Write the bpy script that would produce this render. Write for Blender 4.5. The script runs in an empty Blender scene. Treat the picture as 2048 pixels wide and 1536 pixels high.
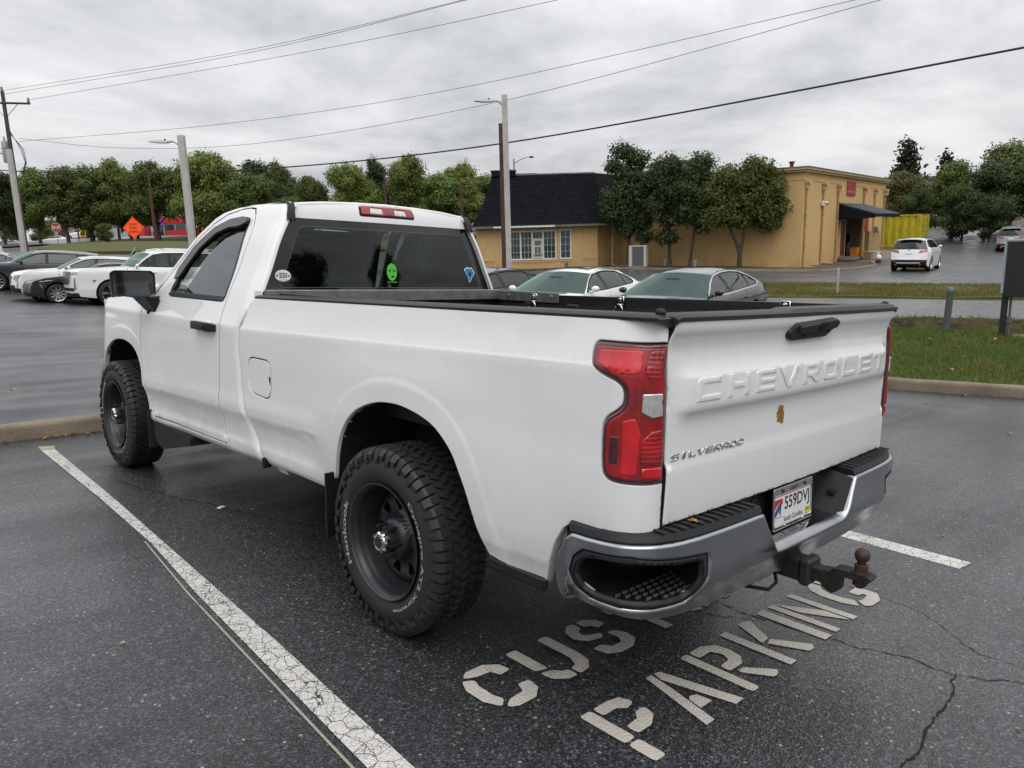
import bpy, bmesh, math, random
import numpy as np
from mathutils import Matrix, Vector, Quaternion
from mathutils.geometry import delaunay_2d_cdt
scene = bpy.context.scene
COL = scene.collection
# ---------------------------------------------------------------- camera
cam_d = bpy.data.cameras.new('camera'); cam = bpy.data.objects.new('camera', cam_d); COL.objects.link(cam)
scene.camera = cam
cam_d.sensor_width = 36.0; cam_d.lens = 26.66
cam_d.clip_start = 0.05; cam_d.clip_end = 3000
CAM_F = Vector((0.67251051, 0.71388464, -0.19518796)); CAM_R = Vector((0.7237991, -0.68945063, -0.02779736)); CAM_U = Vector((0.15441657, 0.12258285, 0.98037185))
_m = Matrix((CAM_R, CAM_U, -CAM_F)).transposed().to_4x4()
_m.translation = (-2.66487578, -2.57350979, 1.73150153)
cam.matrix_world = _m
# ---------------------------------------------------------------- sky (overcast)
SUN_EL, SUN_AZ = math.radians(58), math.radians(215)       # azimuth measured from +y towards +x
world = bpy.data.worlds.new('World'); scene.world = world; world.use_nodes = True
wt = world.node_tree; wt.nodes.clear()
def wn(t, **k):
 n = wt.nodes.new(t)
 for a, b in k.items(): setattr(n, a, b)
 return n
w_out = wn('ShaderNodeOutputWorld'); w_bg = wn('ShaderNodeBackground'); w_bg.inputs['Strength'].default_value = 0.10
w_sky = wn('ShaderNodeTexSky', sky_type='NISHITA', sun_disc=False, sun_elevation=SUN_EL, sun_rotation=SUN_AZ)
w_tc = wn('ShaderNodeTexCoord'); w_sep = wn('ShaderNodeSeparateXYZ')
wt.links.new(w_tc.outputs['Generated'], w_sep.inputs[0])
def wmath(op, a, b=None):
 n = wn('ShaderNodeMath', operation=op)
 for i, v in enumerate((a, b)):
  if v is None: continue
  if isinstance(v, (int, float)): n.inputs[i].default_value = v
  else: wt.links.new(v, n.inputs[i])
 return n.outputs[0]
w_zc = wmath('MAXIMUM', w_sep.outputs[2], 0.0)
w_den = wmath('ADD', w_zc, 0.22)
w_px = wmath('DIVIDE', w_sep.outputs[0], w_den); w_py = wmath('DIVIDE', w_sep.outputs[1], w_den)
w_cmb = wn('ShaderNodeCombineXYZ'); wt.links.new(w_px, w_cmb.inputs[0]); wt.links.new(w_py, w_cmb.inputs[1])
w_n1 = wn('ShaderNodeTexNoise'); w_n1.inputs['Scale'].default_value = 0.9; w_n1.inputs['Detail'].default_value = 7; w_n1.inputs['Roughness'].default_value = 0.56; w_n1.inputs['Distortion'].default_value = 0.5
w_map = wn('ShaderNodeMapping'); w_map.inputs['Rotation'].default_value = (0, 0, math.radians(-38)); w_map.inputs['Scale'].default_value = (0.85, 0.95, 1)
w_map.inputs['Location'].default_value = (0.3, 0.15, 0)
wt.links.new(w_cmb.outputs[0], w_map.inputs[0]); wt.links.new(w_map.outputs[0], w_n1.inputs['Vector'])
w_n2 = wn('ShaderNodeTexNoise'); w_n2.inputs['Scale'].default_value = 2.2; w_n2.inputs['Detail'].default_value = 8; w_n2.inputs['Roughness'].default_value = 0.6
wt.links.new(w_map.outputs[0], w_n2.inputs['Vector'])
w_mixn = wmath('ADD', wmath('MULTIPLY', w_n1.outputs[0], 0.68), wmath('MULTIPLY', w_n2.outputs[0], 0.32))
w_ramp = wn('ShaderNodeValToRGB'); wt.links.new(w_mixn, w_ramp.inputs[0])
e = w_ramp.color_ramp.elements
e[0].position = 0.40; e[0].color = (0.46, 0.47, 0.495, 1)
e[1].position = 0.62; e[1].color = (0.84, 0.843, 0.85, 1)
e2 = w_ramp.color_ramp.elements.new(0.50); e2.color = (0.64, 0.647, 0.665, 1)
# overcast luminance: brighter overhead than at the horizon, like any cloud deck
w_zen = wmath('ADD', wmath('MULTIPLY', w_zc, 1.5), 0.86)
w_gain = wmath('MULTIPLY', w_zen, 10.0)
w_vm = wn('ShaderNodeVectorMath', operation='SCALE'); wt.links.new(w_ramp.outputs[0], w_vm.inputs[0]); wt.links.new(w_gain, w_vm.inputs['Scale'])
w_mix = wn('ShaderNodeMix', data_type='RGBA'); w_mix.inputs[0].default_value = 0.96
wt.links.new(w_sky.outputs[0], w_mix.inputs[6]); wt.links.new(w_vm.outputs[0], w_mix.inputs[7])
wt.links.new(w_mix.outputs[2], w_bg.inputs[0]); wt.links.new(w_bg.outputs[0], w_out.inputs[0])
# ---------------------------------------------------------------- sun behind the cloud deck
sun_d = bpy.data.lights.new('sun', 'SUN'); sun = bpy.data.objects.new('sun', sun_d); COL.objects.link(sun)
sun_d.energy = 1.1; sun_d.angle = math.radians(50); sun_d.color = (1.0, 0.97, 0.93)
_sd = Vector((math.sin(SUN_AZ) * math.cos(SUN_EL), math.cos(SUN_AZ) * math.cos(SUN_EL), math.sin(SUN_EL)))
sun.rotation_euler = (-_sd).to_track_quat('-Z', 'Y').to_euler(); sun.location = (0, 0, 40)
# ---------------------------------------------------------------- exposure / render
scene.view_settings.view_transform = 'Standard'; scene.view_settings.look = 'None'
scene.view_settings.exposure = 0.10; scene.view_settings.gamma = 1.0; scene.view_settings.use_curve_mapping = False
scene.render.engine = 'CYCLES'
scene.cycles.use_denoising = True
scene.cycles.max_bounces = 8; scene.cycles.transparent_max_bounces = 12; scene.cycles.glossy_bounces = 4
scene.cycles.caustics_reflective = False; scene.cycles.caustics_refractive = False
# ---------------------------------------------------------------- helpers
def tag(o, label=None, cat=None, group=None, kind=None):
 if label: o['label'] = label
 if cat: o['category'] = cat
 if group: o['group'] = group
 if kind: o['kind'] = kind
 return o
def empty(name, loc=(0, 0, 0), rz=0.0, parent=None):
 o = bpy.data.objects.new(name, None); COL.objects.link(o)
 o.empty_display_size = .2; o.location = loc; o.rotation_euler = (0, 0, rz); o.parent = parent
 return o
def mesh_obj(name, verts, faces, mat=None, parent=None, smooth=False, angle=None):
 me = bpy.data.meshes.new(name)
 me.from_pydata([tuple(v) for v in verts], [], [tuple(f) for f in faces]); me.update()
 if mat is not None:
  for m in (mat if isinstance(mat, (list, tuple)) else [mat]): me.materials.append(m)
 if smooth:
  me.polygons.foreach_set('use_smooth', [True] * len(me.polygons))
  if angle: me.set_sharp_from_angle(angle=math.radians(angle))
 o = bpy.data.objects.new(name, me); COL.objects.link(o); o.parent = parent
 return o
def copy_obj(o, parent=None):
 c = o.copy(); COL.objects.link(c); c.parent = parent
 return c
def copy_tree(o, parent=None):
 c = copy_obj(o, parent)
 for ch in list(o.children): copy_tree(ch, c)
 return c
class MB:
 """collects simple solids, builds one mesh"""
 def __init__(s): s.v = []; s.f = []; s.mi = []; s.m = 0
 def add(s, vs, fs, M=None):
  b = len(s.v)
  s.v += [tuple(M @ Vector(v)) if M is not None else tuple(v) for v in vs]
  s.f += [tuple(i + b for i in f) for f in fs]; s.mi += [s.m] * len(fs)
  return s
 def box(s, c, d, rz=0, M=None, bev=0):
  x, y, z = d[0] / 2, d[1] / 2, d[2] / 2
  R = Matrix.Translation(c) @ Matrix.Rotation(rz, 4, 'Z')
  if M is not None: R = M @ R
  if bev <= 0:
   vs = [(-x,-y,-z),(x,-y,-z),(x,y,-z),(-x,y,-z),(-x,-y,z),(x,-y,z),(x,y,z),(-x,y,z)]
   return s.add(vs, [(0,3,2,1),(4,5,6,7),(0,1,5,4),(1,2,6,5),(2,3,7,6),(3,0,4,7)], R)
  vs = []; idx = {}
  for sx in (-1, 1):
   for sy in (-1, 1):
    for sz in (-1, 1):
     for k in range(3):
      p = [sx * x, sy * y, sz * z]
      for j in range(3):
       if j != k: p[j] -= bev * (sx, sy, sz)[j]
      idx[(sx, sy, sz, k)] = len(vs); vs.append(p)
  fs = []
  for k in range(3):
   a, b = (k + 1) % 3, (k + 2) % 3
   for sg in (-1, 1):
    q = []
    for (u, w) in ((-1,-1),(1,-1),(1,1),(-1,1)):
     t = [0, 0, 0]; t[k] = sg; t[a] = u; t[b] = w; q.append(idx[(*t, k)])
    fs.append(q if sg > 0 else q[::-1])
   for u in (-1, 1):
    for w in (-1, 1):      # edge faces along axis k
     t0 = [0,0,0]; t1 = [0,0,0]; t0[k] = -1; t1[k] = 1
     for t in (t0, t1): t[a] = u; t[b] = w
     q = [idx[(*t0, a)], idx[(*t1, a)], idx[(*t1, b)], idx[(*t0, b)]]
     fs.append(q if u * w < 0 else q[::-1])
  for sx in (-1, 1):
   for sy in (-1, 1):
    for sz in (-1, 1):
     q = [idx[(sx, sy, sz, k)] for k in range(3)]
     fs.append(q if sx * sy * sz > 0 else q[::-1])
  return s.add(vs, fs, R)
 def tube(s, pts, r, n=8, cap=True):
  pts = [Vector(p) for p in pts]; rr = r if isinstance(r, (list, tuple)) else [r] * len(pts)
  rings = []; up = None
  for i, p in enumerate(pts):
   t = (pts[min(i + 1, len(pts) - 1)] - pts[max(i - 1, 0)]).normalized()
   if up is None: up = Vector((0, 0, 1)) if abs(t.z) < .9 else Vector((1, 0, 0))
   sd = t.cross(up).normalized(); up = sd.cross(t).normalized()
   rings.append([p + (sd * math.cos(a) + up * math.sin(a)) * rr[i] for a in [2 * math.pi * k / n for k in range(n)]])
  vs = [v for r_ in rings for v in r_]; fs = []
  for i in range(len(rings) - 1):
   for k in range(n):
    a, b = i * n + k, i * n + (k + 1) % n
    fs.append((a, b, b + n, a + n))
  if cap: fs += [tuple(range(n))[::-1], tuple(range((len(rings) - 1) * n, len(rings) * n))]
  return s.add(vs, fs)
 def lathe(s, prof, n=32, M=None, close=False):
  """prof: (r, h) pairs turned round local z"""
  vs = []; fs = []; m = len(prof)
  for k in range(n):
   a = 2 * math.pi * k / n; c, sn = math.cos(a), math.sin(a)
   vs += [(r * c, r * sn, h) for r, h in prof]
  for k in range(n):
   k2 = (k + 1) % n
   for i in range(m - 1 + (1 if close else 0)):
    i2 = (i + 1) % m
    fs.append((k * m + i, k2 * m + i, k2 * m + i2, k * m + i2))
  return s.add(vs, fs, M)
 def prism(s, poly, h0, h1, M=None):
  """convex-or-not polygon (x,y) extruded h0..h1 along local z"""
  n = len(poly)
  A = sum(poly[i][0] * poly[(i+1)%n][1] - poly[(i+1)%n][0] * poly[i][1] for i in range(n))
  if A < 0: poly = poly[::-1]
  vs = [(x, y, h0) for x, y in poly] + [(x, y, h1) for x, y in poly]
  fs = [tuple(range(n))[::-1], tuple(range(n, 2 * n))] + [(i, (i+1)%n, (i+1)%n + n, i + n) for i in range(n)]
  return s.add(vs, fs, M)
 def sphere(s, c, r, n=12, m=8, sc=(1, 1, 1)):
  prof = [(r * math.sin(math.pi * i / m), -r * math.cos(math.pi * i / m)) for i in range(m + 1)]
  return s.lathe([(max(a, 1e-5), b) for a, b in prof], n, Matrix.Translation(c) @ Matrix.Diagonal((*sc, 1)))
 def build(s, name, mat, parent=None, smooth=False, angle=40):
  o = mesh_obj(name, s.v, s.f, mat, parent, smooth, angle if smooth else None)
  if isinstance(mat, (list, tuple)) and len(mat) > 1: o.data.polygons.foreach_set('material_index', s.mi)
  return o
def fix_normals(o):
 bm = bmesh.new(); bm.from_mesh(o.data); bmesh.ops.recalc_face_normals(bm, faces=bm.faces); bm.to_mesh(o.data); bm.free()
 return o
# ---- panels: a 2-D outline triangulated and carried onto a surface by a mapping function
def np_inside(P, poly):
 poly = np.asarray(poly); x, y = P[:, 0], P[:, 1]
 ins = np.zeros(len(P), bool); n = len(poly); j = n - 1
 for i in range(n):
  xi, yi = poly[i]; xj, yj = poly[j]
  c = ((yi > y) != (yj > y))
  with np.errstate(divide='ignore', invalid='ignore'):
   ins ^= c & (x < (xj - xi) * (y - yi) / (yj - yi + 1e-30) + xi)
  j = i
 return ins
def np_dist(P, poly):
 poly = np.asarray(poly, float); best = np.full(len(P), 1e9); n = len(poly)
 for i in range(n):
  a = poly[i]; b = poly[(i + 1) % n]; d = b - a
  t = np.clip(((P - a) @ d) / (d @ d + 1e-18), 0, 1)
  q = P - a - t[:, None] * d
  best = np.minimum(best, np.hypot(q[:, 0], q[:, 1]))
 return best
def resample(poly, step):
 out = []
 n = len(poly)
 for i in range(n):
  a = np.array(poly[i], float); b = np.array(poly[(i + 1) % n], float)
  k = max(1, int(math.ceil(np.hypot(*(b - a)) / step)))
  for j in range(k): out.append(tuple(a + (b - a) * j / k))
 return out
def rounded(poly, r, n=4):
 """polygon with its corners rounded (r: number or one per corner)"""
 out = []; m = len(poly)
 for i in range(m):
  ri = r[i] if isinstance(r, (list, tuple)) else r
  p = Vector(poly[i]); a = Vector(poly[i - 1]) - p; b = Vector(poly[(i + 1) % m]) - p
  if ri <= 0: out.append(tuple(p)); continue
  la, lb = a.length, b.length; a.normalize(); b.normalize()
  ang = a.angle(b); d = min(ri / max(math.tan(ang / 2), 1e-3), la * .48, lb * .48)
  for k in range(n + 1):
   t = k / n
   q = (1-t)**2 * (p + a * d) + 2*t*(1-t) * p + t*t * (p + b * d); out.append(tuple(q))
 return out
def spline(pts, n=6):
 """open Catmull-Rom through 2-D points"""
 P = [np.array(p, float) for p in pts]; out = []
 for i in range(len(P) - 1):
  p0 = P[i - 1] if i else 2 * P[0] - P[1]; p1, p2 = P[i], P[i + 1]; p3 = P[i + 2] if i + 2 < len(P) else 2 * P[-1] - P[-2]
  for k in range(n):
   t = k / n
   out.append(tuple(.5 * (2*p1 + (p2-p0)*t + (2*p0-5*p1+4*p2-p3)*t*t + (3*p1-p0-3*p2+p3)*t**3)))
 out.append(tuple(P[-1])); return out
def area2(p): return sum(p[i][0] * p[(i+1) % len(p)][1] - p[(i+1) % len(p)][0] * p[i][1] for i in range(len(p)))
def panel(name, outline, fmap, mat, parent, holes=(), step=.03, rr=.006, lip=.02, mirror=False, out=None, off=0.0, rows=(), ostep=None, ang=55, dark=0, rowf=None, pts=()):
 """fmap(s,z)->3-D. rr: edge rounding radius, lip: how far the edge turns in. out: vector the surface faces."""
 loops = []
 for k, lp in enumerate([outline] + list(holes)):
  lp = resample(lp, ostep or step * .8)
  if (area2(lp) > 0) != (k == 0): lp = lp[::-1]          # outer ccw, holes cw: inside is always on the left
  loops.append(lp)
 V = []; depth = []; E = []; ranges = []
 allp = [np.array(l) for l in loops]
 for lp in loops:
  b = len(V); n = len(lp); ranges.append((b, n))
  V += lp; depth += [rr] * n; E += [(b + i, b + (i + 1) % n) for i in range(n)]
 if rr > 0:
  for fr, dp in ((.3, .29), (1.0, 0.0)):
   ins = []
   for lp in loops:
    n = len(lp)
    for i in range(n):
     a = np.array(lp[i]) - np.array(lp[i - 1]); c = np.array(lp[(i + 1) % n]) - np.array(lp[i])
     a /= np.hypot(*a) + 1e-12; c /= np.hypot(*c) + 1e-12
     nn = np.array([-(a[1] + c[1]), a[0] + c[0]]); l = np.hypot(*nn)
     if l < .3: continue
     nn /= l; k = 1 / max(.5, abs(nn @ np.array([-c[1], c[0]])))
     ins.append(np.array(lp[i]) + nn * rr * fr * k)
   if ins:
    ins = np.array(ins); dm = np.min([np_dist(ins, p) for p in allp], axis=0); ok = np_inside(ins, loops[0]) & (dm > rr * fr * .9)
    V += [tuple(q) for q in ins[ok]]; depth += [rr * dp] * int(ok.sum())
 P = np.array(loops[0]); lo = P.min(0); hi = P.max(0)
 gx = np.arange(lo[0] + step * .5, hi[0], step); gz = np.arange(lo[1] + step * .5, hi[1], step)
 G = [(x, z) for z in gz for x in gx if not any(abs(z - (rowf(x, r) if rowf else r)) < step * .45 for r in rows)] + [(x, rowf(x, r) if rowf else r) for r in rows for x in gx]
 if len(pts):
  pa = np.array(pts); ga = np.array(G); near = np.array([np.hypot(*(pa - g_).T).min() < step * .5 for g_ in ga]); G = [g_ for g_, k in zip(G, near) if not k] + list(pts)
 G = np.array(G) if len(G) else np.zeros((0, 2))
 if len(G):
  ok = np_inside(G, loops[0])
  for h in loops[1:]: ok &= ~np_inside(G, h)
  dm = np.min([np_dist(G, p) for p in allp], axis=0); ok &= dm > max(rr * 1.4, step * .35)
  V += [tuple(q) for q in G[ok]]; depth += [0.0] * int(ok.sum())
 r = delaunay_2d_cdt([Vector(v) for v in V], E, [], 0, 1e-6)
 ov, fs, ovo = r[0], r[2], r[3]
 Q = np.array([tuple(v) for v in ov])
 dep = [max([depth[i] for i in o_ if i < len(depth)] or [0]) for o_ in ovo]
 inv = {}
 for i, o_ in enumerate(ovo):
  for j in o_: inv[j] = i
 F = [f for f in fs]
 cen = np.array([Q[list(f)].mean(0) for f in F])
 ok = np_inside(cen, loops[0])
 for h in loops[1:]: ok &= ~np_inside(cen, h)
 F = [f for f, k in zip(F, ok) if k]
 out = Vector(out) if out is not None else None
 P3 = []; N3 = []; h = 1e-3; flip_votes = 0
 for (s_, z_) in Q:
  p = Vector(fmap(s_, z_)); ds = Vector(fmap(s_ + h, z_)) - Vector(fmap(s_ - h, z_)); dz = Vector(fmap(s_, z_ + h)) - Vector(fmap(s_, z_ - h))
  n = ds.cross(dz)
  n = n.normalized() if n.length > 1e-12 else Vector((0, 0, 1))
  P3.append(p); N3.append(n)
 if out is not None:
  flip_votes = sum(1 if n.dot(out) > 0 else -1 for n in N3)
  if flip_votes < 0: N3 = [-n for n in N3]
 verts = [p + n * (off - d) for p, n, d in zip(P3, N3, dep)]
 if out is not None and flip_votes < 0: F = [tuple(f)[::-1] for f in F]
 nf = len(F); dk = []
 if lip > 0:
  for li, (b, n) in enumerate(ranges):
   dk += [1 if (dark == 2 or (dark == 1 and li)) else 0] * n  # panel edge coloured black here, standing in for shade inside the gap
   base = len(verts); idx = [inv[b + i] for i in range(n)]
   verts += [P3[i] + N3[i] * (off - rr - lip) for i in idx]
   for i in range(n):
    j = (i + 1) % n
    q = (idx[i], base + i, base + j, idx[j])
    F.append(q if not (out is not None and flip_votes < 0) else q[::-1])
 if mirror:
  verts = [Vector((-v.x, v.y, v.z)) for v in verts]; F = [tuple(f)[::-1] for f in F]
 o = mesh_obj(name, verts, F, [mat, M['void']] if any(dk) else mat, parent, smooth=True, angle=ang)
 if any(dk): o.data.polygons.foreach_set('material_index', [0] * nf + dk)
 if rr > 0 and ang == 55 and out is not None:
  me = o.data; nl = [v.normal.copy() for v in me.vertices]
  for i, d in enumerate(dep):
   if d == 0: nl[i] = Vector((-N3[i].x, N3[i].y, N3[i].z)) if mirror else N3[i]
  for e_ in me.edges: e_.use_edge_sharp = False
  me.normals_split_custom_set_from_vertices([tuple(n) for n in nl])
 return o
def flat_map(origin, ux, uy):
 o, a, b = Vector(origin), Vector(ux), Vector(uy)
 return lambda s, z: tuple(o + a * s + b * z)
_txt = {}
def text_mesh(txt, size=1.0, spacing=1.0, extrude=0.0, bold=0.0, res=3):
 """letters as a mesh in the xy plane, centred"""
 key = (txt, size, spacing, extrude, bold, res)
 if key in _txt: return _txt[key]
 cu = bpy.data.curves.new('t', 'FONT'); cu.body = txt; cu.size = size; cu.align_x = 'CENTER'; cu.align_y = 'CENTER'
 cu.space_character = spacing; cu.extrude = extrude; cu.offset = bold; cu.resolution_u = res
 o = bpy.data.objects.new('t', cu); COL.objects.link(o)
 dg = bpy.context.evaluated_depsgraph_get(); dg.update()
 me = bpy.data.meshes.new_from_object(o.evaluated_get(dg))
 vs = [tuple(v.co) for v in me.vertices]; fs = [tuple(p.vertices) for p in me.polygons]
 bpy.data.objects.remove(o); bpy.data.curves.remove(cu); bpy.data.meshes.remove(me)
 xs = [v[0] for v in vs]; ys = [v[1] for v in vs]; cx = (min(xs) + max(xs)) / 2; cy = (min(ys) + max(ys)) / 2
 vs = [(x - cx, y - cy, z) for x, y, z in vs]
 _txt[key] = (vs, fs); return vs, fs
def fit_text(txt, w, h, extrude=0.0, bold=0.0, spacing=1.0):
 """letters stretched to a w x h box"""
 vs, fs = text_mesh(txt, 1.0, spacing, extrude, bold)
 W = max(v[0] for v in vs) - min(v[0] for v in vs); H = max(v[1] for v in vs) - min(v[1] for v in vs)
 return [(x * w / W, y * h / H, z) for x, y, z in vs], fs
def frame_M(origin, ux, uy):
 ux = Vector(ux).normalized(); uy = Vector(uy); uy = (uy - ux * uy.dot(ux)).normalized(); uz = ux.cross(uy)
 m = Matrix((ux, uy, uz)).transposed().to_4x4(); m.translation = origin
 return m
# ---------------------------------------------------------------- materials
class NT:
 def __init__(s, name):
  s.mat = bpy.data.materials.new(name); s.mat.use_nodes = True; s.t = s.mat.node_tree; s.t.nodes.clear()
  s.out = s.n('ShaderNodeOutputMaterial')
 def n(s, t, **k):
  x = s.t.nodes.new(t)
  for a, b in k.items(): setattr(x, a, b)
  return x
 def l(s, a, b): s.t.links.new(a, b)
 def set(s, sock, v):
  if isinstance(v, bpy.types.NodeSocket): s.l(v, sock)
  elif isinstance(v, (tuple, list)) and len(v) == 3 and sock.type == 'RGBA': sock.default_value = (*v, 1)
  else: sock.default_value = v
 def coord(s, which='Object'): return s.n('ShaderNodeTexCoord').outputs[which]
 def mapping(s, vec, scale=(1, 1, 1), rot=(0, 0, 0), loc=(0, 0, 0)):
  m = s.n('ShaderNodeMapping'); s.l(vec, m.inputs[0]); m.inputs['Scale'].default_value = scale; m.inputs['Rotation'].default_value = rot; m.inputs['Location'].default_value = loc
  return m.outputs[0]
 def noise(s, vec, scale, detail=4, rough=.55, dist=0.0):
  x = s.n('ShaderNodeTexNoise'); s.l(vec, x.inputs['Vector']); x.inputs['Scale'].default_value = scale; x.inputs['Detail'].default_value = detail
  x.inputs['Roughness'].default_value = rough; x.inputs['Distortion'].default_value = dist
  return x.outputs['Fac']
 def voro(s, vec, scale, feature='F1', rand=1.0):
  x = s.n('ShaderNodeTexVoronoi', feature=feature); s.l(vec, x.inputs['Vector']); x.inputs['Scale'].default_value = scale; x.inputs['Randomness'].default_value = rand
  return x
 def ramp(s, fac, *stops, interp='LINEAR'):
  r = s.n('ShaderNodeValToRGB'); s.l(fac, r.inputs[0]); r.color_ramp.interpolation = interp
  el = r.color_ramp.elements
  while len(el) < len(stops): el.new(.5)
  for e_, (p, c) in zip(el, stops):
   e_.position = p; e_.color = (c, c, c, 1) if isinstance(c, (int, float)) else (*c, 1)
  return r.outputs[0]
 def math(s, op, a, b=None, c=None, clamp=False):
  m = s.n('ShaderNodeMath', operation=op, use_clamp=clamp)
  for i, v in enumerate((a, b, c)):
   if v is not None: s.set(m.inputs[i], v)
  return m.outputs[0]
 def mix(s, fac, a, b, blend='MIX'):
  m = s.n('ShaderNodeMix', data_type='RGBA', blend_type=blend); s.set(m.inputs[0], fac); s.set(m.inputs[6], a); s.set(m.inputs[7], b)
  return m.outputs[2]
 def sep(s, vec):
  x = s.n('ShaderNodeSeparateXYZ'); s.l(vec, x.inputs[0]); return x.outputs
 def bump(s, h, strength=.3, dist=.01):
  b = s.n('ShaderNodeBump'); s.l(h, b.inputs['Height']); b.inputs['Strength'].default_value = strength; b.inputs['Distance'].default_value = dist
  return b.outputs[0]
 def bsdf(s, base=(.5,.5,.5), rough=.5, metal=0.0, coat=0.0, coat_rough=.05, spec=.5, normal=None, ior=None, emis=None, estr=0.0, trans=0.0, alpha=None, cnormal=None):
  b = s.n('ShaderNodeBsdfPrincipled')
  s.set(b.inputs['Base Color'], base); s.set(b.inputs['Roughness'], rough); s.set(b.inputs['Metallic'], metal)
  s.set(b.inputs['Coat Weight'], coat); s.set(b.inputs['Coat Roughness'], coat_rough); s.set(b.inputs['Specular IOR Level'], spec)
  if normal is not None: s.l(normal, b.inputs['Normal'])
  if cnormal is not None: s.l(cnormal, b.inputs['Coat Normal'])
  if ior: b.inputs['IOR'].default_value = ior
  if trans: s.set(b.inputs['Transmission Weight'], trans)
  if emis is not None: s.set(b.inputs['Emission Color'], emis); b.inputs['Emission Strength'].default_value = estr
  if alpha is not None: s.set(b.inputs['Alpha'], alpha)
  s.l(b.outputs[0], s.out.inputs[0])
  return b
def simple(name, base, rough=.5, metal=0.0, coat=0.0, spec=.5, var=.12, vscale=6.0, bump=0.0, bscale=80.0, emis=None, estr=0.0, coords='Object', rvar=0.0):
 """plain procedural material with slight tone variation"""
 t = NT(name); c = t.coord(coords)
 nz = t.noise(c, vscale, 5)
 k = t.ramp(nz, (.25, 1 - var), (.75, 1 + var * .6))
 vm = t.mix(1.0, base, k, 'MULTIPLY')
 nrm = t.bump(t.noise(c, bscale, 3), bump, .004) if bump else None
 r = rough
 if rvar: r = t.math('ADD', t.math('MULTIPLY', t.noise(c, vscale * 2.3, 4), rvar * 2), rough - rvar)
 t.bsdf(vm, r, metal, coat, spec=spec, normal=nrm, emis=emis, estr=estr)
 return t.mat
def car_paint(name, base, dirt=(.30, .27, .22), amt=.5, flake=0.0, zlo=.35, zhi=.95):
 t = NT(name); c = t.coord('Object'); z = t.sep(c)[2]
 low = t.n('ShaderNodeMapRange'); t.l(z, low.inputs[0]); low.inputs[1].default_value = zlo; low.inputs[2].default_value = zhi; low.inputs[3].default_value = 1; low.inputs[4].default_value = 0
 n1 = t.noise(c, 5.5, 8, .65); n2 = t.noise(t.mapping(c, (14, 14, 2.2)), 1.6, 5, .6)
 m = t.math('MULTIPLY', low.outputs[0], t.ramp(n1, (.38, .15), (.7, 1.0)))
 m = t.math('ADD', t.math('MULTIPLY', m, amt), t.math('MULTIPLY', t.ramp(n2, (.52, 0.0), (.8, 1.0)), amt * .16), clamp=True)
 spk = t.voro(c, 38, 'F1'); sp = t.math('MULTIPLY', t.math('LESS_THAN', spk.outputs['Distance'], .06), t.math('GREATER_THAN', t.noise(c, 9, 2), .60))
 col = t.mix(m, base, dirt); col = t.mix(t.math('MULTIPLY', sp, .35), col, (.10, .085, .06))
 rg = t.math('ADD', t.math('MULTIPLY', m, .5), .28)
 t.bsdf(col, rg, 0.0, 1.0, t.math('ADD', t.math('MULTIPLY', m, .35), .035), spec=.15)
 return t.mat
def glass_mat(name, tint=(.30, .36, .35), dark=.0, rough=0.0, refl=1.0, gcol=(.95, .98, .97)):
 """thin automotive pane: coloured see-through plus mirror reflection"""
 t = NT(name); c = t.coord('Object')
 tr = t.n('ShaderNodeBsdfTransparent'); t.set(tr.inputs[0], tint)
 gl = t.n('ShaderNodeBsdfGlossy'); t.set(gl.inputs['Roughness'], rough); t.set(gl.inputs['Color'], gcol)
 fr = t.n('ShaderNodeFresnel'); fr.inputs[0].default_value = 1.52
 f2 = t.math('MULTIPLY', t.math('ADD', t.math('MULTIPLY', fr.outputs[0], 1.0), .008), refl, clamp=True)
 mx = t.n('ShaderNodeMixShader'); t.l(f2, mx.inputs[0]); t.l(tr.outputs[0], mx.inputs[1]); t.l(gl.outputs[0], mx.inputs[2])
 if dark > 0:
  df = t.n('ShaderNodeBsdfDiffuse'); t.set(df.inputs[0], (.012, .014, .015))
  m2 = t.n('ShaderNodeMixShader'); m2.inputs[0].default_value = dark; t.l(tr.outputs[0], m2.inputs[1]); t.l(df.outputs[0], m2.inputs[2]); t.l(m2.outputs[0], mx.inputs[1])
 t.l(mx.outputs[0], t.out.inputs[0])
 return t.mat
def asphalt_nodes(t, c, base=(.040, .041, .044), fleck=.5, scale=1.0):
 """returns colour, roughness, normal of damp asphalt in metres"""
 big = t.noise(c, .35, 6, .6); mid = t.noise(c, 2.3, 6, .6)
 v = t.voro(c, 135 * scale); v2 = t.voro(c, 58 * scale)
 cellc = t.sep(v.outputs['Color']); cell2 = t.sep(v2.outputs['Color'])
 k = t.ramp(cellc[0], (0, .35), (.55, .9), (.85, 1.7), (1, 3.6))
 col = t.mix(1.0, base, k, 'MULTIPLY')
 col = t.mix(1.0, col, t.ramp(big, (.3, .60), (.7, 1.35)), 'MULTIPLY')
 stk = t.noise(t.mapping(c, (.22, 2.6, 1)), .9, 5, .6)
 col = t.mix(1.0, col, t.ramp(stk, (.3, .82), (.7, 1.22)), 'MULTIPLY')
 small = t.math('LESS_THAN', v2.outputs['Distance'], .36)
 fl = t.math('MULTIPLY', t.math('GREATER_THAN', cell2[1], .962), small)
 col = t.mix(t.math('MULTIPLY', fl, fleck), col, t.mix(cell2[2], (.14, .135, .125), (.34, .325, .30)))
 wet = t.ramp(t.math('ADD', t.math('MULTIPLY', big, .5), t.math('ADD', t.math('MULTIPLY', mid, .2), t.math('MULTIPLY', stk, .3))), (.42, 0.0), (.58, 1.0))
 rg = t.math('ADD', t.math('MULTIPLY', wet, -.20), .45)
 h = t.math('ADD', t.math('MULTIPLY', v.outputs['Distance'], .8), t.math('MULTIPLY', v2.outputs['Distance'], .45))
 nr = t.bump(h, .8, .0045)
 return col, rg, nr, wet
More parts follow.
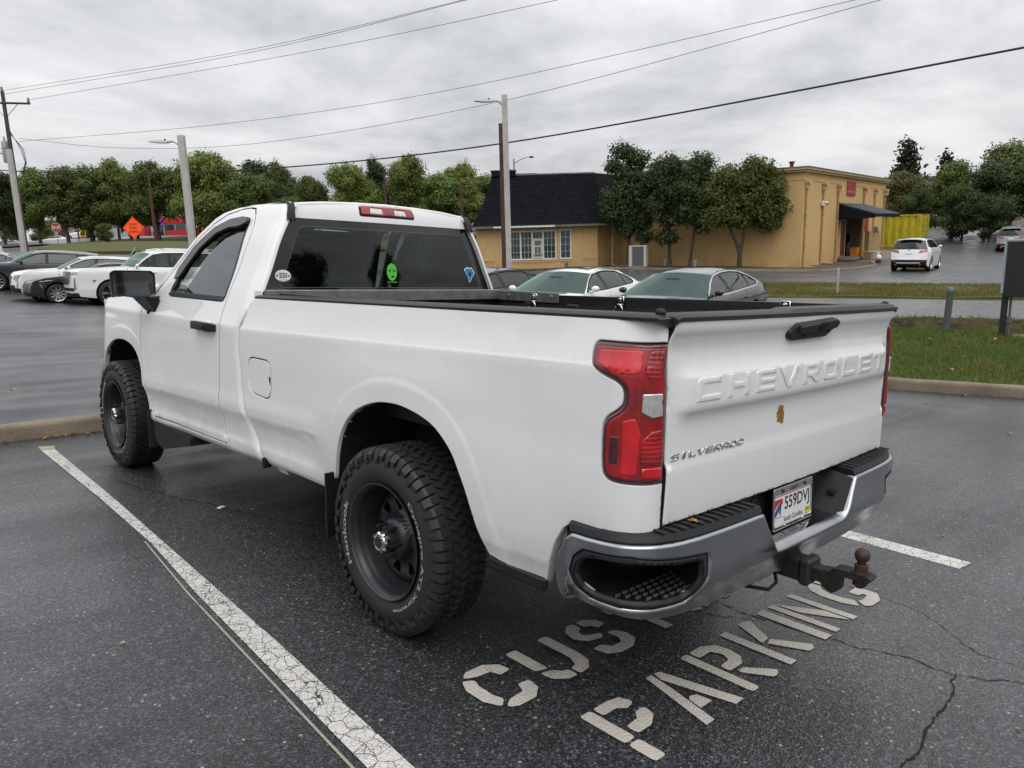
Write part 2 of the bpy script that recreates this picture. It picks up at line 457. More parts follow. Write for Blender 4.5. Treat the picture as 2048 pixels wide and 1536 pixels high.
def asphalt(name, base=(.040, .041, .044), fleck=.5, tilt=False, rough_add=0.0, scale=1.0):
 t = NT(name); c = t.coord('Object')
 col, rg, nr, wet = asphalt_nodes(t, c, base, fleck, scale)
 if rough_add: rg = t.math('ADD', rg, rough_add)
 t.bsdf(col, rg, spec=.5, normal=nr, coat=t.math('MULTIPLY', wet, .35), coat_rough=.22)
 return t.mat
def road_paint(name, paint=(.62, .60, .55), wear=.5, crack=True, base=(.040, .041, .044), scale=1.0):
 t = NT(name); c = t.coord('Object')
 col, rg, nr, wet = asphalt_nodes(t, c, base, .4)
 wv = t.n('ShaderNodeVectorMath', operation='MULTIPLY_ADD'); nz = t.n('ShaderNodeTexNoise'); t.l(c, nz.inputs['Vector']); nz.inputs['Scale'].default_value = 18; t.l(nz.outputs['Color'], wv.inputs[0]); wv.inputs[1].default_value = (.03, .03, .03); t.l(c, wv.inputs[2])
 vs = t.voro(wv.outputs[0], 42 * scale, 'DISTANCE_TO_EDGE'); vb = t.voro(wv.outputs[0], 15 * scale, 'DISTANCE_TO_EDGE')
 n = t.noise(c, 5, 8, .75); n2 = t.noise(c, 95, 4, .8); n3 = t.noise(c, 1.6, 5, .6)
 m = t.math('ADD', t.math('MULTIPLY', n, .55), t.math('MULTIPLY', n2, .45))
 m = t.math('ADD', m, t.math('MULTIPLY', n3, .25))
 keep = t.ramp(m, (.52 - (1 - wear) * .22, 0.0), (.60 - (1 - wear) * .22, 1.0))
 if crack:
  cr = t.math('MULTIPLY', t.ramp(t.math('ADD', vs.outputs['Distance'], t.math('MULTIPLY', n, .22)), (.10, 0.0), (.16, 1.0)), t.ramp(vb.outputs['Distance'], (.010, 0.0), (.03, 1.0)))
  keep = t.math('MULTIPLY', keep, cr)
 dirty = t.mix(t.ramp(n, (.3, .35), (.7, 0.0)), paint, (.30, .285, .255))
 fcol = t.mix(keep, col, dirty)
 t.bsdf(fcol, t.math('ADD', t.math('MULTIPLY', keep, .12), rg), spec=.45, normal=nr)
 return t.mat
M = {}
M['white_paint'] = car_paint('white_paint', (.79, .795, .79), (.34, .30, .24), .44)
M['white_plain'] = car_paint('white_car_paint', (.80, .80, .79), amt=.12)
M['pearl_plain'] = car_paint('pearl_white_paint', (.76, .75, .72), amt=.12)
M['black_car'] = car_paint('black_car_paint', (.012, .013, .015), amt=.05)
M['grey_car'] = car_paint('grey_car_paint', (.10, .105, .115), amt=.06)
M['silver_car'] = car_paint('silver_car_paint', (.33, .35, .37), amt=.06)
M['dark_grey_car'] = car_paint('dark_grey_car_paint', (.035, .037, .042), amt=.06)
M['black_plastic'] = simple('black_plastic', (.014, .015, .017), .46, spec=.28, var=.2, vscale=20, bump=.12, bscale=350)
M['black_trim'] = simple('black_trim', (.020, .021, .024), .5, spec=.32, var=.2, vscale=9, bump=.05, bscale=300)
M['liner'] = simple('bed_liner_black', (.012, .012, .013), .55, var=.3, vscale=12, bump=.35, bscale=160)
M['under'] = simple('underbody_black', (.010, .010, .011), .8, var=.4, vscale=5)
M['void'] = simple('panel_gap_black', (.004, .004, .005), .9, var=.1)
M['rubber'] = simple('tyre_rubber', (.020, .0205, .022), .58, var=.35, vscale=14, bump=.15, bscale=120, rvar=.1)
M['rubber_plain'] = simple('car_tyre_rubber', (.015, .015, .016), .65, var=.3, vscale=8)
M['rim_black'] = simple('black_steel_rim', (.015, .017, .020), .40, coat=.12, var=.3, vscale=10, rvar=.08)
M['chrome'] = simple('chrome', (.62, .62, .62), .09, 1.0, var=.15, vscale=5)
M['alloy'] = simple('alloy_wheel', (.55, .56, .57), .25, 1.0, var=.15, vscale=9)
M['galv'] = simple('galvanised_steel', (.25, .26, .26), .5, .85, var=.35, vscale=18, rvar=.12)
M['steel_dirty'] = simple('dull_steel', (.35, .34, .33), .4, .8, var=.4, vscale=30)
M['rust'] = simple('rusty_steel', (.072, .042, .033), .62, .35, var=.55, vscale=22, bump=.5, bscale=110)
M['iron'] = simple('dark_hitch_iron', (.030, .026, .024), .6, .3, var=.6, vscale=25, bump=.4, bscale=90)
M['mirror'] = simple('mirror_glass', (.20, .215, .225), .03, 1.0, var=.05)
M['white_text'] = simple('white_letters', (.36, .35, .32), .6, var=.35, vscale=40)
M['black_text'] = simple('black_letters', (.01, .01, .012), .5, var=.1)
M['dk_text'] = simple('dark_blue_letters', (.015, .02, .05), .5, var=.1)
M['glass_rear'] = glass_mat('rear_window_glass', (.33, .41, .39), .03)
M['glass_band'] = simple('black_glass_frit', (.006, .007, .008), .06, coat=.6, var=.1)
M['glass_side'] = glass_mat('side_window_glass', (.50, .56, .55), .08, refl=1.8)
M['glass_wind'] = glass_mat('windscreen_glass', (.62, .72, .68), .0, refl=1.0)
M['glass_car'] = glass_mat('car_window_glass', (.30, .40, .38), .10, refl=1.0)
M['glass_car_ws'] = glass_mat('car_windscreen_glass', (.50, .68, .62), .0, refl=1.5, gcol=(.55, .74, .68))
M['interior'] = simple('cabin_dark_fabric', (.022, .022, .024), .85, var=.3, vscale=30)
M['interior_lt'] = simple('cabin_grey_fabric', (.075, .08, .08), .85, var=.3, vscale=30)
M['lens_clear'] = simple('clear_lens', (.62, .62, .60), .12, .5, coat=1.0, var=.2, vscale=60)
M['head_lens'] = simple('headlamp_lens', (.30, .32, .34), .10, .6, coat=1.0, var=.5, vscale=12)
M['amber'] = simple('amber_lens', (.62, .09, .02), .2, coat=1.0, var=.2)
def lens_red(name, a, b, rib=0.0):
 t = NT(name); c = t.coord('Object'); n = t.noise(c, 14, 3); z = t.sep(c)
 col = t.mix(t.ramp(n, (.35, 0.0), (.65, 1.0)), a, b)
 nr = None
 if rib:
  w = t.n('ShaderNodeTexWave', wave_type='BANDS', bands_direction='Z'); t.l(c, w.inputs['Vector']); w.inputs['Scale'].default_value = rib
  w.inputs['Distortion'].default_value = 1.5
  col = t.mix(t.math('MULTIPLY', w.outputs['Fac'], .45), col, (.06, .002, .003)); nr = t.bump(w.outputs['Fac'], .3, .004)
 t.bsdf(col, .22, coat=1.0, coat_rough=.02, normal=nr)
 return t.mat
M['red_dark'] = lens_red('dark_red_lens_rim', (.050, .003, .006), (.075, .005, .008))
M['red'] = lens_red('red_lens', (.20, .001, .004), (.40, .002, .007))
M['red_bright'] = lens_red('bright_red_lens', (.50, .003, .010), (.68, .006, .016))
M['red_rib'] = lens_red('ribbed_red_lens', (.22, .001, .004), (.55, .004, .010), 22)
M['red_plain'] = lens_red('car_red_lens', (.30, .008, .012), (.42, .012, .018))
M['bumper_steel'] = simple('bumper_bright_steel', (.40, .415, .43), .22, 1.0, var=.25, vscale=3.5, rvar=.08)
M['gloss_black'] = simple('gloss_black_plastic', (.012, .012, .013), .12, coat=1.0, var=.2)
M['band_edge'] = simple('frit_edge_line', (.10, .13, .13), .3, var=.1)
M['tread_grey'] = simple('tread_grey', (.055, .057, .06), .35, var=.2)
M['plate_white'] = simple('plate_white', (.74, .74, .73), .45, var=.06)
M['plate_red'] = simple('plate_red', (.50, .02, .03), .5, var=.1)
M['plate_blue'] = simple('plate_blue', (.02, .08, .30), .5, var=.2)
M['plate_yellow'] = simple('plate_yellow', (.65, .55, .03), .5, var=.1)
# ---------------------------------------------------------------- the lot tips 3.9 degrees to the truck's right; LOT carries lot coordinates into the world
LOT3 = np.array([[0.99764177, 0.0000123984, 0.068636], [0.0000123984, 1.0, -0.00036085], [-0.068636, 0.00036085, 0.9976417]])
_ctl = []
for _x in (-14, -8, -4, 0, 4, 7.6):
 for _y in (-10, -6, -2, 2, 6, 10):
  _p = LOT3 @ np.array([_x, _y, 0.0]); _ctl.append(tuple(_p))
_ctl += [(4.92, 24.76, -.27), (3.89, 26.59, -.2), (2.38, 25.83, -.05), (-8, 25, .55), (-16, 18, 1.0), (11.1, 47.3, 1.0), (14.4, 71, 1.41), (11.4, 68, 1.41), (35.7, 164, 2.1), (38.6, 155, 2.84),
         (10.5, 31.8, -.5), (21.5, 23.2, -.45), (9.0, 8.6, -.50), (13.2, 2.2, -.50), (13.5, 1.2, -.55), (17.2, 3.3, -.59), (26.1, 6.0, -.89), (31.8, 7.7, -.87), (38.2, 11.5, -.73), (40, 18.2, -.75), (60, 21.1, -.40), (39, 31.2, -.67), (60, 13, -.50),
         (29.8, 34.8, -.60), (35.4, 29.5, -.60), (26, 26, -.55), (14, -12, -1.0), (24, -14, -1.2), (45, -10, -1.0), (70, 10, 0.2), (80, 40, 1.0), (52.8, 100, 1.6), (90, 90, 2.0), (-20, 80, 2.2), (10, 120, 2.0),
         (-30, -30, 1.2), (0, -40, .3), (-60, 20, 2.5), (200, 0, 2.5), (150, 150, 3), (0, 300, 3), (-200, 100, 3.0), (-150, -150, 2), (100, -150, -1), (300, 200, 4), (220, 400, 4), (-100, 400, 4)]
_cp = np.array(_ctl)
def _tps(d2): return np.where(d2 > 1e-12, d2 * np.log(d2 + 1e-12) * .5, 0.0)
_n = len(_cp)
_K = _tps(((_cp[:, None, :2] - _cp[None, :, :2]) ** 2).sum(-1)) + np.eye(_n) * 1e-3
_Pm = np.hstack([np.ones((_n, 1)), _cp[:, :2]])
_A = np.block([[_K, _Pm], [_Pm.T, np.zeros((3, 3))]])
_w = np.linalg.solve(_A, np.concatenate([_cp[:, 2], np.zeros(3)]))
def gz(x, y):
 d2 = ((_cp[:, :2] - np.array([x, y])) ** 2).sum(-1)
 return float(_tps(d2) @ _w[:_n] + _w[_n] + _w[_n + 1] * x + _w[_n + 2] * y)
# ---------------------------------------------------------------- ground sheets
LOT = Matrix([list(r) for r in LOT3]).to_4x4()
def lotw(x, y, z=0.0): return LOT @ Vector((x, y, z))
M['asphalt'] = asphalt('wet_asphalt', (.033, .034, .037), .85)
M['road'] = asphalt('access_road_asphalt', (.085, .085, .088), .35, rough_add=-.06)
M['asphalt_far'] = asphalt('far_lot_asphalt', (.060, .061, .064), .45)
M['white_line'] = road_paint('worn_white_paint', (.66, .64, .60), .30, True)
M['stencil'] = road_paint('stencil_paint', (.56, .52, .46), .70, False)
M['yellow_line'] = road_paint('old_yellow_paint', (.46, .40, .24), .62, True)
M['seam_line'] = road_paint('worn_edge_paint', (.34, .31, .23), .80, False)
def _earth():
 t = NT('bare_earth'); c = t.coord('Object'); n = t.noise(c, 1.2, 8, .7)
 col = t.ramp(n, (.3, (.045, .036, .026)), (.55, (.09, .07, .048)), (.75, (.13, .11, .075)))
 t.bsdf(col, .9, normal=t.bump(t.noise(c, 9, 6), .8, .05)); return t.mat
M['earth'] = _earth()
def _turf(name, a, b, dry, k):
 t = NT(name); c = t.coord('Object'); n = t.noise(c, .9, 7, .65); n2 = t.noise(c, 22, 5, .7)
 col = t.mix(t.ramp(n2, (.3, 0.0), (.7, 1.0)), a, b); col = t.mix(t.ramp(n, (.5 - k, 0.0), (.72 - k, 1.0)), col, dry)
 t.bsdf(col, .85, spec=.2, normal=t.bump(n2, .9, .03)); return t.mat
M['turf'] = _turf('verge_turf', (.05, .075, .02), (.095, .125, .035), (.13, .11, .045), -.12)
M['turf_dry'] = _turf('dry_turf', (.06, .07, .018), (.10, .105, .03), (.12, .095, .045), .04)
def _dirt():
 t = NT('ditch_dirt'); c = t.coord('Object'); n = t.noise(c, 5, 8, .75); n2 = t.noise(c, 1.1, 5, .6)
 col = t.ramp(n, (.34, (.012, .009, .006)), (.55, (.05, .036, .022)), (.72, (.13, .095, .04)))
 col = t.mix(t.ramp(n2, (.46, 0.0), (.62, .8)), col, (.10, .088, .03))
 t.bsdf(col, .95, spec=.15, normal=t.bump(n, 1.0, .12)); return t.mat
M['dirt'] = _dirt()
def _conc(name, a, b, stain):
 t = NT(name); c = t.coord('Object'); n = t.noise(c, 3, 8, .7); n2 = t.noise(c, 60, 4, .6); n3 = t.noise(c, .7, 5)
 col = t.mix(t.ramp(n, (.35, 0.0), (.65, 1.0)), a, b); col = t.mix(t.ramp(n3, (.45, 0.0), (.7, .8)), col, stain)
 col = t.mix(1.0, col, t.ramp(n2, (.3, .75), (.7, 1.15)), 'MULTIPLY')
 t.bsdf(col, .7, spec=.35, normal=t.bump(n2, .5, .008)); return t.mat
M['kerb'] = _conc('kerb_concrete', (.26, .205, .145), (.19, .155, .115), (.085, .07, .055))
M['concrete'] = _conc('pale_concrete', (.26, .25, .235), (.19, .18, .17), (.12, .11, .10))
def drape(name, poly, off, mat, step, kind='structure', bump=None, ostep=None):
 lp = .22 if off > .03 else 0
 f = (lambda x, y: (x, y, gz(x, y) + off + (bump(x, y) if bump else 0)))
 o = panel(name, poly, f, mat, None, step=step, rr=0, lip=lp, out=(0, 0, 1), ostep=ostep or step)
 return tag(o, kind=kind)
def circle(r, n, cx=0, cy=0): return [(cx + r * math.cos(2*math.pi*k/n), cy + r * math.sin(2*math.pi*k/n)) for k in range(n)]
drape('ground', circle(480, 48, 60, 60), -.16, M['earth'], 12)
LOT_EDGE = [(9.0, -1.0), (8.72, -.15), (8.42, .63), (8.2, 1.28)]
drape('parking_lot', [(-50, -45), (12.5, -45), (30, -45), (80, -30), (80, 45), (45, 62), (20, 56), (10.4, 56), (8, 66), (2, 80), (-45, 80)], 0.0, M['asphalt'], 2.2)
drape('access_road', [(33, -12.7), (18.27, 2.03), (16.23, 4.19), (13.5, 7.2), (12.6, 8.6), (16.8, 15.6), (24.45, 7.17), (27.23, 4.07), (41, -11.3)], .006, M['road'], 1.2)
drape('far_lot', [(33.5, 5.0), (30.84, 9.31), (27.63, 12.96), (20.5, 20.5), (22, 30), (32, 31), (36.3, 20), (38, 16), (47, 18), (56, 20), (64, 19), (72, 8), (64, -10), (44, -12)], .008, M['asphalt_far'], 1.6)
drape('highway', [(-60, 76), (2, 78), (22, 112), (70, 150), (140, 190), (140, 230), (50, 190), (-10, 130), (-60, 110)], .012, M['road'], 5)
# grass island by the right kerb, its ditch and the strips beyond the road
ISLE = [(8.40, 1.70), (8.52, 1.28), (8.74, .63), (9.04, -.15), (9.45, -1.4), (9.9, -2.9), (10.6, -5.0), (11.8, -8.5), (18, -8.5), (15.2, -2.4), (13.95, .97), (13.62, 2.23), (13.25, 3.05), (12.4, 3.75), (9.6, 2.9), (8.8, 2.4)]
def _isle_b(x, y): return .05 * math.sin(x * 1.3 + y) * math.sin(y * .9) + .02 * math.sin(4.1 * x - 2.2 * y)
drape('grass_verge', ISLE, .11, M['turf'], .35, bump=_isle_b)
def _ditch_b(x, y):
 # across: distance from the near bank line (13.4,2.2)-(14,-.5) towards the road
 d = ((x - 13.4) * .80 + (y - 2.2) * .60)
 return -.26 * math.exp(-((d - .75) / .55) ** 2) + .10 * math.exp(-((d - 1.9) / .6) ** 2) + .035 * math.sin(9 * x + 4 * y) * math.sin(5 * y - 7 * x)
drape('ditch', [(12.4, 3.75), (13.25, 3.05), (13.62, 2.23), (13.95, .97), (15.2, -2.4), (18, -8.5), (27.0, -8.5), (18.27, 1.95), (16.23, 4.12), (14.9, 5.3)], .07, M['dirt'], .16, bump=_ditch_b)
drape('grass_strip', [(41.5, -11.5), (27.23, 4.07), (24.45, 7.17), (21.52, 9.8), (17.2, 15.4), (20.5, 20.5), (27.63, 12.96), (30.84, 9.31), (33.3, 5.3), (44.5, -9.0)], .07, M['turf_dry'], .6, bump=lambda x, y: .05 * math.sin(x * .9) * math.sin(y * 1.1))
drape('lawn', [(9.9, 50.8), (15.4, 51.0), (18.2, 51.8), (30, 52), (44, 62), (60, 90), (50, 128), (34, 122), (25, 108), (18.5, 88), (13.2, 70.5), (10.6, 60)], .10, M['turf_dry'], 2.0, bump=lambda x, y: .55 * math.exp(-(((x - 24) / 11) ** 2 + ((y - 72) / 24) ** 2)))
drape('planting_bed', [(26.5, 35.5), (29.3, 33.6), (33.0, 30.0), (34.0, 26.5), (34.9, 21.5), (35.6, 17.2), (36.4, 15.3), (39.5, 14.6), (43.5, 15.2), (47.3, 17.0), (47.6, 19.2), (40.3, 18.4), (39.3, 31.0), (35.6, 29.6), (30.0, 35.0)], .05, M['earth'], .7, bump=lambda x, y: .05 * math.sin(3 * x + y))
drape('service_slab', [(47.4, 17.0), (57.0, 18.2), (60.0, 21.0), (47.6, 19.2)], .06, M['concrete'], 1.0)
# kerbs: swept profile
def kerb(name, pts, label, w=.15, h=.14, lot=False, z0=0.0, side=1, seg=3.0):
 P = resample_open(pts, .25); n = len(P); prof = [(0, -.12), (0, h - .035), (.012, h - .010), (.035, h), (w - .035, h), (w - .01, h - .012), (w, h - .04), (w, -.12)]
 mb = MB(); rng = random.Random(4)
 rings = []
 for i, p in enumerate(P):
  t = (np.array(P[min(i + 1, n - 1)]) - np.array(P[max(i - 1, 0)])); t /= np.hypot(*t)
  nn = np.array([t[1], -t[0]]) * side; r = []
  for u, v in prof:
   x, y = np.array(p) + nn * u
   jit = .004 * rng.uniform(-1, 1)
   r.append(tuple(LOT @ Vector((x, y, v + jit))) if lot else (x, y, gz(x, y) + v + jit + z0))
  rings.append(r)
 m = len(prof); vs = [v for r in rings for v in r]; fs = []
 for i in range(n - 1):
  for k in range(m - 1):
   a = i * m + k; q = (a, a + 1, a + m + 1, a + m); fs.append(q if side < 0 else q[::-1])
 fs += [tuple(range(m)), tuple(range((n - 1) * m, n * m))[::-1]]
 mb.add(vs, fs); o = mb.build(name, M['kerb'], None, smooth=True, angle=50)
 fix_normals(o)
 return tag(o, kind='structure')
def resample_open(pts, step):
 out = []
 for i in range(len(pts) - 1):
  a = np.array(pts[i], float); b = np.array(pts[i + 1], float); k = max(1, int(math.ceil(np.hypot(*(b - a)) / step)))
  out += [tuple(a + (b - a) * j / k) for j in range(k)]
 out.append(tuple(pts[-1])); return out
kerb('kerb', [(-4.5, 4.95), (12 - 4.3, 4.95)], '', w=.17, h=.135, lot=True, side=-1)
kerb('kerb', [(11.8, -8.5), (10.45, -5.0), (9.75, -2.9), (9.3, -1.4), (8.89, -.15), (8.59, .63), (8.37, 1.28), (8.25, 1.75), (8.5, 2.3), (9.5, 2.8), (12.4, 3.7)], '', w=.16, h=.15, side=-1)
kerb('kerb', [(32.9, 30.0), (33.9, 26.5), (34.8, 21.5), (35.5, 17.2), (36.3, 15.2), (39.5, 14.5), (43.5, 15.1), (47.2, 16.9)], '', w=.15, h=.13, side=-1)
for x_ in (-2.6, -.55, 1.9, 4.4):
 q = MB(); q.box((x_, 5.035, .066), (.010, .178, .145), M=LOT); tag(q.build('kerb_joint', M['void']), kind='structure')
# painted markings (lot coordinates, 4 mm above the asphalt)
def lot_sheet(name, poly, z, mat, step=.2, kind='structure'):
 o = panel(name, poly, lambda x, y: tuple(LOT @ Vector((x, y, z))), mat, None, step=step, rr=0, lip=0, out=(0, 0, 1))
 return tag(o, kind=kind)
lot_sheet('parking_line', [(-1.372, 4.44), (-1.278, 4.40), (-1.330, 2.6), (-1.378, 1.43), (-1.428, .18), (-1.482, -.80), (-1.545, -2.2), (-1.66, -2.2), (-1.592, -.72), (-1.492, .9), (-1.425, 1.7), (-1.395, 2.75)], .004, M['white_line'], .15)
lot_sheet('parking_line', [(-1.372, 4.445), (-1.36, 4.58), (-1.25, 4.55), (-1.276, 4.405)], .0046, M['yellow_line'], .15)
lot_sheet('parking_line', [(1.80, 4.42), (1.91, 4.42), (1.86, .9), (1.835, -1.455), (1.685, -1.44), (1.735, .9)], .004, M['white_line'], .2)
lot_sheet('parking_line', [(-1.447, 1.75), (-1.438, 1.75), (-1.518, .9), (-1.622, -.72), (-1.69, -2.2), (-1.703, -2.2), (-1.632, -.72), (-1.528, .9)], .0036, M['seam_line'], .15)
# stencilled words: polygons in a unit box per letter
STENCIL = {
 'C': [[(.0,.34),(.0,.66),(.12,.86),(.30,.78),(.24,.64),(.24,.36),(.30,.24),(.14,.12)], [(.16,.90),(.34,1.0),(.70,1.0),(.92,.86),(.96,.68),(.72,.66),(.66,.80),(.40,.82)], [(.16,.08),(.34,0),(.70,0),(.92,.14),(.97,.34),(.74,.36),(.66,.20),(.36,.18)]],
 'U': [[(0,.42),(0,1),(.24,1),(.24,.36)], [(0,.36),(.06,.14),(.24,.02),(.46,0),(.46,.18),(.34,.20),(.25,.30)], [(.52,0),(.76,.03),(.94,.16),(1,.38),(1,1),(.76,1),(.76,.36),(.66,.20),(.52,.18)]],
 'S': [[(.04,.66),(.10,.88),(.30,1),(.46,1),(.46,.82),(.34,.80),(.28,.70),(.34,.62),(.62,.54),(.50,.44),(.20,.50)], [(.54,1),(.72,1),(.92,.86),(.95,.70),(.72,.68),(.66,.80),(.54,.82)], [(.04,.32),(.10,.10),(.32,0),(.66,0),(.92,.12),(.97,.32),(.86,.48),(.68,.50),(.72,.30),(.62,.19),(.38,.19),(.28,.32)]],
 'T': [[(0,.82),(0,1),(.44,1),(.44,.82)], [(.56,.82),(.56,1),(1,1),(1,.82)], [(.38,0),(.62,0),(.62,.76),(.38,.76)]],
 'O': [[(.46,0),(.46,.19),(.30,.26),(.24,.42),(.24,.60),(.30,.76),(.46,.82),(.46,1),(.20,.95),(.05,.78),(0,.58),(0,.40),(.06,.18),(.22,.05)], [(.54,0),(.78,.05),(.94,.18),(1,.40),(1,.58),(.95,.78),(.80,.95),(.54,1),(.54,.82),(.70,.76),(.76,.60),(.76,.42),(.70,.26),(.54,.19)]],
 'M': [[(0,0),(.20,0),(.20,1),(0,1)], [(.25,1),(.47,.40),(.47,.05),(.38,.05),(.25,.5)], [(.53,.40),(.75,1),(.75,.5),(.62,.05),(.53,.05)], [(.80,0),(1,0),(1,1),(.80,1)]],
 'E': [[(0,0),(.26,0),(.26,1),(0,1)], [(.32,.82),(.95,.82),(.95,1),(.32,1)], [(.32,.42),(.85,.42),(.85,.60),(.32,.60)], [(.32,0),(.98,0),(.98,.18),(.32,.18)]],
 'R': [[(0,0),(.22,0),(.22,1),(0,1)], [(.28,1),(.66,1),(.92,.88),(.96,.70),(.90,.52),(.70,.42),(.30,.42),(.30,.56),(.62,.58),(.72,.70),(.62,.84),(.28,.84)], [(.36,.36),(.58,.36),(1,.04),(.80,0),(.70,0)]],
 'P': [[(0,0),(.24,0),(.24,.34),(0,.34)], [(0,.38),(.24,.38),(.24,1),(0,1)], [(.30,.84),(.60,.84),(.72,.76),(.96,.80),(.86,.96),(.62,1),(.30,1)], [(.34,.40),(.66,.40),(.90,.50),(.97,.66),(.74,.66),(.62,.57),(.34,.56)]],
 'A': [[(0,0),(.20,0),(.42,.66),(.50,1),(.36,1)], [(.56,1),(.68,.98),(1,0),(.78,0),(.50,.86)], [(.30,.22),(.44,.22),(.60,.22),(.56,.40),(.44,.44),(.36,.40)]],
 'K': [[(0,0),(.22,0),(.22,1),(0,1)], [(.34,.52),(.60,.52),(.98,.94),(.82,1),(.66,1)], [(.40,.46),(.60,.50),(1,.06),(.88,0),(.72,0)]],
 'I': [[(0,0),(1,0),(1,1),(0,1)]],
 'N': [[(0,0),(.20,0),(.20,1),(0,1)], [(.25,.98),(.28,.60),(.74,.02),(.76,.40)], [(.80,0),(1,0),(1,1),(.80,1)]],
 'G': [[(0,.36),(0,.64),(.10,.86),(.30,.98),(.46,1),(.46,.82),(.32,.76),(.25,.60),(.25,.40),(.32,.26),(.12,.12)], [(.54,1),(.76,.97),(.94,.84),(.98,.68),(.74,.68),(.66,.80),(.54,.82)], [(.18,.07),(.36,0),(.70,0),(.98,.12),(1,.44),(.60,.44),(.60,.28),(.74,.28),(.74,.20),(.42,.18),(.36,.22)]],
}
def stencil_word(word, xs, y0, h, z=.0042):
 for ch, (cx, w) in zip(word, xs):
  V = []; F = []
  for poly in STENCIL[ch]:
   pl = rounded(poly, .05, 2) if ch in 'CSUOGPR' else poly
   pl = [(cx - w / 2 + a * w, y0 + b * h) for a, b in pl]
   if area2(pl) < 0: pl = pl[::-1]
   b0 = len(V); V += [tuple(LOT @ Vector((a, b, z))) for a, b in pl]
   r = delaunay_2d_cdt([Vector(q) for q in pl], [(i, (i + 1) % len(pl)) for i in range(len(pl))], [], 1, 1e-6)
   if len(r[0]) == len(pl): F += [tuple(b0 + i for i in f) for f in r[2]]
   else: F.append(tuple(range(b0, b0 + len(pl))))
  o = mesh_obj('stencil_letter', V, F, M['stencil']); tag(o, kind='structure')
stencil_word('CUSTOMER', [(-.962, .24), (-.672, .24), (-.375, .24), (-.075, .22), (.215, .24), (.52, .28), (.82, .22), (1.10, .24)], -.795, .30)
stencil_word('PARKING', [(-.775, .235), (-.472, .25), (-.165, .23), (.135, .235), (.365, .062), (.555, .23), (.885, .25)], -1.31, .325)
# cracks: narrow jagged strips, coloured black in place of the shade down inside
def crack(pts, w=.008, seed=1, z=.003):
 rng = random.Random(seed); P = resample_open(pts, .022); V = []; F = []
 off = 0
 for i, p in enumerate(P):
  t = np.array(P[min(i + 1, len(P) - 1)]) - np.array(P[max(i - 1, 0)]); t /= np.hypot(*t) + 1e-9; nn = np.array([-t[1], t[0]])
  off = off * .8 + rng.uniform(-.009, .009); c = np.array(p) + nn * off
  ww = w * rng.uniform(.25, 1.0) * (.3 if i in (0, len(P) - 1) else 1)
  for sg in (-1, 1): V.append(tuple(LOT @ Vector((*(c + nn * ww * sg * .5), z))))
  if i: F.append((2*i - 2, 2*i - 1, 2*i + 1, 2*i))
 o = fix_normals(mesh_obj('pavement_crack', V, F, M['void'])); tag(o, kind='structure')
crack([(-1.185, 3.159), (-1.045, 2.574), (-.866, 2.034), (-.701, 1.618), (-.562, 1.323), (-.3, .9), (.2, .3)], .011, 1)
crack([(.33, -.6), (.30, -1.02), (.342, -1.28), (.362, -1.445), (.459, -1.628), (.452, -1.78), (.575, -1.985), (.9, -2.6)], .009, 2)
crack([(.46, -1.786), (.268, -1.816), (.033, -1.822), (-.164, -1.838), (-.329, -1.849), (-.8, -1.9)], .011, 3)
crack([(1.011, -1.0), (.936, -1.511), (.704, -1.8), (.724, -1.952), (.95, -2.4)], .005, 4)
crack([(.05, -.55), (.2, -.9), (.3, -1.02)], .006, 5)
crack([(1.3, .6), (1.12, -.3), (1.011, -1.0)], .006, 6)
# ---------------------------------------------------------------- pickup surface functions (truck frame: +y forward, z up, rear axle at y=0)
def curve1(pts):
 xs = np.array([p[0] for p in pts], float); ys = np.array([p[1] for p in pts], float)
 h = np.diff(xs); dl = np.diff(ys) / h
 m = np.zeros(len(xs)); m[0] = dl[0]; m[-1] = dl[-1]
 for i in range(1, len(xs) - 1):
  if dl[i - 1] * dl[i] > 0:
   w1 = 2 * h[i] + h[i - 1]; w2 = h[i] + 2 * h[i - 1]
   m[i] = (w1 + w2) / (w1 / dl[i - 1] + w2 / dl[i])
 def f(x):
  x = min(max(x, xs[0]), xs[-1])
  i = min(max(int(np.searchsorted(xs, x)) - 1, 0), len(h) - 1)
  t = (x - xs[i]) / h[i]; t2 = t * t; t3 = t2 * t
  return float((2*t3-3*t2+1)*ys[i] + (t3-2*t2+t)*h[i]*m[i] + (-2*t3+3*t2)*ys[i+1] + (t3-t2)*h[i]*m[i+1])
 return f
def sstep(t):
 t = min(max(t, 0.0), 1.0); return t * t * (3 - 2 * t)
def seg_dist(p, pts):
 best = 1e9
 for i in range(len(pts) - 1):
  ax, ay = pts[i]; bx, by = pts[i + 1]
  dx, dy = bx - ax, by - ay
  t = min(max(((p[0]-ax)*dx + (p[1]-ay)*dy) / (dx*dx + dy*dy + 1e-12), 0), 1)
  best = min(best, math.hypot(p[0]-ax-t*dx, p[1]-ay-t*dy))
 return best
body_w0 = curve1([(.40,.93),(.465,.952),(.485,.968),(.515,.979),(.545,.980),(.562,.973),(.60,.969),(.66,.973),(.71,.986),(.738,.995),(.76,.995),(.85,.988),(.95,.985),(1.05,.984),(1.15,.981),(1.196,.979),(1.214,.973),(1.30,.952),(1.385,.936),(1.46,.92)])
RAKE = .025
def rake(y): return RAKE * (1.2 - y)
body_wr = curve1([(.40,.945),(.465,.958),(.52,.974),(.62,.986),(.75,.991),(.85,.990),(.95,.986),(1.05,.984),(1.15,.981),(1.196,.979),(1.214,.973),(1.30,.952),(1.385,.936),(1.46,.92)])
def body_w(y, z):
 t = sstep((y - .52) / .26); ze = z - rake(y)
 if t <= 0: return body_wr(ze)
 return t * body_w0(ze) + (1 - t) * body_wr(ze)
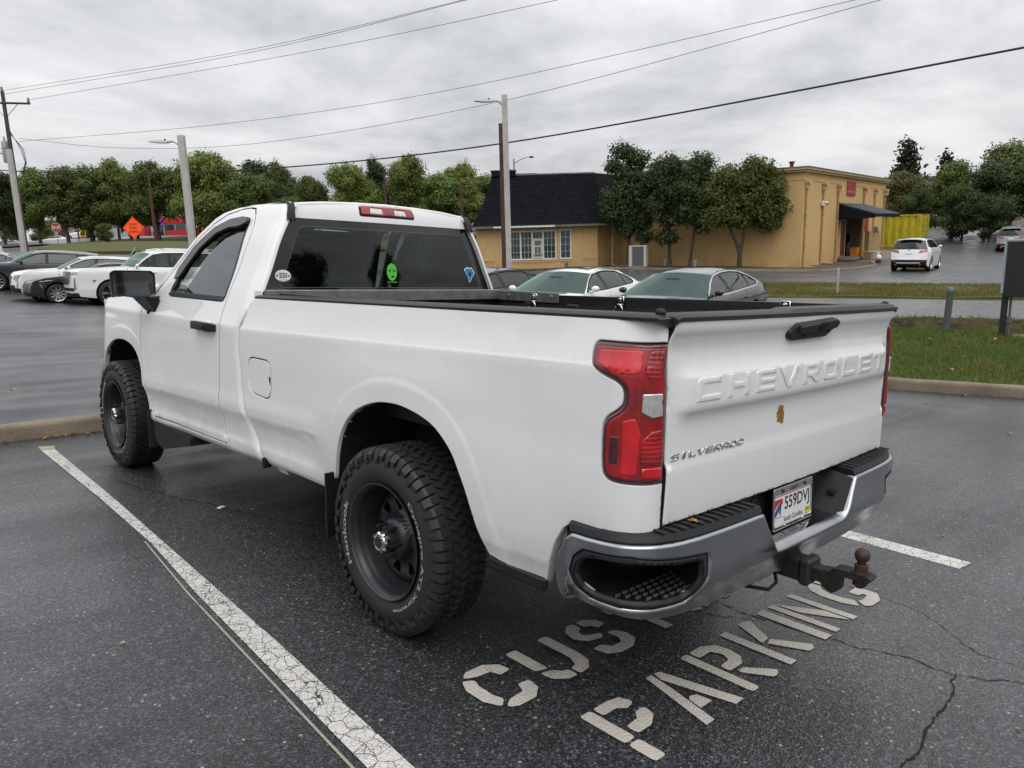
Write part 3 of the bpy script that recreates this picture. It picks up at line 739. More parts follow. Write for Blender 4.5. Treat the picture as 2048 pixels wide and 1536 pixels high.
cab_w0 = curve1([(1.10,.985),(1.196,.980),(1.214,.974),(1.31,.940),(1.40,.905),(1.52,.852),(1.678,.786),(1.80,.720),(1.84,.698),(1.88,.665),(1.90,.640),(1.92,.60)])
def cab_w(y, z):
 t = sstep((z - 1.10) / .10)
 return (1 - t) * body_w(max(y, 1.2), z) + t * cab_w0(z)
ARCH_R = [(.505,.47),(.462,.578),(.438,.68),(.405,.775),(.354,.852),(.283,.912),(.195,.952),(.104,.977),(.008,.987),(-.077,.985),(-.185,.968),(-.276,.941),(-.345,.900),(-.401,.850),(-.442,.790),(-.476,.732),(-.509,.66),(-.536,.596),(-.585,.500)]
ARCH_F = [(2.90,.435),(2.945,.47),(2.985,.53),(3.013,.60),(3.036,.70),(3.065,.791),(3.11,.858),(3.17,.912),(3.25,.948),(3.34,.967),(3.442,.975),(3.57,.969),(3.685,.946),(3.77,.912),(3.852,.860),(3.91,.79),(3.97,.70),(4.03,.58),(4.06,.50)]
GAP = [(1.14,.43),(1.251,.497),(1.36,.62),(1.44,.75),(1.48,.87),(1.510,1.05),(1.512,1.19),(1.432,1.345),(1.40,1.40)]
def flare(y, z):
 d = min(seg_dist((y, z), ARCH_R), seg_dist((y, z), ARCH_F))
 a = 1 - sstep((d - .082) / .030); b = 1 - sstep((d - .02) / .45)
 k = sstep((1.30 - z) / .25)
 return (.0022 * a + .012 * b) * k
def gap_in(y, z):
 d = seg_dist((y, z), GAP)
 r = .045
 return .013 * (1 - min(d / r, 1)) ** 2
CR_Y0, CR_RX, CR_RY, CR_YR = -1.10, .11, .155, -1.255
CR_L = .21
def bed_map(s, z):
 w = body_w(s, z)
 if s >= CR_Y0:
  return (-(w + flare(s, z) - gap_in(s, z)), s, z)
 t = (CR_Y0 - s) / CR_L
 if t < 1:
  th = t * math.pi / 2
  fl = flare(CR_Y0, z) * (1 - t)
  return (-(w + fl - CR_RX * (1 - math.cos(th))), CR_Y0 - CR_RY * math.sin(th), z)
 return (-(w - CR_RX) + (CR_Y0 - s - CR_L), CR_YR, z)
YK, CB_RX, CB_L = 1.53, .058, .12
cab_yr = curve1([(1.2,1.425),(1.40,1.435),(1.60,1.452),(1.80,1.475),(1.86,1.486),(1.90,1.500),(1.94,1.525)])
def cab_map(s, z):
 w = cab_w(s, z)
 if s >= YK or z < 1.30:
  g = gap_in(s, z) if z < 1.36 else 0
  if s > 3.85: taper = .30 * ((s - 3.85) / .5) ** 2
  else: taper = 0
  return (-(w + flare(s, z) - g - taper), s, z)
 t = (YK - s) / CB_L
 yr = cab_yr(z)
 if t < 1:
  th = t * math.pi / 2
  return (-(w - CB_RX * (1 - math.cos(th))), YK - (YK - yr) * math.sin(th), z)
 return (-(w - CB_RX) + (YK - s - CB_L), yr, z)
tg_base = curve1([(.70,-1.250),(.78,-1.262),(.92,-1.266),(.944,-1.266),(.956,-1.257),(1.06,-1.256),(1.18,-1.256),(1.25,-1.253),(1.31,-1.250),(1.345,-1.258),(1.385,-1.276),(1.408,-1.278),(1.426,-1.268)])
tg_ridge = curve1([(.9,0),(1.055,0),(1.08,.002),(1.13,.026),(1.145,.028),(1.222,.028),(1.234,.025),(1.264,.001),(1.28,0),(1.5,0)])
def tg_y(x, z):
 e = sstep((.845 - abs(x)) / .08)
 return tg_base(z) - tg_ridge(z) * e - .022 * (1 - (x / .87) ** 2)
def tg_map(x, z):
 return (x, tg_y(x, z), z)
# bumper plan: arc-length table of (|x|, y) from the centre line round the corner to the side
BM_PLAN = [(0,-1.362),(.45,-1.358),(.75,-1.345),(.86,-1.328),(.93,-1.302),(.985,-1.255),(1.018,-1.19),(1.030,-1.11),(1.032,-1.02),(1.030,-.92)]
_bs = [0.0]
for _i in range(1, len(BM_PLAN)):
 _bs.append(_bs[-1] + math.hypot(BM_PLAN[_i][0]-BM_PLAN[_i-1][0], BM_PLAN[_i][1]-BM_PLAN[_i-1][1]))
bm_px = curve1([(_bs[i], BM_PLAN[i][0]) for i in range(len(_bs))])
bm_py = curve1([(_bs[i], BM_PLAN[i][1]) for i in range(len(_bs))])
BM_END = _bs[-1]
bm_out = curve1([(.42,-.075),(.50,-.035),(.545,-.004),(.575,.010),(.60,.012),(.66,.006),(.74,0),(.80,-.003)])
def bm_map(s, z):
 a = abs(s); x = bm_px(a); y = bm_py(a)
 x1, y1 = bm_px(min(a + .01, BM_END)), bm_py(min(a + .01, BM_END)); x0, y0 = bm_px(max(a - .01, 0)), bm_py(max(a - .01, 0))
 tx, ty = x1 - x0, y1 - y0; l = math.hypot(tx, ty) or 1
 nx, ny = ty / l, -tx / l
 if ny > 0: nx, ny = -nx, -ny
 if nx < 0: nx = 0
 o = bm_out(z)
 x += nx * o; y += ny * o
 return (x if s >= 0 else -x, y, z)
def seam_s(x, z): return CR_Y0 - CR_L - (x + body_w(-1.25, z) - CR_RX)
# ================================================================ the pickup (built in lot coordinates under one Empty)
T = empty('pickup_truck'); T.matrix_world = LOT
tag(T, 'white regular cab pickup truck parked in the marked bay with black steel wheels', 'pickup truck')
LEFT = (-1, 0, 0); REAR = (0, -1, 0)
def both(fn):
 for mir in (False, True): fn(mir)
DOOR = [(2.855, .492), (2.93, .56), (3.02, .70), (3.062, .86), (3.070, 1.0), (3.068, 1.14), (3.065, 1.235), (2.90, 1.33), (2.735, 1.493), (2.52, 1.705), (2.385, 1.795), (2.25, 1.850), (2.09, 1.878), (1.98, 1.882), (1.905, 1.874), (1.845, 1.838), (1.797, 1.773), (1.766, 1.684), (1.752, 1.509), (1.760, 1.36), (1.762, 1.28), (1.757, 1.166), (1.765, .931), (1.770, .76), (1.748, .60), (1.712, .506)]
WIN = rounded([(2.655, 1.345), (1.800, 1.345), (1.806, 1.46), (1.835, 1.628), (1.888, 1.795), (1.955, 1.806), (2.09, 1.800), (2.25, 1.766), (2.44, 1.660), (2.56, 1.54)], .02, 2)
SHELL = [(2.90, .432), (2.945, .47)] + spline(ARCH_F[2:], 4) + [(4.10, .50), (4.30, .54), (4.36, .75), (4.38, 1.0), (4.33, 1.14), (4.22, 1.215), (3.9, 1.262), (3.5, 1.288), (3.15, 1.302), (2.95, 1.345), (2.772, 1.51), (2.55, 1.735), (2.42, 1.828), (2.33, 1.868), (2.17, 1.895), (1.95, 1.906), (1.75, 1.908), (1.52, 1.905), (1.425, 1.888), (1.417, 1.81), (1.413, 1.60), (1.41, 1.40), (1.455, 1.375), (1.436, 1.348), (1.500, 1.235), (1.514, 1.19), (1.512, 1.05), (1.482, .87), (1.442, .75), (1.362, .62), (1.253, .497), (1.275, .470), (2.0, .448)]
ZR = [.545, .562, .71, .738, .76, 1.196, 1.205, 1.214]
cab_row = lambda s, z: z + (rake(max(s, 1.2)) if z < 1.1 else 0)
def grow(poly, d):
 n = len(poly); sg = 1 if area2(poly) > 0 else -1; out = []
 for i in range(n):
  a = np.array(poly[i]) - np.array(poly[i - 1]); c = np.array(poly[(i + 1) % n]) - np.array(poly[i]); a = a / (np.hypot(*a) + 1e-9); c = c / (np.hypot(*c) + 1e-9)
  nn = np.array([(a[1] + c[1]), -(a[0] + c[0])]) * sg; nn /= np.hypot(*nn) + 1e-9
  out.append(tuple(np.array(poly[i]) + nn * d))
 return out
def arch_pts(arch):
 out = []
 P = resample_open(arch, .02)
 for d in (.078, .087, .097, .107, .117):
  for i in range(1, len(P) - 1):
   t = np.array(P[i + 1]) - np.array(P[i - 1]); t /= np.hypot(*t)
   for sg in (1, -1):
    q = np.array(P[i]) + sg * d * np.array([-t[1], t[0]])
    if abs(seg_dist(q, arch) - d) < .004 and (not out or min(math.hypot(q[0] - o_[0], q[1] - o_[1]) for o_ in out[-60:]) > .006): out.append(tuple(q))
 return out
AP_R = [p for p in arch_pts(ARCH_R) if not np_inside(np.array([p]), ARCH_R)[0] and p[1] > .5]; AP_F = [p for p in arch_pts(ARCH_F) if not np_inside(np.array([p]), ARCH_F)[0] and p[1] > .5]
def build_cab(mir):
 s = panel('cab_side', SHELL, cab_map, M['white_paint'], T, holes=[grow(DOOR, .0085)], step=.03, rr=.003, lip=.03, dark=1, rowf=cab_row, pts=AP_F, mirror=mir, out=LEFT, rows=ZR)
 d = panel('door', DOOR, cab_map, M['white_paint'], T, holes=[grow(WIN, .022)], step=.03, rr=.003, lip=.03, dark=2, rowf=cab_row, mirror=mir, out=LEFT, rows=ZR)
 fr = panel('window_frame', grow(WIN, .0215), cab_map, M['black_trim'], d, holes=[grow(WIN, -.012)], step=.05, rr=.003, lip=.025, mirror=mir, out=LEFT, off=-.004)
 g = panel('side_window', grow(WIN, -.010), cab_map, M['glass_side'], d, step=.12, rr=0, lip=0, mirror=mir, out=LEFT, off=-.014)
 sill = panel('window_sill', [(2.665, 1.333), (2.65, 1.352), (1.80, 1.352), (1.79, 1.328), (2.60, 1.322)], cab_map, M['black_trim'], d, step=.06, rr=.003, lip=.02, mirror=mir, out=LEFT, off=.004)
 # smoked rain deflector along the top of the window
 vis = panel('window_visor', [(2.62, 1.50), (2.49, 1.645), (2.30, 1.765), (2.12, 1.812), (1.955, 1.822), (1.875, 1.812), (1.868, 1.780), (1.95, 1.760), (2.09, 1.755), (2.23, 1.722), (2.39, 1.625), (2.49, 1.52), (2.55, 1.44), (2.62, 1.43)], cab_map, M['visor'], d, step=.06, rr=.004, lip=.012, mirror=mir, out=LEFT, off=.022)
 # door handle: recess cup, bar and lock
 h = MB(); sx = 1 if mir else -1
 y0, y1, z0 = 1.795, 2.085, 1.176; xw = cab_w(1.95, 1.176)
 bar = [(sx * (xw + .004), y0, z0 - .006), (sx * (xw + .030), y0 + .018, z0), (sx * (xw + .036), y0 + .07, z0 + .002), (sx * (xw + .037), (y0 + y1) / 2, z0 + .002), (sx * (xw + .036), y1 - .06, z0 + .002), (sx * (xw + .030), y1 - .016, z0), (sx * (xw + .004), y1, z0 - .004)]
 rings = []
 for i, p in enumerate(bar):
  hh = .019 if i in (0, 6) else .0235; tt = .013
  q = [(-tt, -hh), (tt * .8, -hh), (tt, -hh * .6), (tt, hh * .6), (tt * .8, hh), (-tt, hh)]
  rings.append([(p[0] + sx * a, p[1], p[2] + b) for a, b in q])
 m = 6
 h.add([v for r in rings for v in r], [(i*m + k, i*m + (k+1) % m, (i+1)*m + (k+1) % m, (i+1)*m + k) for i in range(6) for k in range(m)] + [tuple(range(m)), tuple(range(6*m, 7*m))])
 ho = fix_normals(h.build('door_handle', M['black_plastic'], d, smooth=True, angle=50))
 lk = MB(); lk.lathe([(.001, .008), (.0075, .008), (.009, 0)], 12, frame_M((sx * (xw + .049), 1.862, z0), (0, 1, 0), (0, 0, 1)) if sx > 0 else frame_M((sx * (xw + .049), 1.862, z0), (0, -1, 0), (0, 0, 1)))
 lk.build('lock', M['void'], d, smooth=True)
 cup = panel('handle_cup', rounded([(1.875, 1.215), (2.005, 1.215), (2.02, 1.135), (1.86, 1.135)], .045, 5), cab_map, M['white_paint'], d, step=.02, rr=.012, lip=0, mirror=mir, out=LEFT, off=.0035)
M['visor'] = simple('smoked_visor', (.016, .017, .016), .22, coat=.3, var=.2, vscale=6)
both(build_cab)
# inner black body behind the seams, wheel houses, floor: keeps light from leaking through the panel gaps
for c_, d_ in [((sx * .905, 2.28, .80), (.02, 1.70, .66)) for sx in (-1, 1)] + [((sx * .90, .95, .80), (.02, .62, .62)) for sx in (-1, 1)] + [((sx * .90, -.93, .95), (.02, .52, .5)) for sx in (-1, 1)] + [((0, 2.2, .50), (1.80, 2.6, .05)), ((0, 3.06, .85), (1.80, .04, .75)), ((0, 1.50, .92), (1.72, .03, .80)), ((0, 4.0, .95), (1.3, .5, .4))]:
 q = MB(); q.box(c_, d_); q.build('inner_panel', M['void'], T)
gb = MB()
for sx in (-1, 1):
 for i in range(len(GAP) - 1):
  (y0, z0), (y1, z1) = GAP[i], GAP[i + 1]; xw = sx * (min(body_w(y0, z0), body_w(y1, z1)) - .034)
  gb.add([(xw, y0 - .05, z0), (xw, y0 + .05, z0), (xw, y1 + .05, z1), (xw, y1 - .05, z1)], [(0, 1, 2, 3)])
tag(gb.build('gap_backing', M['white_paint'], T), kind='stuff')
# wheel-house liners
def liner(arch, mir):
 sx = 1 if mir else -1; V = []; F = []; n = len(arch)
 for (y, z) in arch:
  V += [(sx * (cab_w(y, z) if y > 2 else body_w(y, z)) * .995, y, z), (sx * .55, y, z + .02)]
 for i in range(n - 1): F.append((2*i, 2*i+1, 2*i+3, 2*i+2))
 b = len(V)
 V += [(sx * .55, y, z + .02) for y, z in arch]; F.append(tuple(range(b, b + n)))
 mesh_obj('wheel_liner', V, F, M['under'], T)
for a in (ARCH_R, ARCH_F): both(lambda mir: liner(a, mir))
# roof skin with raised centre, ditch mouldings
def roof_map(x, y):
 e = min(abs(x) / .66, 1.0)
 zc = 1.938 - .030 * (max(0, 2.0 - y) / .5) ** 2 * .35 - .16 * max(0, (y - 2.0) / .75) ** 1.6
 return (x, y, zc - .038 * e ** 3.2)
panel('roof', rounded([(-.648, 1.512), (-.40, 1.506), (0, 1.508), (.40, 1.506), (.648, 1.512), (.640, 2.25), (.60, 2.55), (-.60, 2.55), (-.640, 2.25)], .03, 3), roof_map, M['white_paint'], T, step=.06, rr=.010, lip=.02, out=(0, 0, 1))
# back of the cab: header above the glass
def back_map(x, z):
 yr = cab_yr(z); bow = .030 * (1 - (x / .70) ** 2)
 return (x, yr - bow + .03, z)
def back_y(x, z): return back_map(x, z)[1]
def wx(z): return cab_w0(z) - CB_RX
hd = [(-wx(1.812) + .002, 1.812), (wx(1.812) - .002, 1.812), (wx(1.87), 1.872), (.645, 1.895), (.45, 1.916), (.22, 1.928), (0, 1.932), (-.22, 1.928), (-.45, 1.916), (-.645, 1.895), (-wx(1.87), 1.872)]
CHM = rounded([(-.205, 1.846), (.215, 1.846), (.195, 1.918), (-.200, 1.918)], .016, 3)
panel('cab_header', hd, back_map, M['white_paint'], T, holes=[CHM], step=.035, rr=.0015, lip=.012, out=REAR, off=.004)
cl = panel('high_brake_lamp', grow(CHM, -.001), back_map, M['black_plastic'], T, step=.03, rr=.004, lip=.03, out=REAR, off=-.002)
panel('red_lens', rounded([(-.190, 1.858), (.198, 1.857), (.182, 1.911), (-.184, 1.911)], .012, 3), back_map, M['red'], cl, holes=[rounded([(-.125, 1.866), (-.035, 1.864), (-.035, 1.900), (-.120, 1.901)], .006, 2), rounded([(.055, 1.864), (.145, 1.862), (.136, 1.897), (.055, 1.899)], .006, 2)], step=.02, rr=.004, lip=.01, out=REAR, off=.008)
for q in ([(-.125, 1.866), (-.035, 1.864), (-.035, 1.900), (-.120, 1.901)], [(.055, 1.864), (.145, 1.862), (.136, 1.897), (.055, 1.899)]):
 panel('cargo_lamp', rounded(q, .006, 2), back_map, M['lens_clear'], cl, step=.015, rr=.003, lip=.006, out=REAR, off=.006)
for sx in (-1, 1):
 st = MB(); P = [(sx * .662, 1.466, 1.800), (sx * .660, 1.474, 1.835), (sx * .652, 1.485, 1.868), (sx * .642, 1.508, 1.893), (sx * .632, 1.56, 1.899), (sx * .618, 2.0, 1.894), (sx * .60, 2.3, 1.852), (sx * .58, 2.5, 1.76)]
 W = [.024, .022, .020, .018, .016, .014, .013, .012]; V = []; F = []
 for i, p in enumerate(P):
  V += [(p[0] - W[i], p[1] - .004, p[2] + .004), (p[0] + W[i], p[1] - .004, p[2] + .004)]
  if i: F.append((2*i-2, 2*i-1, 2*i+1, 2*i))
 b = len(V); V += [(v[0], v[1] + .02, v[2] - .02) for v in V[:b]]
 F += [(2*i, 2*i+2, b+2*i+2, b+2*i) for i in range(len(P)-1)] + [(2*i+1, 2*i+3, b+2*i+3, b+2*i+1) for i in range(len(P)-1)]
 fix_normals(mesh_obj('roof_moulding', V, F, M['black_trim'], T, smooth=True, angle=60))
# rear glass: pane, printed black band, defroster edge line and stickers
GL = rounded([(-wx(1.38), 1.375), (wx(1.38), 1.375), (wx(1.60) , 1.60), (wx(1.82) - .004, 1.822), (-wx(1.82) + .004, 1.822), (-wx(1.60), 1.60)], [.01, .01, 0, .02, .02, 0], 3)
ING = rounded([(-.735, 1.42), (.765, 1.42), (.605, 1.765), (-.600, 1.765)], [.02, .02, .05, .05], 4)
rw = panel('rear_window', ING, back_map, M['glass_rear'], T, step=.12, rr=0, lip=0, out=REAR, off=.001)
panel('frit_band', GL, back_map, M['glass_band'], rw, holes=[grow(ING, -.002)], step=.06, rr=0, lip=0, out=REAR, off=0)
ln = grow(ING, .004)
panel('band_edge', ln, back_map, M['band_edge'] if 'band_edge' in M else M['steel_dirty'], rw, holes=[grow(ING, .0012)], step=.1, rr=0, lip=0, out=REAR, off=.0015)
def sticker(name, vs_fs, mat, cx, cz, off, parent):
 vs, fs = vs_fs
 P = [Vector(back_map(cx + v[0], cz + v[1])) + Vector((0, -off, 0)) for v in vs]
 o = mesh_obj(name, P, fs, mat, parent); return o
def ell(a, b, n=28): return [(a * math.cos(2*math.pi*k/n), b * math.sin(2*math.pi*k/n), 0) for k in range(n)], [tuple(range(n))]
M['sticker_white'] = simple('white_sticker', (.80, .80, .78), .4, var=.05)
M['sticker_green'] = simple('green_sticker', (.10, .52, .045), .5, var=.08)
M['sticker_blue'] = simple('blue_sticker', (.03, .22, .55), .4, var=.35, vscale=24)
so = sticker('oval_sticker', ell(.047, .033), M['sticker_white'], -.722, 1.484, .006, rw)
sticker('oval_sticker_letters', fit_text('SSI', .044, .029, bold=.012), M['dk_text'], -.722, 1.486, .0075, rw)
def star(r, n=5):
 v = [(0, 0, 0)] + [((r if k % 2 == 0 else r * .42) * math.sin(math.pi * k / n), (r if k % 2 == 0 else r * .42) * math.cos(math.pi * k / n), 0) for k in range(2 * n)]
 return v, [(0, 1 + k, 1 + (k + 1) % (2 * n)) for k in range(2 * n)]
for dx in (-.034, .034): sticker('oval_sticker_star', star(.0085), M['dk_text'], -.722 + dx, 1.484, .0075, rw)
sticker('oval_sticker_letters', fit_text('ST SIMONS ISLAND', .05, .005), M['dk_text'], -.722, 1.459, .0075, rw)
# green decal: a plain round mask-like oval with eye slots and a mouth, and a word below
sticker('green_decal', ell(.038, .054), M['sticker_green'], .0, 1.515, .006, rw)
for dx in (-.016, .016): sticker('decal_eye', ([(-.011, .005 * (1 if dx > 0 else -1) + .002, 0), (0, -.007, 0), (.011, -.005 * (1 if dx > 0 else -1) + .002, 0), (0, .007, 0)], [(0, 1, 2, 3)]), M['black_text'], dx, 1.523, .0075, rw)
sticker('decal_mouth', ([(-.013, 0, 0), (0, -.008, 0), (.014, 0, 0), (0, .006, 0)], [(0, 1, 2, 3)]), M['black_text'], .004, 1.487, .0075, rw)
sticker('decal_letters', fit_text('NIGHTRIDER', .074, .009, bold=.02), M['sticker_green'], .0, 1.452, .006, rw)
SC = [(-.046, .030), (-.020, .046), (.010, .040), (.020, .046), (.048, .012), (.040, -.006), (.022, -.022), (.010, -.046), (-.004, -.050), (-.016, -.018), (-.036, .012)]
sticker('state_sticker', ([(x * 1.08, y * 1.08, 0) for x, y in SC], [tuple(range(len(SC)))]), M['sticker_white'], .660, 1.508, .006, rw)
sticker('state_sticker_print', ([(x * .93, y * .93, 0) for x, y in SC], [tuple(range(len(SC)))]), M['sticker_blue'], .660, 1.508, .0072, rw)
sticker('state_sticker_print', ell(.013, .014, 14), M['dk_text'], .664, 1.510, .0084, rw)
# cabin interior
cb = MB()
cb.box((0, 2.15, .95), (1.50, .50, .16), bev=.03); cb.box((-.40, 1.83, 1.14), (.62, .15, .52), bev=.04); cb.box((.40, 1.83, 1.14), (.62, .15, .52), bev=.04); cb.box((0, 1.84, 1.10), (.24, .13, .42), bev=.03)
cb.build('bench_seat', M['interior'], T, smooth=True)
for sx in (-.40, .40):
 hr = MB(); hr.box((sx, 1.84, 1.50), (.27, .09, .19), bev=.03); hr.tube([(sx - .05, 1.84, 1.36), (sx - .05, 1.84, 1.44)], .008); hr.tube([(sx + .05, 1.84, 1.36), (sx + .05, 1.84, 1.44)], .008)
 hr.build('headrest', M['interior'], T, smooth=True)
ds = MB(); ds.box((0, 2.86, 1.12), (1.60, .36, .30), bev=.05); ds.box((-.42, 2.74, 1.29), (.36, .20, .08), bev=.03); ds.build('dashboard', M['interior'], T, smooth=True)
sw = MB(); c = Vector((-.42, 2.50, 1.215)); n = Vector((0, -.80, .42)).normalized(); a = Vector((1, 0, 0)); b = n.cross(a)
sw.tube([c + (a * math.cos(t) + b * math.sin(t)) * .19 for t in [2 * math.pi * k / 28 for k in range(29)]], .016, 8, cap=False)
for an in (.1, math.pi - .1, -math.pi / 2): sw.tube([c, c + (a * math.cos(an) + b * math.sin(an)) * .18], .016, 6)
sw.tube([c, c - n * .25], .03, 8); sw.build('steering_wheel', M['interior'], T, smooth=True)
rm = MB(); rm.box((0, 2.52, 1.66), (.24, .03, .07), bev=.01); rm.build('cabin_mirror', M['interior'], T)
# headliner and rear inner trim
hl = MB(); hl.box((0, 2.02, 1.845), (1.20, .95, .02)); hl.build('headliner', M['interior_lt'], T)
# windscreen + cowl + bonnet + plain front end
ws = lambda x, z: (x, 2.98 - (z - 1.27) * .92 - .10 * (x / .75) ** 2, z)
panel('windscreen', rounded([(-.80, 1.275), (.80, 1.275), (.60, 1.80), (-.60, 1.80)], .03, 3), ws, M['glass_wind'], T, step=.2, rr=0, lip=0, out=(0, 1, 0))
def hood_map(x, y):
 e = abs(x) / .93
 return (x, y, 1.315 - .045 * e ** 2.5 - .05 * max(0, (y - 3.2) / 1.1) ** 2 + .018 * sstep((abs(x) - .35) / .1) * sstep((.75 - abs(x)) / .1))
panel('bonnet', [(-.925, 2.98), (.925, 2.98), (.925, 4.12), (.82, 4.36), (-.82, 4.36), (-.925, 4.12)], hood_map, M['white_paint'], T, step=.08, rr=.01, lip=.03, out=(0, 0, 1))
fr = MB(); fr.box((0, 4.30, .98), (1.30, .14, .34), bev=.02); fr.build('grille', M['black_plastic'], T)
fb = MB(); fb.prism([(-.985, 4.08), (-.86, 4.30), (-.66, 4.44), (.66, 4.44), (.86, 4.30), (.985, 4.08), (.6, 4.1), (-.6, 4.1)], .50, .76); fb.build('front_bumper', M['chrome'], T, smooth=True)
for sx in (-1, 1):
 q = MB(); q.box((sx * .60, 4.32, 1.04), (.22, .08, .16), bev=.03); q.build('headlamp', M['head_lens'], T, smooth=True)
# ---------------------------------------------------------------- bed
RAILZ = lambda y: 1.366 + .0165 * (1.36 - y)
LAMP = spline([(-1.300, 1.341), (-1.20, 1.338), (-1.085, 1.337), (-1.058, 1.334), (-1.045, 1.318), (-1.044, 1.29), (-1.052, 1.262), (-1.075, 1.244), (-1.110, 1.230), (-1.140, 1.218), (-1.158, 1.204), (-1.166, 1.186), (-1.167, 1.165), (-1.163, 1.147), (-1.148, 1.130), (-1.128, 1.114), (-1.115, 1.096), (-1.109, 1.072), (-1.109, 1.0), (-1.114, .945), (-1.124, .921), (-1.145, .908), (-1.18, .904), (-1.25, .903), (-1.330, .903)], 3)
SEAM = curve1([(.70,-.857),(.90,-.857),(1.10,-.861),(1.34,-.866),(1.45,-.864)])
def SS(z): return seam_s(SEAM(z), z)
BED = [(-.585, .500), (-.86, .462), (-.900, .575), (-.928, .650), (-.965, .708), (-1.003, .738), (-1.105, .738), (-1.20, .742), (SS(.757), .757), (SS(.90), .90), (SS(1.1), 1.10), (SS(1.335), 1.335), (SS(1.37), 1.37), (SS(1.4), RAILZ(-1.25) - .001)] + [(-1.10, RAILZ(-1.1)), (0, RAILZ(0)), (1.0, RAILZ(1.0)), (1.352, RAILZ(1.35))] + [(1.38, 1.355), (1.428, 1.340), (1.494, 1.235), (1.507, 1.19), (1.505, 1.05), (1.476, .87), (1.436, .75), (1.356, .62), (1.246, .495), (1.235, .478)] + [(.52, .494), (.503, .50)] + spline(ARCH_R[1:-1], 4)
_i0 = next(i for i, p in enumerate(BED) if abs(p[1] - .90) < 1e-6)
BEDO = BED[:_i0] + [(SS(.9), .9015)] + [p for p in LAMP[::-1] if p[0] > SS(p[1]) + .012] + [(SS(1.3385), 1.3385)] + BED[_i0 + 3:]
FUEL = rounded([(1.372, 1.045), (1.115, 1.045), (1.115, .845), (1.372, .862)], [.06, .06, .06, .09], 6)
def build_bed(mir):
 holes = [grow(FUEL, .0055)] if not mir else []
 b = panel('bed_side', BEDO, bed_map, M['white_paint'], T, holes=holes, step=.024, rr=.005, lip=.03, dark=1, rowf=lambda s, z: z + rake(max(s, -1.35)), pts=AP_R, mirror=mir, out=LEFT, rows=ZR)
 if not mir:
  f = panel('fuel_door', FUEL, bed_map, M['white_paint'], b, holes=[[(1.13, .965), (1.1175, .960), (1.1175, .912), (1.13, .920), (1.136, .945)]], step=.03, rr=.003, lip=.02, dark=2, out=LEFT)
  panel('fuel_door_notch', [(1.14, .97), (1.11, .965), (1.11, .905), (1.14, .912)], bed_map, M['void'], b, step=.03, rr=0, lip=0, out=LEFT, off=-.016)
 LP = grow([(SS(1.3385) + .001, 1.3385)] + [p for p in LAMP if p[0] > SS(p[1]) + .012] + [(SS(.9) + .001, .9015), (SS(1.0) + .001, 1.0), (SS(1.1) + .001, 1.10), (SS(1.22) + .001, 1.22)], -.0022)
 L = panel('tail_lamp', LP, bed_map, M['red_dark'], T, step=.025, rr=.012, lip=.03, mirror=mir, out=LEFT if 0 else (-1, -1, 0), off=.006)
 k = lambda poly, nm, mt, off=.010, r=.008, rr=.004: panel(nm, rounded(poly, r, 3), bed_map, M[mt], L, step=.02, rr=rr, lip=.012, mirror=mir, out=(-1, -1, 0), off=off)
 LI = grow(LP, -.015)
 panel('red_lens', LI, bed_map, M['red'], L, step=.025, rr=.004, lip=.008, mirror=mir, out=(-1, -1, 0), off=.0085)
 k([(-1.078, 1.308), (-1.210, 1.314), (-1.214, 1.245), (-1.150, 1.240), (-1.082, 1.266)], 'side_lens', 'red_bright', .0105, .014)
 k([(-1.228, 1.314), (-1.276, 1.316), (-1.280, 1.226), (-1.240, 1.222), (-1.226, 1.25)], 'turn_lens', 'red_rib', .0105, .010)
 k([(-1.222, 1.186), (-1.288, 1.188), (-1.293, 1.118), (-1.256, 1.113), (-1.222, 1.130)], 'reverse_lens', 'lens_clear', .013, .004)
 k([(-1.170, 1.100), (-1.205, 1.112), (-1.222, 1.064), (-1.219, .935), (-1.172, .935)], 'brake_lens', 'red_bright', .0105, .010)
 k([(-1.228, 1.045), (-1.258, 1.072), (-1.296, 1.076), (-1.304, .968), (-1.228, .966)], 'stop_lens', 'red_rib', .0115, .006)
 k([(-1.232, .958), (-1.304, .960), (-1.306, .928), (-1.234, .926)], 'reflector', 'red_bright', .012, .003)
 k([(-1.136, 1.050), (-1.162, 1.050), (-1.162, .965), (-1.136, .965)], 'side_reflector', 'red_dark', .0105, .002)
 # rail cap: black strip on top of the bed side
 sx = 1 if mir else -1
 V = []; F = []
 ys = [1.395, 1.36, 1.0, .5, 0, -.5, -1.0, -1.235, -1.262]
 for i, y in enumerate(ys):
  z = RAILZ(y); xo = body_w(y, z) + .001; e = .0 if 0 < i < len(ys) - 1 else .012
  V += [(sx * (xo - e), y, z - .004), (sx * (xo + .001 - e), y, z + .005), (sx * (xo - .012), y, z + .013 - e), (sx * .815, y, z + .015 - e), (sx * .80, y, z + .014), (sx * .80, y, z - .045)]
  if i: F += [(6*i-6+k, 6*i-5+k, 6*i+1+k, 6*i+k) for k in range(5)]
 F += [tuple(range(6)), tuple(range(6*len(ys)-6, 6*len(ys)))[::-1]]
 fix_normals(mesh_obj('rail_cap', V, F, M['black_trim'], T, smooth=True, angle=35))
both(build_bed)
bl = MB()
bl.box((0, .05, .885), (1.62, 2.60, .03))
for sx in (-1, 1):
 bl.box((sx * .815, .08, 1.14), (.03, 2.54, .50)); bl.box((sx * .66, 0, 1.01), (.30, .80, .24), bev=.05)
 for y in (-.95, -.55, .62, 1.0): bl.box((sx * .797, y, 1.13), (.02, .10, .42), bev=.008)
bl.box((0, 1.352, 1.13), (1.64, .03, .50))
for x in (-.6, -.3, 0, .3, .6): bl.box((x, 1.33, 1.12), (.12, .025, .42), bev=.01)
for i in range(13): bl.box((-.72 + i * .12, .05, .905), (.06, 2.55, .016))
bl.build('bed_liner', M['liner'], T)
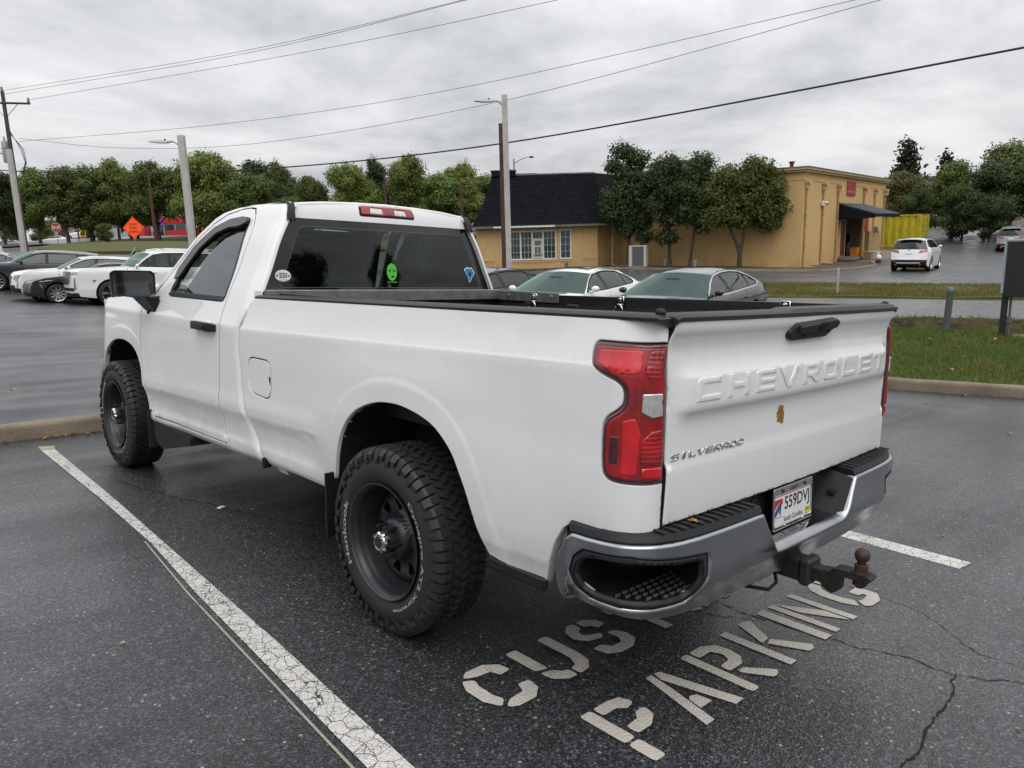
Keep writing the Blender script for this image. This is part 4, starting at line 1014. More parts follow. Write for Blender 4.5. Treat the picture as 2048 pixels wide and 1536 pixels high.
# black plastic box against the right wall and galvanised header rail
gv = MB()
gv.box((-.045, 1.325, 1.392), (1.70, .05, .034), bev=.004); gv.box((.795, 1.02, 1.372), (.012, .56, .062), bev=.002); gv.box((.83, 1.02, 1.403), (.07, .56, .006)); gv.box((-.045, 1.30, 1.371), (1.70, .006, .052))
gv.build('bed_header_rail', M['galv'], T)
for y, z in ((1.2, 1.375), (.93, 1.378), (.80, 1.38)):
 bt = MB(); bt.lathe([(.001, .008), (.008, .007), (.011, 0)], 10, frame_M((.789, y, z), (0, -1, 0), (0, 0, 1))); bt.build('rail_bolt', M['steel_dirty'], T)
for y in (.955, .237, -.788):
 z = RAILZ(y) - .012
 tb = MB(); tb.box((.787, y, z + .004), (.008, .052, .062), bev=.003); tb.lathe([(.001, .010), (.009, .008), (.012, 0)], 12, frame_M((.783, y, z + .015), (0, -1, 0), (0, 0, 1)))
 tb.box((.778, y, z - .020), (.014, .030, .018), bev=.003)
 to = tb.build('tie_down', M['chrome'], T, smooth=True)
 rg = MB(); c = Vector((.768, y, z - .050)); rg.tube([c + Vector((0, math.cos(t) * .031, math.sin(t) * .034)) for t in [2*math.pi*k/20 for k in range(21)]], .0042, 6, cap=False); rg.build('ring', M['chrome'], to, smooth=True)
# ---------------------------------------------------------------- tailgate
TG = [(-.851, .763), (.851, .763), (.851, .91), (.855, 1.10), (.860, 1.30), (.859, 1.345), (.858, 1.37), (.858, 1.392), (.858, 1.414), (-.858, 1.414), (-.858, 1.392), (-.858, 1.37), (-.859, 1.345), (-.860, 1.30), (-.855, 1.10), (-.851, .91)]
TGR = [.93, .944, .956, 1.08, 1.13, 1.145, 1.222, 1.234, 1.264, 1.33, 1.36, 1.385]
tgo = panel('tailgate', TG, tg_map, M['white_paint'], T, step=.026, rr=.006, lip=.04, dark=2, out=REAR, rows=TGR)
# cap of the tailgate, with the raised middle section
V = []; F = []
xs = [-.862, -.84, -.5, -.20, -.15, .30, .6, .84, .862]
for i, x in enumerate(xs):
 yb = tg_y(x, 1.408); hi = .010 if -.16 <= x else .0
 zc = 1.410 + (0 if 0 < i < len(xs) - 1 else -.006)
 prof = [(yb + .004, zc - .012), (yb - .005, zc - .006), (yb - .005, zc + .005), (yb + .008, zc + .012 + hi * .7), (yb + .075, zc + .016 + hi * .7), (yb + .095, zc + .013), (yb + .100, zc - .06)]
 V += [(x, a, b) for a, b in prof]
 if i: F += [(7*i-7+k, 7*i-6+k, 7*i+1+k, 7*i+k) for k in range(6)]
F += [tuple(range(7)), tuple(range(7*len(xs)-7, 7*len(xs)))]
fix_normals(mesh_obj('tailgate_cap', V, F, M['black_trim'], tgo, smooth=True, angle=30))
tb = MB(); tb.box((0, -1.19, 1.09), (1.64, .03, .62)); tb.build('tailgate_inner', M['liner'], tgo)
for sx in (-1, 1):
 k = MB(); k.sphere((sx * .872, -1.225, 1.428), .014, 10, 6, (1, 1.3, 1)); k.build('rail_end_bump', M['black_plastic'], T, smooth=True)
# release handle: black bezel with paddle and key hole
HB = rounded([(-.175, 1.345), (-.135, 1.378), (.15, 1.392), (.205, 1.385), (.190, 1.352), (.135, 1.318), (-.125, 1.312), (-.165, 1.325)], .012, 3)
hb = panel('tailgate_handle', HB, tg_map, M['black_plastic'], tgo, step=.025, rr=.010, lip=.03, out=REAR, off=.018)
panel('paddle', rounded([(-.118, 1.350), (.182, 1.362), (.186, 1.382), (.150, 1.388), (-.122, 1.374)], .006, 2), tg_map, M['black_trim'], hb, step=.03, rr=.004, lip=.014, out=REAR, off=.026)
panel('camera_pocket', rounded([(.02, 1.352), (.075, 1.353), (.075, 1.384), (.02, 1.382)], .004, 2), tg_map, M['void'], hb, step=.02, rr=.003, lip=.004, out=REAR, off=.029)
for x, z in ((-.06, 1.330), (.13, 1.340)):
 kk = MB(); kk.lathe([(.0005, .004), (.006, .004), (.008, 0)], 10, frame_M(Vector(tg_map(x, z)) + Vector((0, -.019, 0)), (1, 0, 0), (0, 0, 1))); kk.build('key_hole', M['void'], hb)
# pressed letters across the tailgate
LET = {
 'C': [[(0,0),(1,0),(1,.24),(.22,.24),(.22,.76),(1,.76),(1,1),(.12,1),(0,.86)]],
 'H': [[(0,0),(.22,0),(.22,.38),(.78,.38),(.78,0),(1,0),(1,1),(.78,1),(.78,.62),(.22,.62),(.22,1),(0,1)]],
 'E': [[(0,0),(1,0),(1,.2),(.22,.2),(.22,.40),(1,.40),(1,.60),(.22,.60),(.22,.80),(1,.80),(1,1),(.1,1),(0,.9)]],
 'V': [[(.36,0),(.64,0),(1.08,1),(.82,1),(.5,.24),(.18,1),(-.08,1)]],
 'R': [[(0,0),(.22,0),(.22,.34),(.45,.34),(.78,0),(1.05,0),(.70,.36),(.92,.40),(1,.55),(1,.88),(.9,1),(0,1)]],
 'O': [[(.10,0),(.9,0),(1,.12),(1,.88),(.9,1),(.1,1),(0,.88),(0,.12)]],
 'L': [[(0,0),(1,0),(1,.24),(.22,.24),(.22,1),(0,1)]],
 'T': [[(.39,0),(.61,0),(.61,.76),(1,.76),(1,1),(0,1),(0,.76),(.39,.76)]],
}
LETH = {'O': [[(.22,.24),(.78,.24),(.78,.76),(.22,.76)]], 'R': [[(.22,.56),(.78,.56),(.78,.80),(.22,.80)]]}
word = 'CHEVROLET'
for i, ch in enumerate(word):
 w = .128; cx = (i - 4) / 4 * .683; x0 = cx - w / 2; z0, hh = 1.150, .074
 f = lambda poly: [(x0 + a * w, z0 + b * hh) for a, b in poly]
 panel('raised_letter', f(LET[ch][0]), tg_map, M['white_paint'], tgo, holes=[f(h) for h in LETH.get(ch, [])], step=.03, rr=.0016, lip=.003, out=REAR, off=.0036, ang=28)
# chrome name badge on the lower left
NB = {'S': [(1,1),(0.1,1),(0,.85),(0,.5),(.1,.38),(.72,.38),(.72,.22),(0,.22),(0,0),(.9,0),(1,.15),(1,.5),(.9,.62),(.28,.62),(.28,.78),(1,.78)], 'I': [(.3,0),(.7,0),(.7,1),(.3,1)], 'L': LET['L'][0], 'V': LET['V'][0], 'E': LET['E'][0], 'R': LET['R'][0], 'A': [(0,0),(.25,0),(.25,.30),(.75,.30),(.75,0),(1,0),(1,.85),(.85,1),(.12,1),(0,.85)], 'D': [(0,0),(.85,0),(1,.2),(1,.8),(.85,1),(0,1)], 'O': LET['O'][0]}
NBH = {'A': [[(.25,.5),(.75,.5),(.75,.78),(.25,.78)]], 'D': [[(.25,.24),(.75,.24),(.75,.76),(.25,.76)]], 'O': LETH['O'], 'R': LETH['R']}
bd = empty('name_badge', (0, 0, 0), parent=tgo)
ww = .415 / 9
for i, ch in enumerate('SILVERADO'):
 x0 = -.832 + i * ww; z0, hh = .966 - .002, .022
 f = lambda poly: [(x0 + .003 + a * (ww - .008) + b * .004, z0 + .003 + b * hh) for a, b in poly]
 panel('badge_letter', f(NB[ch]), tg_map, M['chrome'], bd, holes=[f(h) for h in NBH.get(ch, [])], step=.02, rr=.0012, lip=.004, out=REAR, off=.004)
# ---------------------------------------------------------------- rear bumper
BEND = 1.305
def bm_off(d): return lambda s, z: tuple(Vector(bm_map(s, z)) + (Vector((0, d, 0)) if abs(s) < .7 else Vector((0, d, 0))))
def Btop(s): a = abs(s); return .730 if a < .9 else .730 - .008 * sstep((a - .9) / .35)
NOT = [(-.388, .75), (-.378, .715), (-.300, .592), (-.282, .573), (-.250, .565), (.250, .565), (.282, .573), (.300, .592), (.378, .715), (.388, .75)]
BOUT = [(-1.285, .510), (-1.255, .490), (-1.21, .482), (-1.1, .474), (-.85, .455), (-.6, .432), (-.3, .425), (.3, .425), (.6, .432), (.85, .455), (1.1, .474), (1.21, .482), (1.255, .490), (1.285, .510), (1.300, .55), (BEND, .60), (1.292, .64), (1.262, .70)] + [(s, Btop(s)) for s in (1.235, 1.18, 1.1, .95, .8, .6, .42)] + [(.384, .728)] + NOT[1:-1][::-1] + [(-.384, .728)] + [(s, Btop(s)) for s in (-.42, -.6, -.8, -.95, -1.1, -1.18, -1.235)] + [(-1.262, .70), (-1.292, .64), (-BEND, .60), (-1.300, .55)]
STEP = rounded([(-1.232, .600), (-1.222, .650), (-1.185, .681), (-1.02, .690), (-.86, .678), (-.716, .668), (-.722, .590), (-.745, .515), (-.770, .497), (-.90, .500), (-1.06, .503), (-1.175, .508), (-1.21, .535)], .02, 4)
STEPR = [(-a, b) for a, b in STEP]
bmp = panel('rear_bumper', BOUT, bm_map, M['bumper_steel'], T, holes=[STEP, STEPR], step=.020, rr=.011, lip=.03, out=REAR)
# black rubber lip that runs round the step opening, hollow pocket and its studded tread
for sg, ST in ((-1, STEP), (1, STEPR)):
 ctr = np.mean(np.array(ST), 0)
 rim_in = [tuple(ctr + (np.array(p) - ctr) * np.array([.90, .80])) for p in ST]
 so = panel('corner_step', grow(ST, -.001), bm_map, M['black_trim'], bmp, holes=[rim_in], step=.03, rr=.006, lip=.012, out=REAR, off=-.008)
 V = []; F = []; n = len(rim_in)
 for p in rim_in:
  q = Vector(bm_map(*p)); V.append(q + Vector((0, .006, 0)))
 cx = Vector(bm_map(sg * 1.0, .6))
 for p in rim_in:
  q = Vector(bm_map(*p)); V.append(Vector((max(min(q.x * .80 - sg * -.0, .86), -.86), -1.10 if abs(q.x) < .9 else -1.02, q.z + (.012 if q.z > .58 else .018))))
 F += [(i, (i + 1) % n, n + (i + 1) % n, n + i) for i in range(n)]; F.append(tuple(range(n, 2 * n)))
 fix_normals(mesh_obj('step_pocket', V, F, M['black_plastic'], bmp))
 td = MB()
 for r in range(6):
  for k in range(9):
   x = sg * (.66 + k * .036 + (r % 2) * .018); y = -1.315 + r * .026
   if y < bm_py(min(abs(x) * 1.0 + .03, 1.2)) + .03: continue
   td.box((x, y, .543), (.022, .009, .010), bev=.002)
 td.build('step_tread', M['tread_grey'], bmp)
# black top pads with ribs, plate recess, licence plate
def top_pad(sg):
 ss = [.392, .50, .62, .74, .86, .95, 1.02, 1.09, 1.16, 1.20, 1.235]
 V = []; F = []
 for i, s in enumerate(ss):
  x, y, z = bm_map(sg * s, .70); zt = Btop(s)
  iny = -1.205 if s < .95 else y + (.085 if s < 1.15 else .045)
  inx = x if s < .95 else x - sg * (.05 if s < 1.15 else .07)
  o = .006
  V += [(x * .985, y + .022, zt - .012), (x * .988, y + .014, zt + .004), (x * .98, y + .024, zt + .022), (inx, iny, zt + .030), (inx, iny + .03, zt + .024), (inx, iny + .03, zt - .05)]
  if i: F += [(6*i-6+k, 6*i-5+k, 6*i+1+k, 6*i+k) for k in range(5)]
 F += [tuple(range(6)), tuple(range(6*len(ss)-6, 6*len(ss)))]
 o = fix_normals(mesh_obj('step_pad', V, F, M['black_plastic'], bmp, smooth=True, angle=30))
 rb = MB()
 for k in range(12):
  x = sg * (.415 + k * .043); zt = Btop(abs(x) + .01)
  y0, y1 = bm_py(abs(x)) + .022, -1.222
  a = math.atan2(.026 - .021, y1 - y0)
  rb.box((x, (y0 + y1) / 2, zt + .0285), (.012, (y1 - y0), .006), bev=.002)
  rb.lathe([(.0005, .004), (.006, .003), (.008, 0)], 8, Matrix.Translation((x + sg * .018, -1.232, zt + .029)))
 rb.build('pad_ribs', M['black_trim'], bmp)
for sg in (-1, 1): top_pad(sg)
# recess: floor, back, flanks and lamp pods
V = [(-.375, -1.345, .722), (-.288, -1.350, .572), (.288, -1.350, .572), (.375, -1.345, .722), (-.36, -1.225, .750), (-.262, -1.235, .590), (.262, -1.235, .590), (.36, -1.225, .750)]
fix_normals(mesh_obj('recess_floor', V, [(1, 2, 6, 5)], M['gloss_black'], bmp)); fix_normals(mesh_obj('recess_wall', V, [(0, 1, 5, 4), (3, 7, 6, 2), (4, 5, 6, 7)], M['black_plastic'], bmp))
bk = MB(); bk.box((0, -1.19, .735), (1.62, .04, .050)); bk.box((0, -1.214, .665), (.74, .02, .17)); bk.build('bumper_backing', M['black_trim'], bmp)
for x in (-.222, .222):
 pl_ = MB(); pl_.lathe([(.0005, .018), (.022, .018), (.026, .010), (.036, .008), (.040, 0)], 18, frame_M((x, -1.224, .690), (1, 0, 0), (0, 0, 1))); pl_.build('plate_lamp', M['black_plastic'], bmp, smooth=True)
lk = MB(); lk.box((.322, -1.290, .662), (.05, .03, .022), rz=0, bev=.003); lk.build('lock_cover', M['black_trim'], bmp)
# licence plate, tilted slightly
pc = Vector((0, -1.272, .670)); up = Vector((0, .06, 1)).normalized(); PM = frame_M(pc, (1, 0, 0), up)
pp = MB(); pp.box((0, 0, 0), (.305, .152, .002), M=PM); po = pp.build('licence_plate', M['plate_white'], T)
fm = MB()
fo, fi = rounded([(-.159, -.083), (.159, -.083), (.159, .083), (-.159, .083)], .008, 3), rounded([(-.149, -.066), (.149, -.066), (.149, .054), (-.149, .054)], .004, 3)
panel('plate_frame', fo, lambda a, b: tuple(PM @ Vector((a, b, 0))), M['chrome'], po, holes=[fi], step=.03, rr=.003, lip=.006, out=REAR, off=.006)
def on_plate(name, vs_fs, mat, cx, cy, h=.0022):
 vs, fs = vs_fs; return mesh_obj(name, [PM @ Vector((v[0] + cx, v[1] + cy, h)) for v in vs], fs, mat, po)
def rect(w, h): return [(-w/2, -h/2, 0), (w/2, -h/2, 0), (w/2, h/2, 0), (-w/2, h/2, 0)], [(0, 1, 2, 3)]
on_plate('plate_number', fit_text('559DVJ', .205, .066, bold=.012), M['black_text'], .036, .006)
on_plate('plate_state_name', fit_text('South Carolina', .155, .021), M['dk_text'], .005, -.048)
on_plate('plate_stripe', rect(.298, .003), M['plate_red'], 0, .048)
on_plate('plate_emblem', ([(-.033, .036, 0), (.030, .036, 0), (.030, .012, 0), (.0, .024, 0), (-.033, -.002, 0)], [(0, 4, 3, 2, 1)]), M['plate_red'], -.113, 0, .0024)
on_plate('plate_emblem', ([(-.034, -.012, 0), (.005, .022, 0), (.014, .008, 0), (.004, -.006, 0), (-.030, -.030, 0)], [(0, 4, 3, 2, 1)]), M['plate_blue'], -.113, 0, .003)
on_plate('plate_emblem', ([(.006, .012, 0), (.014, .024, 0), (.018, .010, 0), (.012, -.026, 0), (.006, -.026, 0)], [(0, 4, 3, 2, 1)]), M['plate_blue'], -.113, 0, .0032)
on_plate('plate_emblem', ([(-.03, -.032, 0), (.025, -.032, 0), (.025, -.034, 0), (-.03, -.034, 0)], [(0, 3, 2, 1)]), M['black_text'], -.113, 0, .003)
on_plate('month_sticker', rect(.036, .026), M['plate_yellow'], .124, -.048, .003)
on_plate('month_sticker_letters', fit_text('JUN', .024, .012, bold=.01), M['black_text'], .122, -.044, .004)
on_plate('frame_letters', fit_text('Lizard', .055, .016, bold=.01), M['black_text'], 0, .067, .0085)
on_plate('frame_letters', fit_text('BOAT WORKS', .07, .008, bold=.01), M['black_text'], 0, -.0745, .0085)
for x, y in ((-.09, .066), (.09, .066), (-.075, -.07), (.075, -.07)):
 sc = MB(); sc.lathe([(.0003, .006), (.006, .005), (.0075, 0)], 10, PM @ Matrix.Translation((x, y, .006))); sc.build('plate_screw', M['rust'] if y > 0 else M['chrome'], po, smooth=True)
# ---------------------------------------------------------------- hitch
hr = MB(); hr.box((0, -1.17, .425), (.085, .40, .085), bev=.006); hr.box((0, -1.360, .425), (.105, .045, .105), bev=.010); hr.box((0, -1.02, .44), (.95, .09, .09), bev=.01)
hi = hr.build('hitch_receiver', M['iron'], T)
bmt = MB()
bmt.box((0, -1.405, .425), (.055, .12, .055), bev=.005)
prof = [(-1.448, .452), (-1.462, .470), (-1.485, .474), (-1.590, .472), (-1.598, .462), (-1.590, .448), (-1.500, .448), (-1.484, .436), (-1.482, .385), (-1.462, .372), (-1.430, .385), (-1.420, .398), (-1.42, .452)]
bmt.prism([(a, b) for a, b in prof], -.032, .032, Matrix(((0, 0, 1, 0), (1, 0, 0, 0), (0, 1, 0, 0), (0, 0, 0, 1))))
bmt.build('ball_mount', M['iron'], T)
bb = MB(); bb.lathe([(.001, .092), (.010, .091), (.020, .085), (.026, .073), (.027, .065), (.024, .052), (.016, .042), (.015, .032), (.024, .030), (.024, 0), (.001, 0)], 20, Matrix.Translation((0, -1.552, .474)))
bb.lathe([(.001, -.032), (.014, -.032), (.016, -.02)], 12, Matrix.Translation((0, -1.552, .448))); bb.lathe([(.001, .0), (.026, 0), (.026, -.022), (.001, -.022)], 6, Matrix.Translation((0, -1.552, .448)))
bb.lathe([(.001, .004), (.036, .004), (.036, 0)], 6, Matrix.Translation((0, -1.552, .473)))
fix_normals(bb.build('hitch_ball', M['rust'], T, smooth=True, angle=40))
hp = MB(); hp.tube([(-.075, -1.27, .425), (.07, -1.27, .425)], .0085, 8); hp.tube([(-.072, -1.27, .425), (-.085, -1.27, .418)], [.012, .012], 10); hp.build('hitch_pin', M['steel_dirty'], T, smooth=True)
hc = MB(); hc.tube([(-.06, -1.25, .40), (-.10, -1.28, .375), (-.18, -1.29, .372), (-.26, -1.20, .385)], .007, 6); hc.build('hitch_wire', M['void'], T, smooth=True)
# ---------------------------------------------------------------- underbody, flaps
ub = MB()
for sx in (-1, 1): ub.box((sx * .42, 1.5, .55), (.09, 5.3, .15))
ub.box((0, 2.4, .50), (.60, 1.2, .10)); ub.tube([(-.72, 0, .40), (.72, 0, .40)], .045, 12); ub.sphere((0, 0, .40), .14, 12, 8); ub.tube([(0, .1, .42), (0, 2.2, .46)], .04, 8)
ub.tube([(-.72, 3.546, .40), (.72, 3.546, .40)], .05, 10); ub.box((0, 3.5, .46), (.7, .8, .18)); ub.box((.55, .95, .55), (.35, .9, .16)); ub.tube([(.5, 2.2, .42), (.52, .6, .42), (.62, -.2, .55), (.62, -1.0, .47)], .035, 8)
ub.box((-.5, 1.0, .52), (.45, .7, .22)); ub.box((0, -.95, .62), (1.2, .55, .12))
ub.build('underbody', M['under'], T)
for sx in (-1, 1):
 mf = MB(); mf.prism([(sx * .80, .30), (sx * 1.035, .285), (sx * 1.040, .595), (sx * .82, .60)], 0, .012, Matrix(((1, 0, 0, 0), (0, 0, 1, .470), (0, 1, 0, 0), (0, 0, 0, 1))))
 mf.build('mud_flap', M['black_plastic'], T); fix_normals(T.children[-1])
 mg = MB(); mg.prism([(sx * .72, .25), (sx * 1.01, .255), (sx * 1.015, .52), (sx * .74, .56)], 0, .014, Matrix(((1, 0, 0, 0), (0, 0, 1, 2.93), (0, 1, 0, 0), (0, 0, 0, 1)))); mg.prism([(3.0, .52), (2.88, .31), (2.74, .275), (2.25, .385), (2.25, .44), (2.8, .45)], sx * .70, sx * .985, Matrix(((0, 0, 1, 0), (1, 0, 0, 0), (0, 1, 0, 0), (0, 0, 0, 1))))
 fix_normals(mg.build('mud_flap', M['under'], T))
 lp = MB(); lp.box((sx * .955, -.72, .470), (.03, .30, .05), bev=.01); lp.build('rear_valance', M['black_plastic'], T)
 jk = MB(); jk.box((sx * .968, 1.215, .487), (.045, .030, .055), bev=.004); jk.build('jack_slot', M['void'], T)
# ---------------------------------------------------------------- mirrors
def build_mirror(mir):
 sx = 1 if mir else -1
 c = Vector((sx * 1.085, 2.86, 1.395))
 yaw = sx * math.radians(9)
 FM = Matrix.Translation(c) @ Matrix.Rotation(yaw, 4, 'Z')
 face = rounded([(-.135, -.072), (-.055, -.082), (.060, -.100), (.132, -.058), (.130, .068), (.108, .090), (-.112, .090), (-.140, .075)], .02, 4)
 if sx > 0: face = [(-a, b) for a, b in face][::-1]
 n = len(face); V = []; F = []
 secs = [(-.008, .955), (-.016, 1.0), (.01, 1.0), (.06, .97), (.105, .86), (.135, .62), (.142, .30)]
 for d, k in secs: V += [FM @ Vector((a * k, d, b * k)) for a, b in face]
 for i in range(len(secs) - 1): F += [(i*n+k, i*n+(k+1) % n, (i+1)*n+(k+1) % n, (i+1)*n+k) for k in range(n)]
 F += [tuple(range((len(secs)-1)*n, len(secs)*n))]
 b = len(V); V += [FM @ Vector((a * .90, -.004, b_ * .90)) for a, b_ in face]; F += [(k, (k+1) % n, b+(k+1) % n, b+k) for k in range(n)]
 mo = fix_normals(mesh_obj('side_mirror', V, F, M['black_plastic'], T, smooth=True, angle=40))
 mesh_obj('mirror_glass', [FM @ Vector((a * .905, -.0055, b_ * .905)) for a, b_ in face], [tuple(range(n))], M['mirror'], mo); fix_normals(mo.children[-1])
 sp = [(-.128, .078), (-.045, .078), (-.045, .020), (-.060, .002), (-.10, -.006), (-.13, -.002)]
 if sx > 0: sp = [(-a, b) for a, b in sp]
 mb = MB(); P = [FM @ Vector((a * .93, -.0075, b_ * .93)) for a, b_ in rounded(sp, .012, 3)]; mb.tube(P + [P[0]], .0022, 5, cap=False); mb.build('spot_mirror_edge', M['black_text'], mo)
 ft = MB();
 ft.add([(sx * 1.03, 2.84, 1.315), (sx * 1.10, 2.86, 1.325), (sx * 1.09, 2.95, 1.325), (sx * 1.02, 2.95, 1.315), (sx * .955, 2.76, 1.300), (sx * .972, 2.80, 1.205), (sx * .972, 2.98, 1.205), (sx * .955, 3.02, 1.300)], [(0, 1, 2, 3), (4, 7, 6, 5), (0, 4, 5, 1), (1, 5, 6, 2), (2, 6, 7, 3), (3, 7, 4, 0)])
 fix_normals(ft.build('mirror_foot', M['black_plastic'], mo))
 fp = panel('mirror_patch', [(2.80, 1.315), (3.06, 1.305), (2.92, 1.190)], cab_map, M['black_plastic'], mo, step=.04, rr=.006, lip=.01, mirror=mir, out=LEFT, off=.012)
both(build_mirror)
# ---------------------------------------------------------------- wheels
def bend_text(txt, h, r, a0, a1, z, bold=.02):
 """letters on a ring: start angle a0 to a1 (radians), radius r at mid height"""
 vs, fs = fit_text(txt, abs(a1 - a0) * r, h, bold=bold); out = []
 for x, y, _ in vs:
  a = (a0 + a1) / 2 - x / r; rr_ = r + y
  out.append((rr_ * math.cos(a), rr_ * math.sin(a), z))
 return out, fs
def build_wheel():
 """axis = local z (outwards), centre at origin; z=0 is the outer sidewall plane"""
 W = empty('wheel', parent=T)
 t = MB()
 prof = [(.236, -.22), (.250, -.235), (.30, -.262), (.35, -.252), (.375, -.238), (.388, -.220), (.391, -.20), (.392, -.14), (.391, -.08), (.388, -.05), (.375, -.030), (.350, -.010), (.318, .000), (.290, .0005), (.272, -.004), (.256, -.012), (.246, -.016), (.240, -.026), (.237, -.05)]
 t.lathe(prof, 72)
 rng = random.Random(7); nb = 56
 def blk(r0, r1, a, da, z0, z1, sk=0.0, tp=.8):
  V = []
  for r, k in ((r0, 1.0), (r1, tp)):
   for (aa, zz) in ((-1, z0), (1, z0), (1, z1), (-1, z1)):
    an = a + aa * da / 2 * k + sk * (zz - (z0 + z1) / 2)
    zc = (z0 + z1) / 2 + (zz - (z0 + z1) / 2) * (k * .5 + .5)
    V.append((r * math.cos(an), r * math.sin(an), zc))
  t.add(V, [(0, 3, 2, 1), (4, 5, 6, 7), (0, 1, 5, 4), (1, 2, 6, 5), (2, 3, 7, 6), (3, 0, 4, 7)])
 for k in range(nb):
  a = 2 * math.pi * k / nb; d = 2 * math.pi / nb
  lg = .016 if k % 2 else .0
  for z0, z1, fl in ((-.062, -.012 - .010, 1), (-.240, -.200, -1)):
   blk(.380, .4015, a, d * .84, z0, z1, 0)
  # shoulder lug running down the sidewall
  V = []
  L = .352 - lg
  for (r, zo) in ((.4005, -.030), (.390, -.012), (L + .02, .0022), (L, .0015)):
   for sg in (-1, 1):
    an = a + sg * d * (.40 if r > .36 else .24 if not (k % 2) else .30); V.append((r * math.cos(an), r * math.sin(an), zo))
  for (r, zo) in ((.376, -.045), (.37, -.03), (L + .02, -.012), (L, -.004)):
   for sg in (-1, 1):
    an = a + sg * d * (.40 if r > .36 else .24 if not (k % 2) else .30); V.append((r * math.cos(an), r * math.sin(an), zo))
  fs = []
  for i in range(3): fs += [(2*i, 2*i+1, 2*i+3, 2*i+2), (2*i, 2*i+2, 8+2*i+2, 8+2*i), (2*i+1, 8+2*i+1, 8+2*i+3, 2*i+3)]
  fs += [(6, 7, 15, 14), (0, 8, 9, 1)]
  t.add(V, fs)
  blk(.378, .4018, a + d * .3, d * .70, -.104, -.070, 1.2); blk(.378, .4018, a + d * .75, d * .74, -.148, -.112, -1.0); blk(.378, .4018, a + d * .2, d * .70, -.192, -.156, 1.2)
 fix_normals(t.build('tyre', M['rubber'], W, smooth=True, angle=32))
 rm = MB()
 rp = [(.236, -.20), (.232, -.19), (.205, -.165), (.205, -.10), (.214, -.085), (.214, -.070), (.222, -.055), (.226, -.040), (.231, -.022), (.240, -.010), (.249, -.006), (.250, .0), (.246, .001), (.238, -.008)]
 rm.lathe(rp, 56)
 # disc with D-shaped holes: a panel over angle and radius
 fix_normals(rm.build('rim', M['rim_black'], W, smooth=True, angle=40))
 disc = curve1([(.05, -.045), (.075, -.050), (.088, -.062), (.105, -.098), (.13, -.108), (.165, -.102), (.19, -.112), (.212, -.14)])
 fmap = lambda x, y: (x, y, disc(max(math.hypot(x, y), .05)))
 holes = []
 for k in range(9):
  a = 2 * math.pi * k / 9 + .13
  pts = [(.122, -.10), (.150, -.17), (.168, -.155), (.173, .0), (.168, .155), (.150, .17), (.122, .10), (.116, 0)]
  holes.append(rounded([(r * math.cos(a + b), r * math.sin(a + b)) for r, b in pts], .004, 2))
 panel('wheel_disc', circle(.209, 40), fmap, M['rim_black'], W, holes=[circle(.052, 20)] + holes, step=.012, rr=.002, lip=.008, out=(0, 0, 1))
 bk = MB(); bk.lathe([(.001, -.155), (.20, -.155), (.20, -.17), (.001, -.17)], 24); bk.lathe([(.16, -.150), (.16, -.135), (.05, -.13)], 24); bk.build('brake_disc', M['void'], W)
 hb = MB(); hb.lathe([(.001, .008), (.040, .008), (.046, .002), (.050, -.02), (.056, -.052), (.062, -.09), (.001, -.09)], 24)
 hb.build('hub', M['rim_black'], W, smooth=True)
 cp = MB()
 n = 48; V = []; prof = [(.024, .014), (.030, .016), (.040, .012), (.046, .002), (.046, -.012)]
 for r, z in prof:
  for k in range(n):
   a = 2 * math.pi * k / n; rr_ = r * (1 + (.075 * (1 if math.sin(8 * a) > 0 else -.6) if r > .035 else 0)); V.append((rr_ * math.cos(a), rr_ * math.sin(a), z))
 cp.add(V, [(i*n+k, i*n+(k+1) % n, (i+1)*n+(k+1) % n, (i+1)*n+k) for i in range(4) for k in range(n)])
 fix_normals(cp.build('centre_cap', M['chrome'], W, smooth=True, angle=30))
 lg = MB(); lg.lathe([(.001, .0145), (.0255, .0145)], 24); lg.build('cap_disc', M['black_text'], W)
 bt_ = MB(); bt_.add([(a_ * .62, b_ * .62, c_) for a_, b_, c_ in [(-.012, -.003, .0152), (-.004, -.003, .0152), (-.003, -.006, .0152), (.004, -.006, .0152), (.004, -.003, .0152), (.013, -.002, .0152), (.011, .003, .0152), (.004, .003, .0152), (.003, .006, .0152), (-.004, .006, .0152), (-.004, .003, .0152), (-.010, .003, .0152)]], [tuple(range(12))]); bt_.build('cap_emblem', M['red_plain'], W)
 for k in range(6):
  a = 2 * math.pi * k / 6 + .5
  nt = MB(); nt.lathe([(.001, .012), (.0055, .010), (.0085, -.012), (.0085, -.04), (.0115, -.045), (.0115, -.075)], 6, Matrix.Translation((.070 * math.cos(a), .070 * math.sin(a), -.012))); nt.build('lug_nut', M['rim_black'], W)
 for txt, h, a0, a1 in (('Hankook', .030, math.radians(65), math.radians(125)), ('Dynapro AT2 Xtreme', .022, math.radians(198), math.radians(318))):
  vs, fs = bend_text(txt, h, .288, a0, a1, .0026); o = mesh_obj('sidewall_lettering', vs, fs, M['white_text'], W); fix_normals(o)
 return W
W0 = build_wheel()
def place_wheel(Wl, sx, y, spin):
 # local z -> outwards (sx,0,0); local x -> up
 m = Matrix(((0, 0, sx), (sx, 0, 0), (0, 1, 0))) if False else Matrix(((0, 0, sx), (0, -sx, 0), (1, 0, 0))).to_3x3()
 R = m.to_4x4() @ Matrix.Rotation(spin, 4, 'Z')
 Wl.matrix_local = Matrix.Translation((sx * 1.052, y, .402)) @ R
for i, (sx, y, spin) in enumerate(((-1, 0.0, 0.0), (-1, 3.549, math.radians(-28)), (1, 0.0, 1.0), (1, 3.549, 2.0))):
 Wl = W0 if i == 0 else copy_tree(W0, T)
 place_wheel(Wl, sx, y, spin)
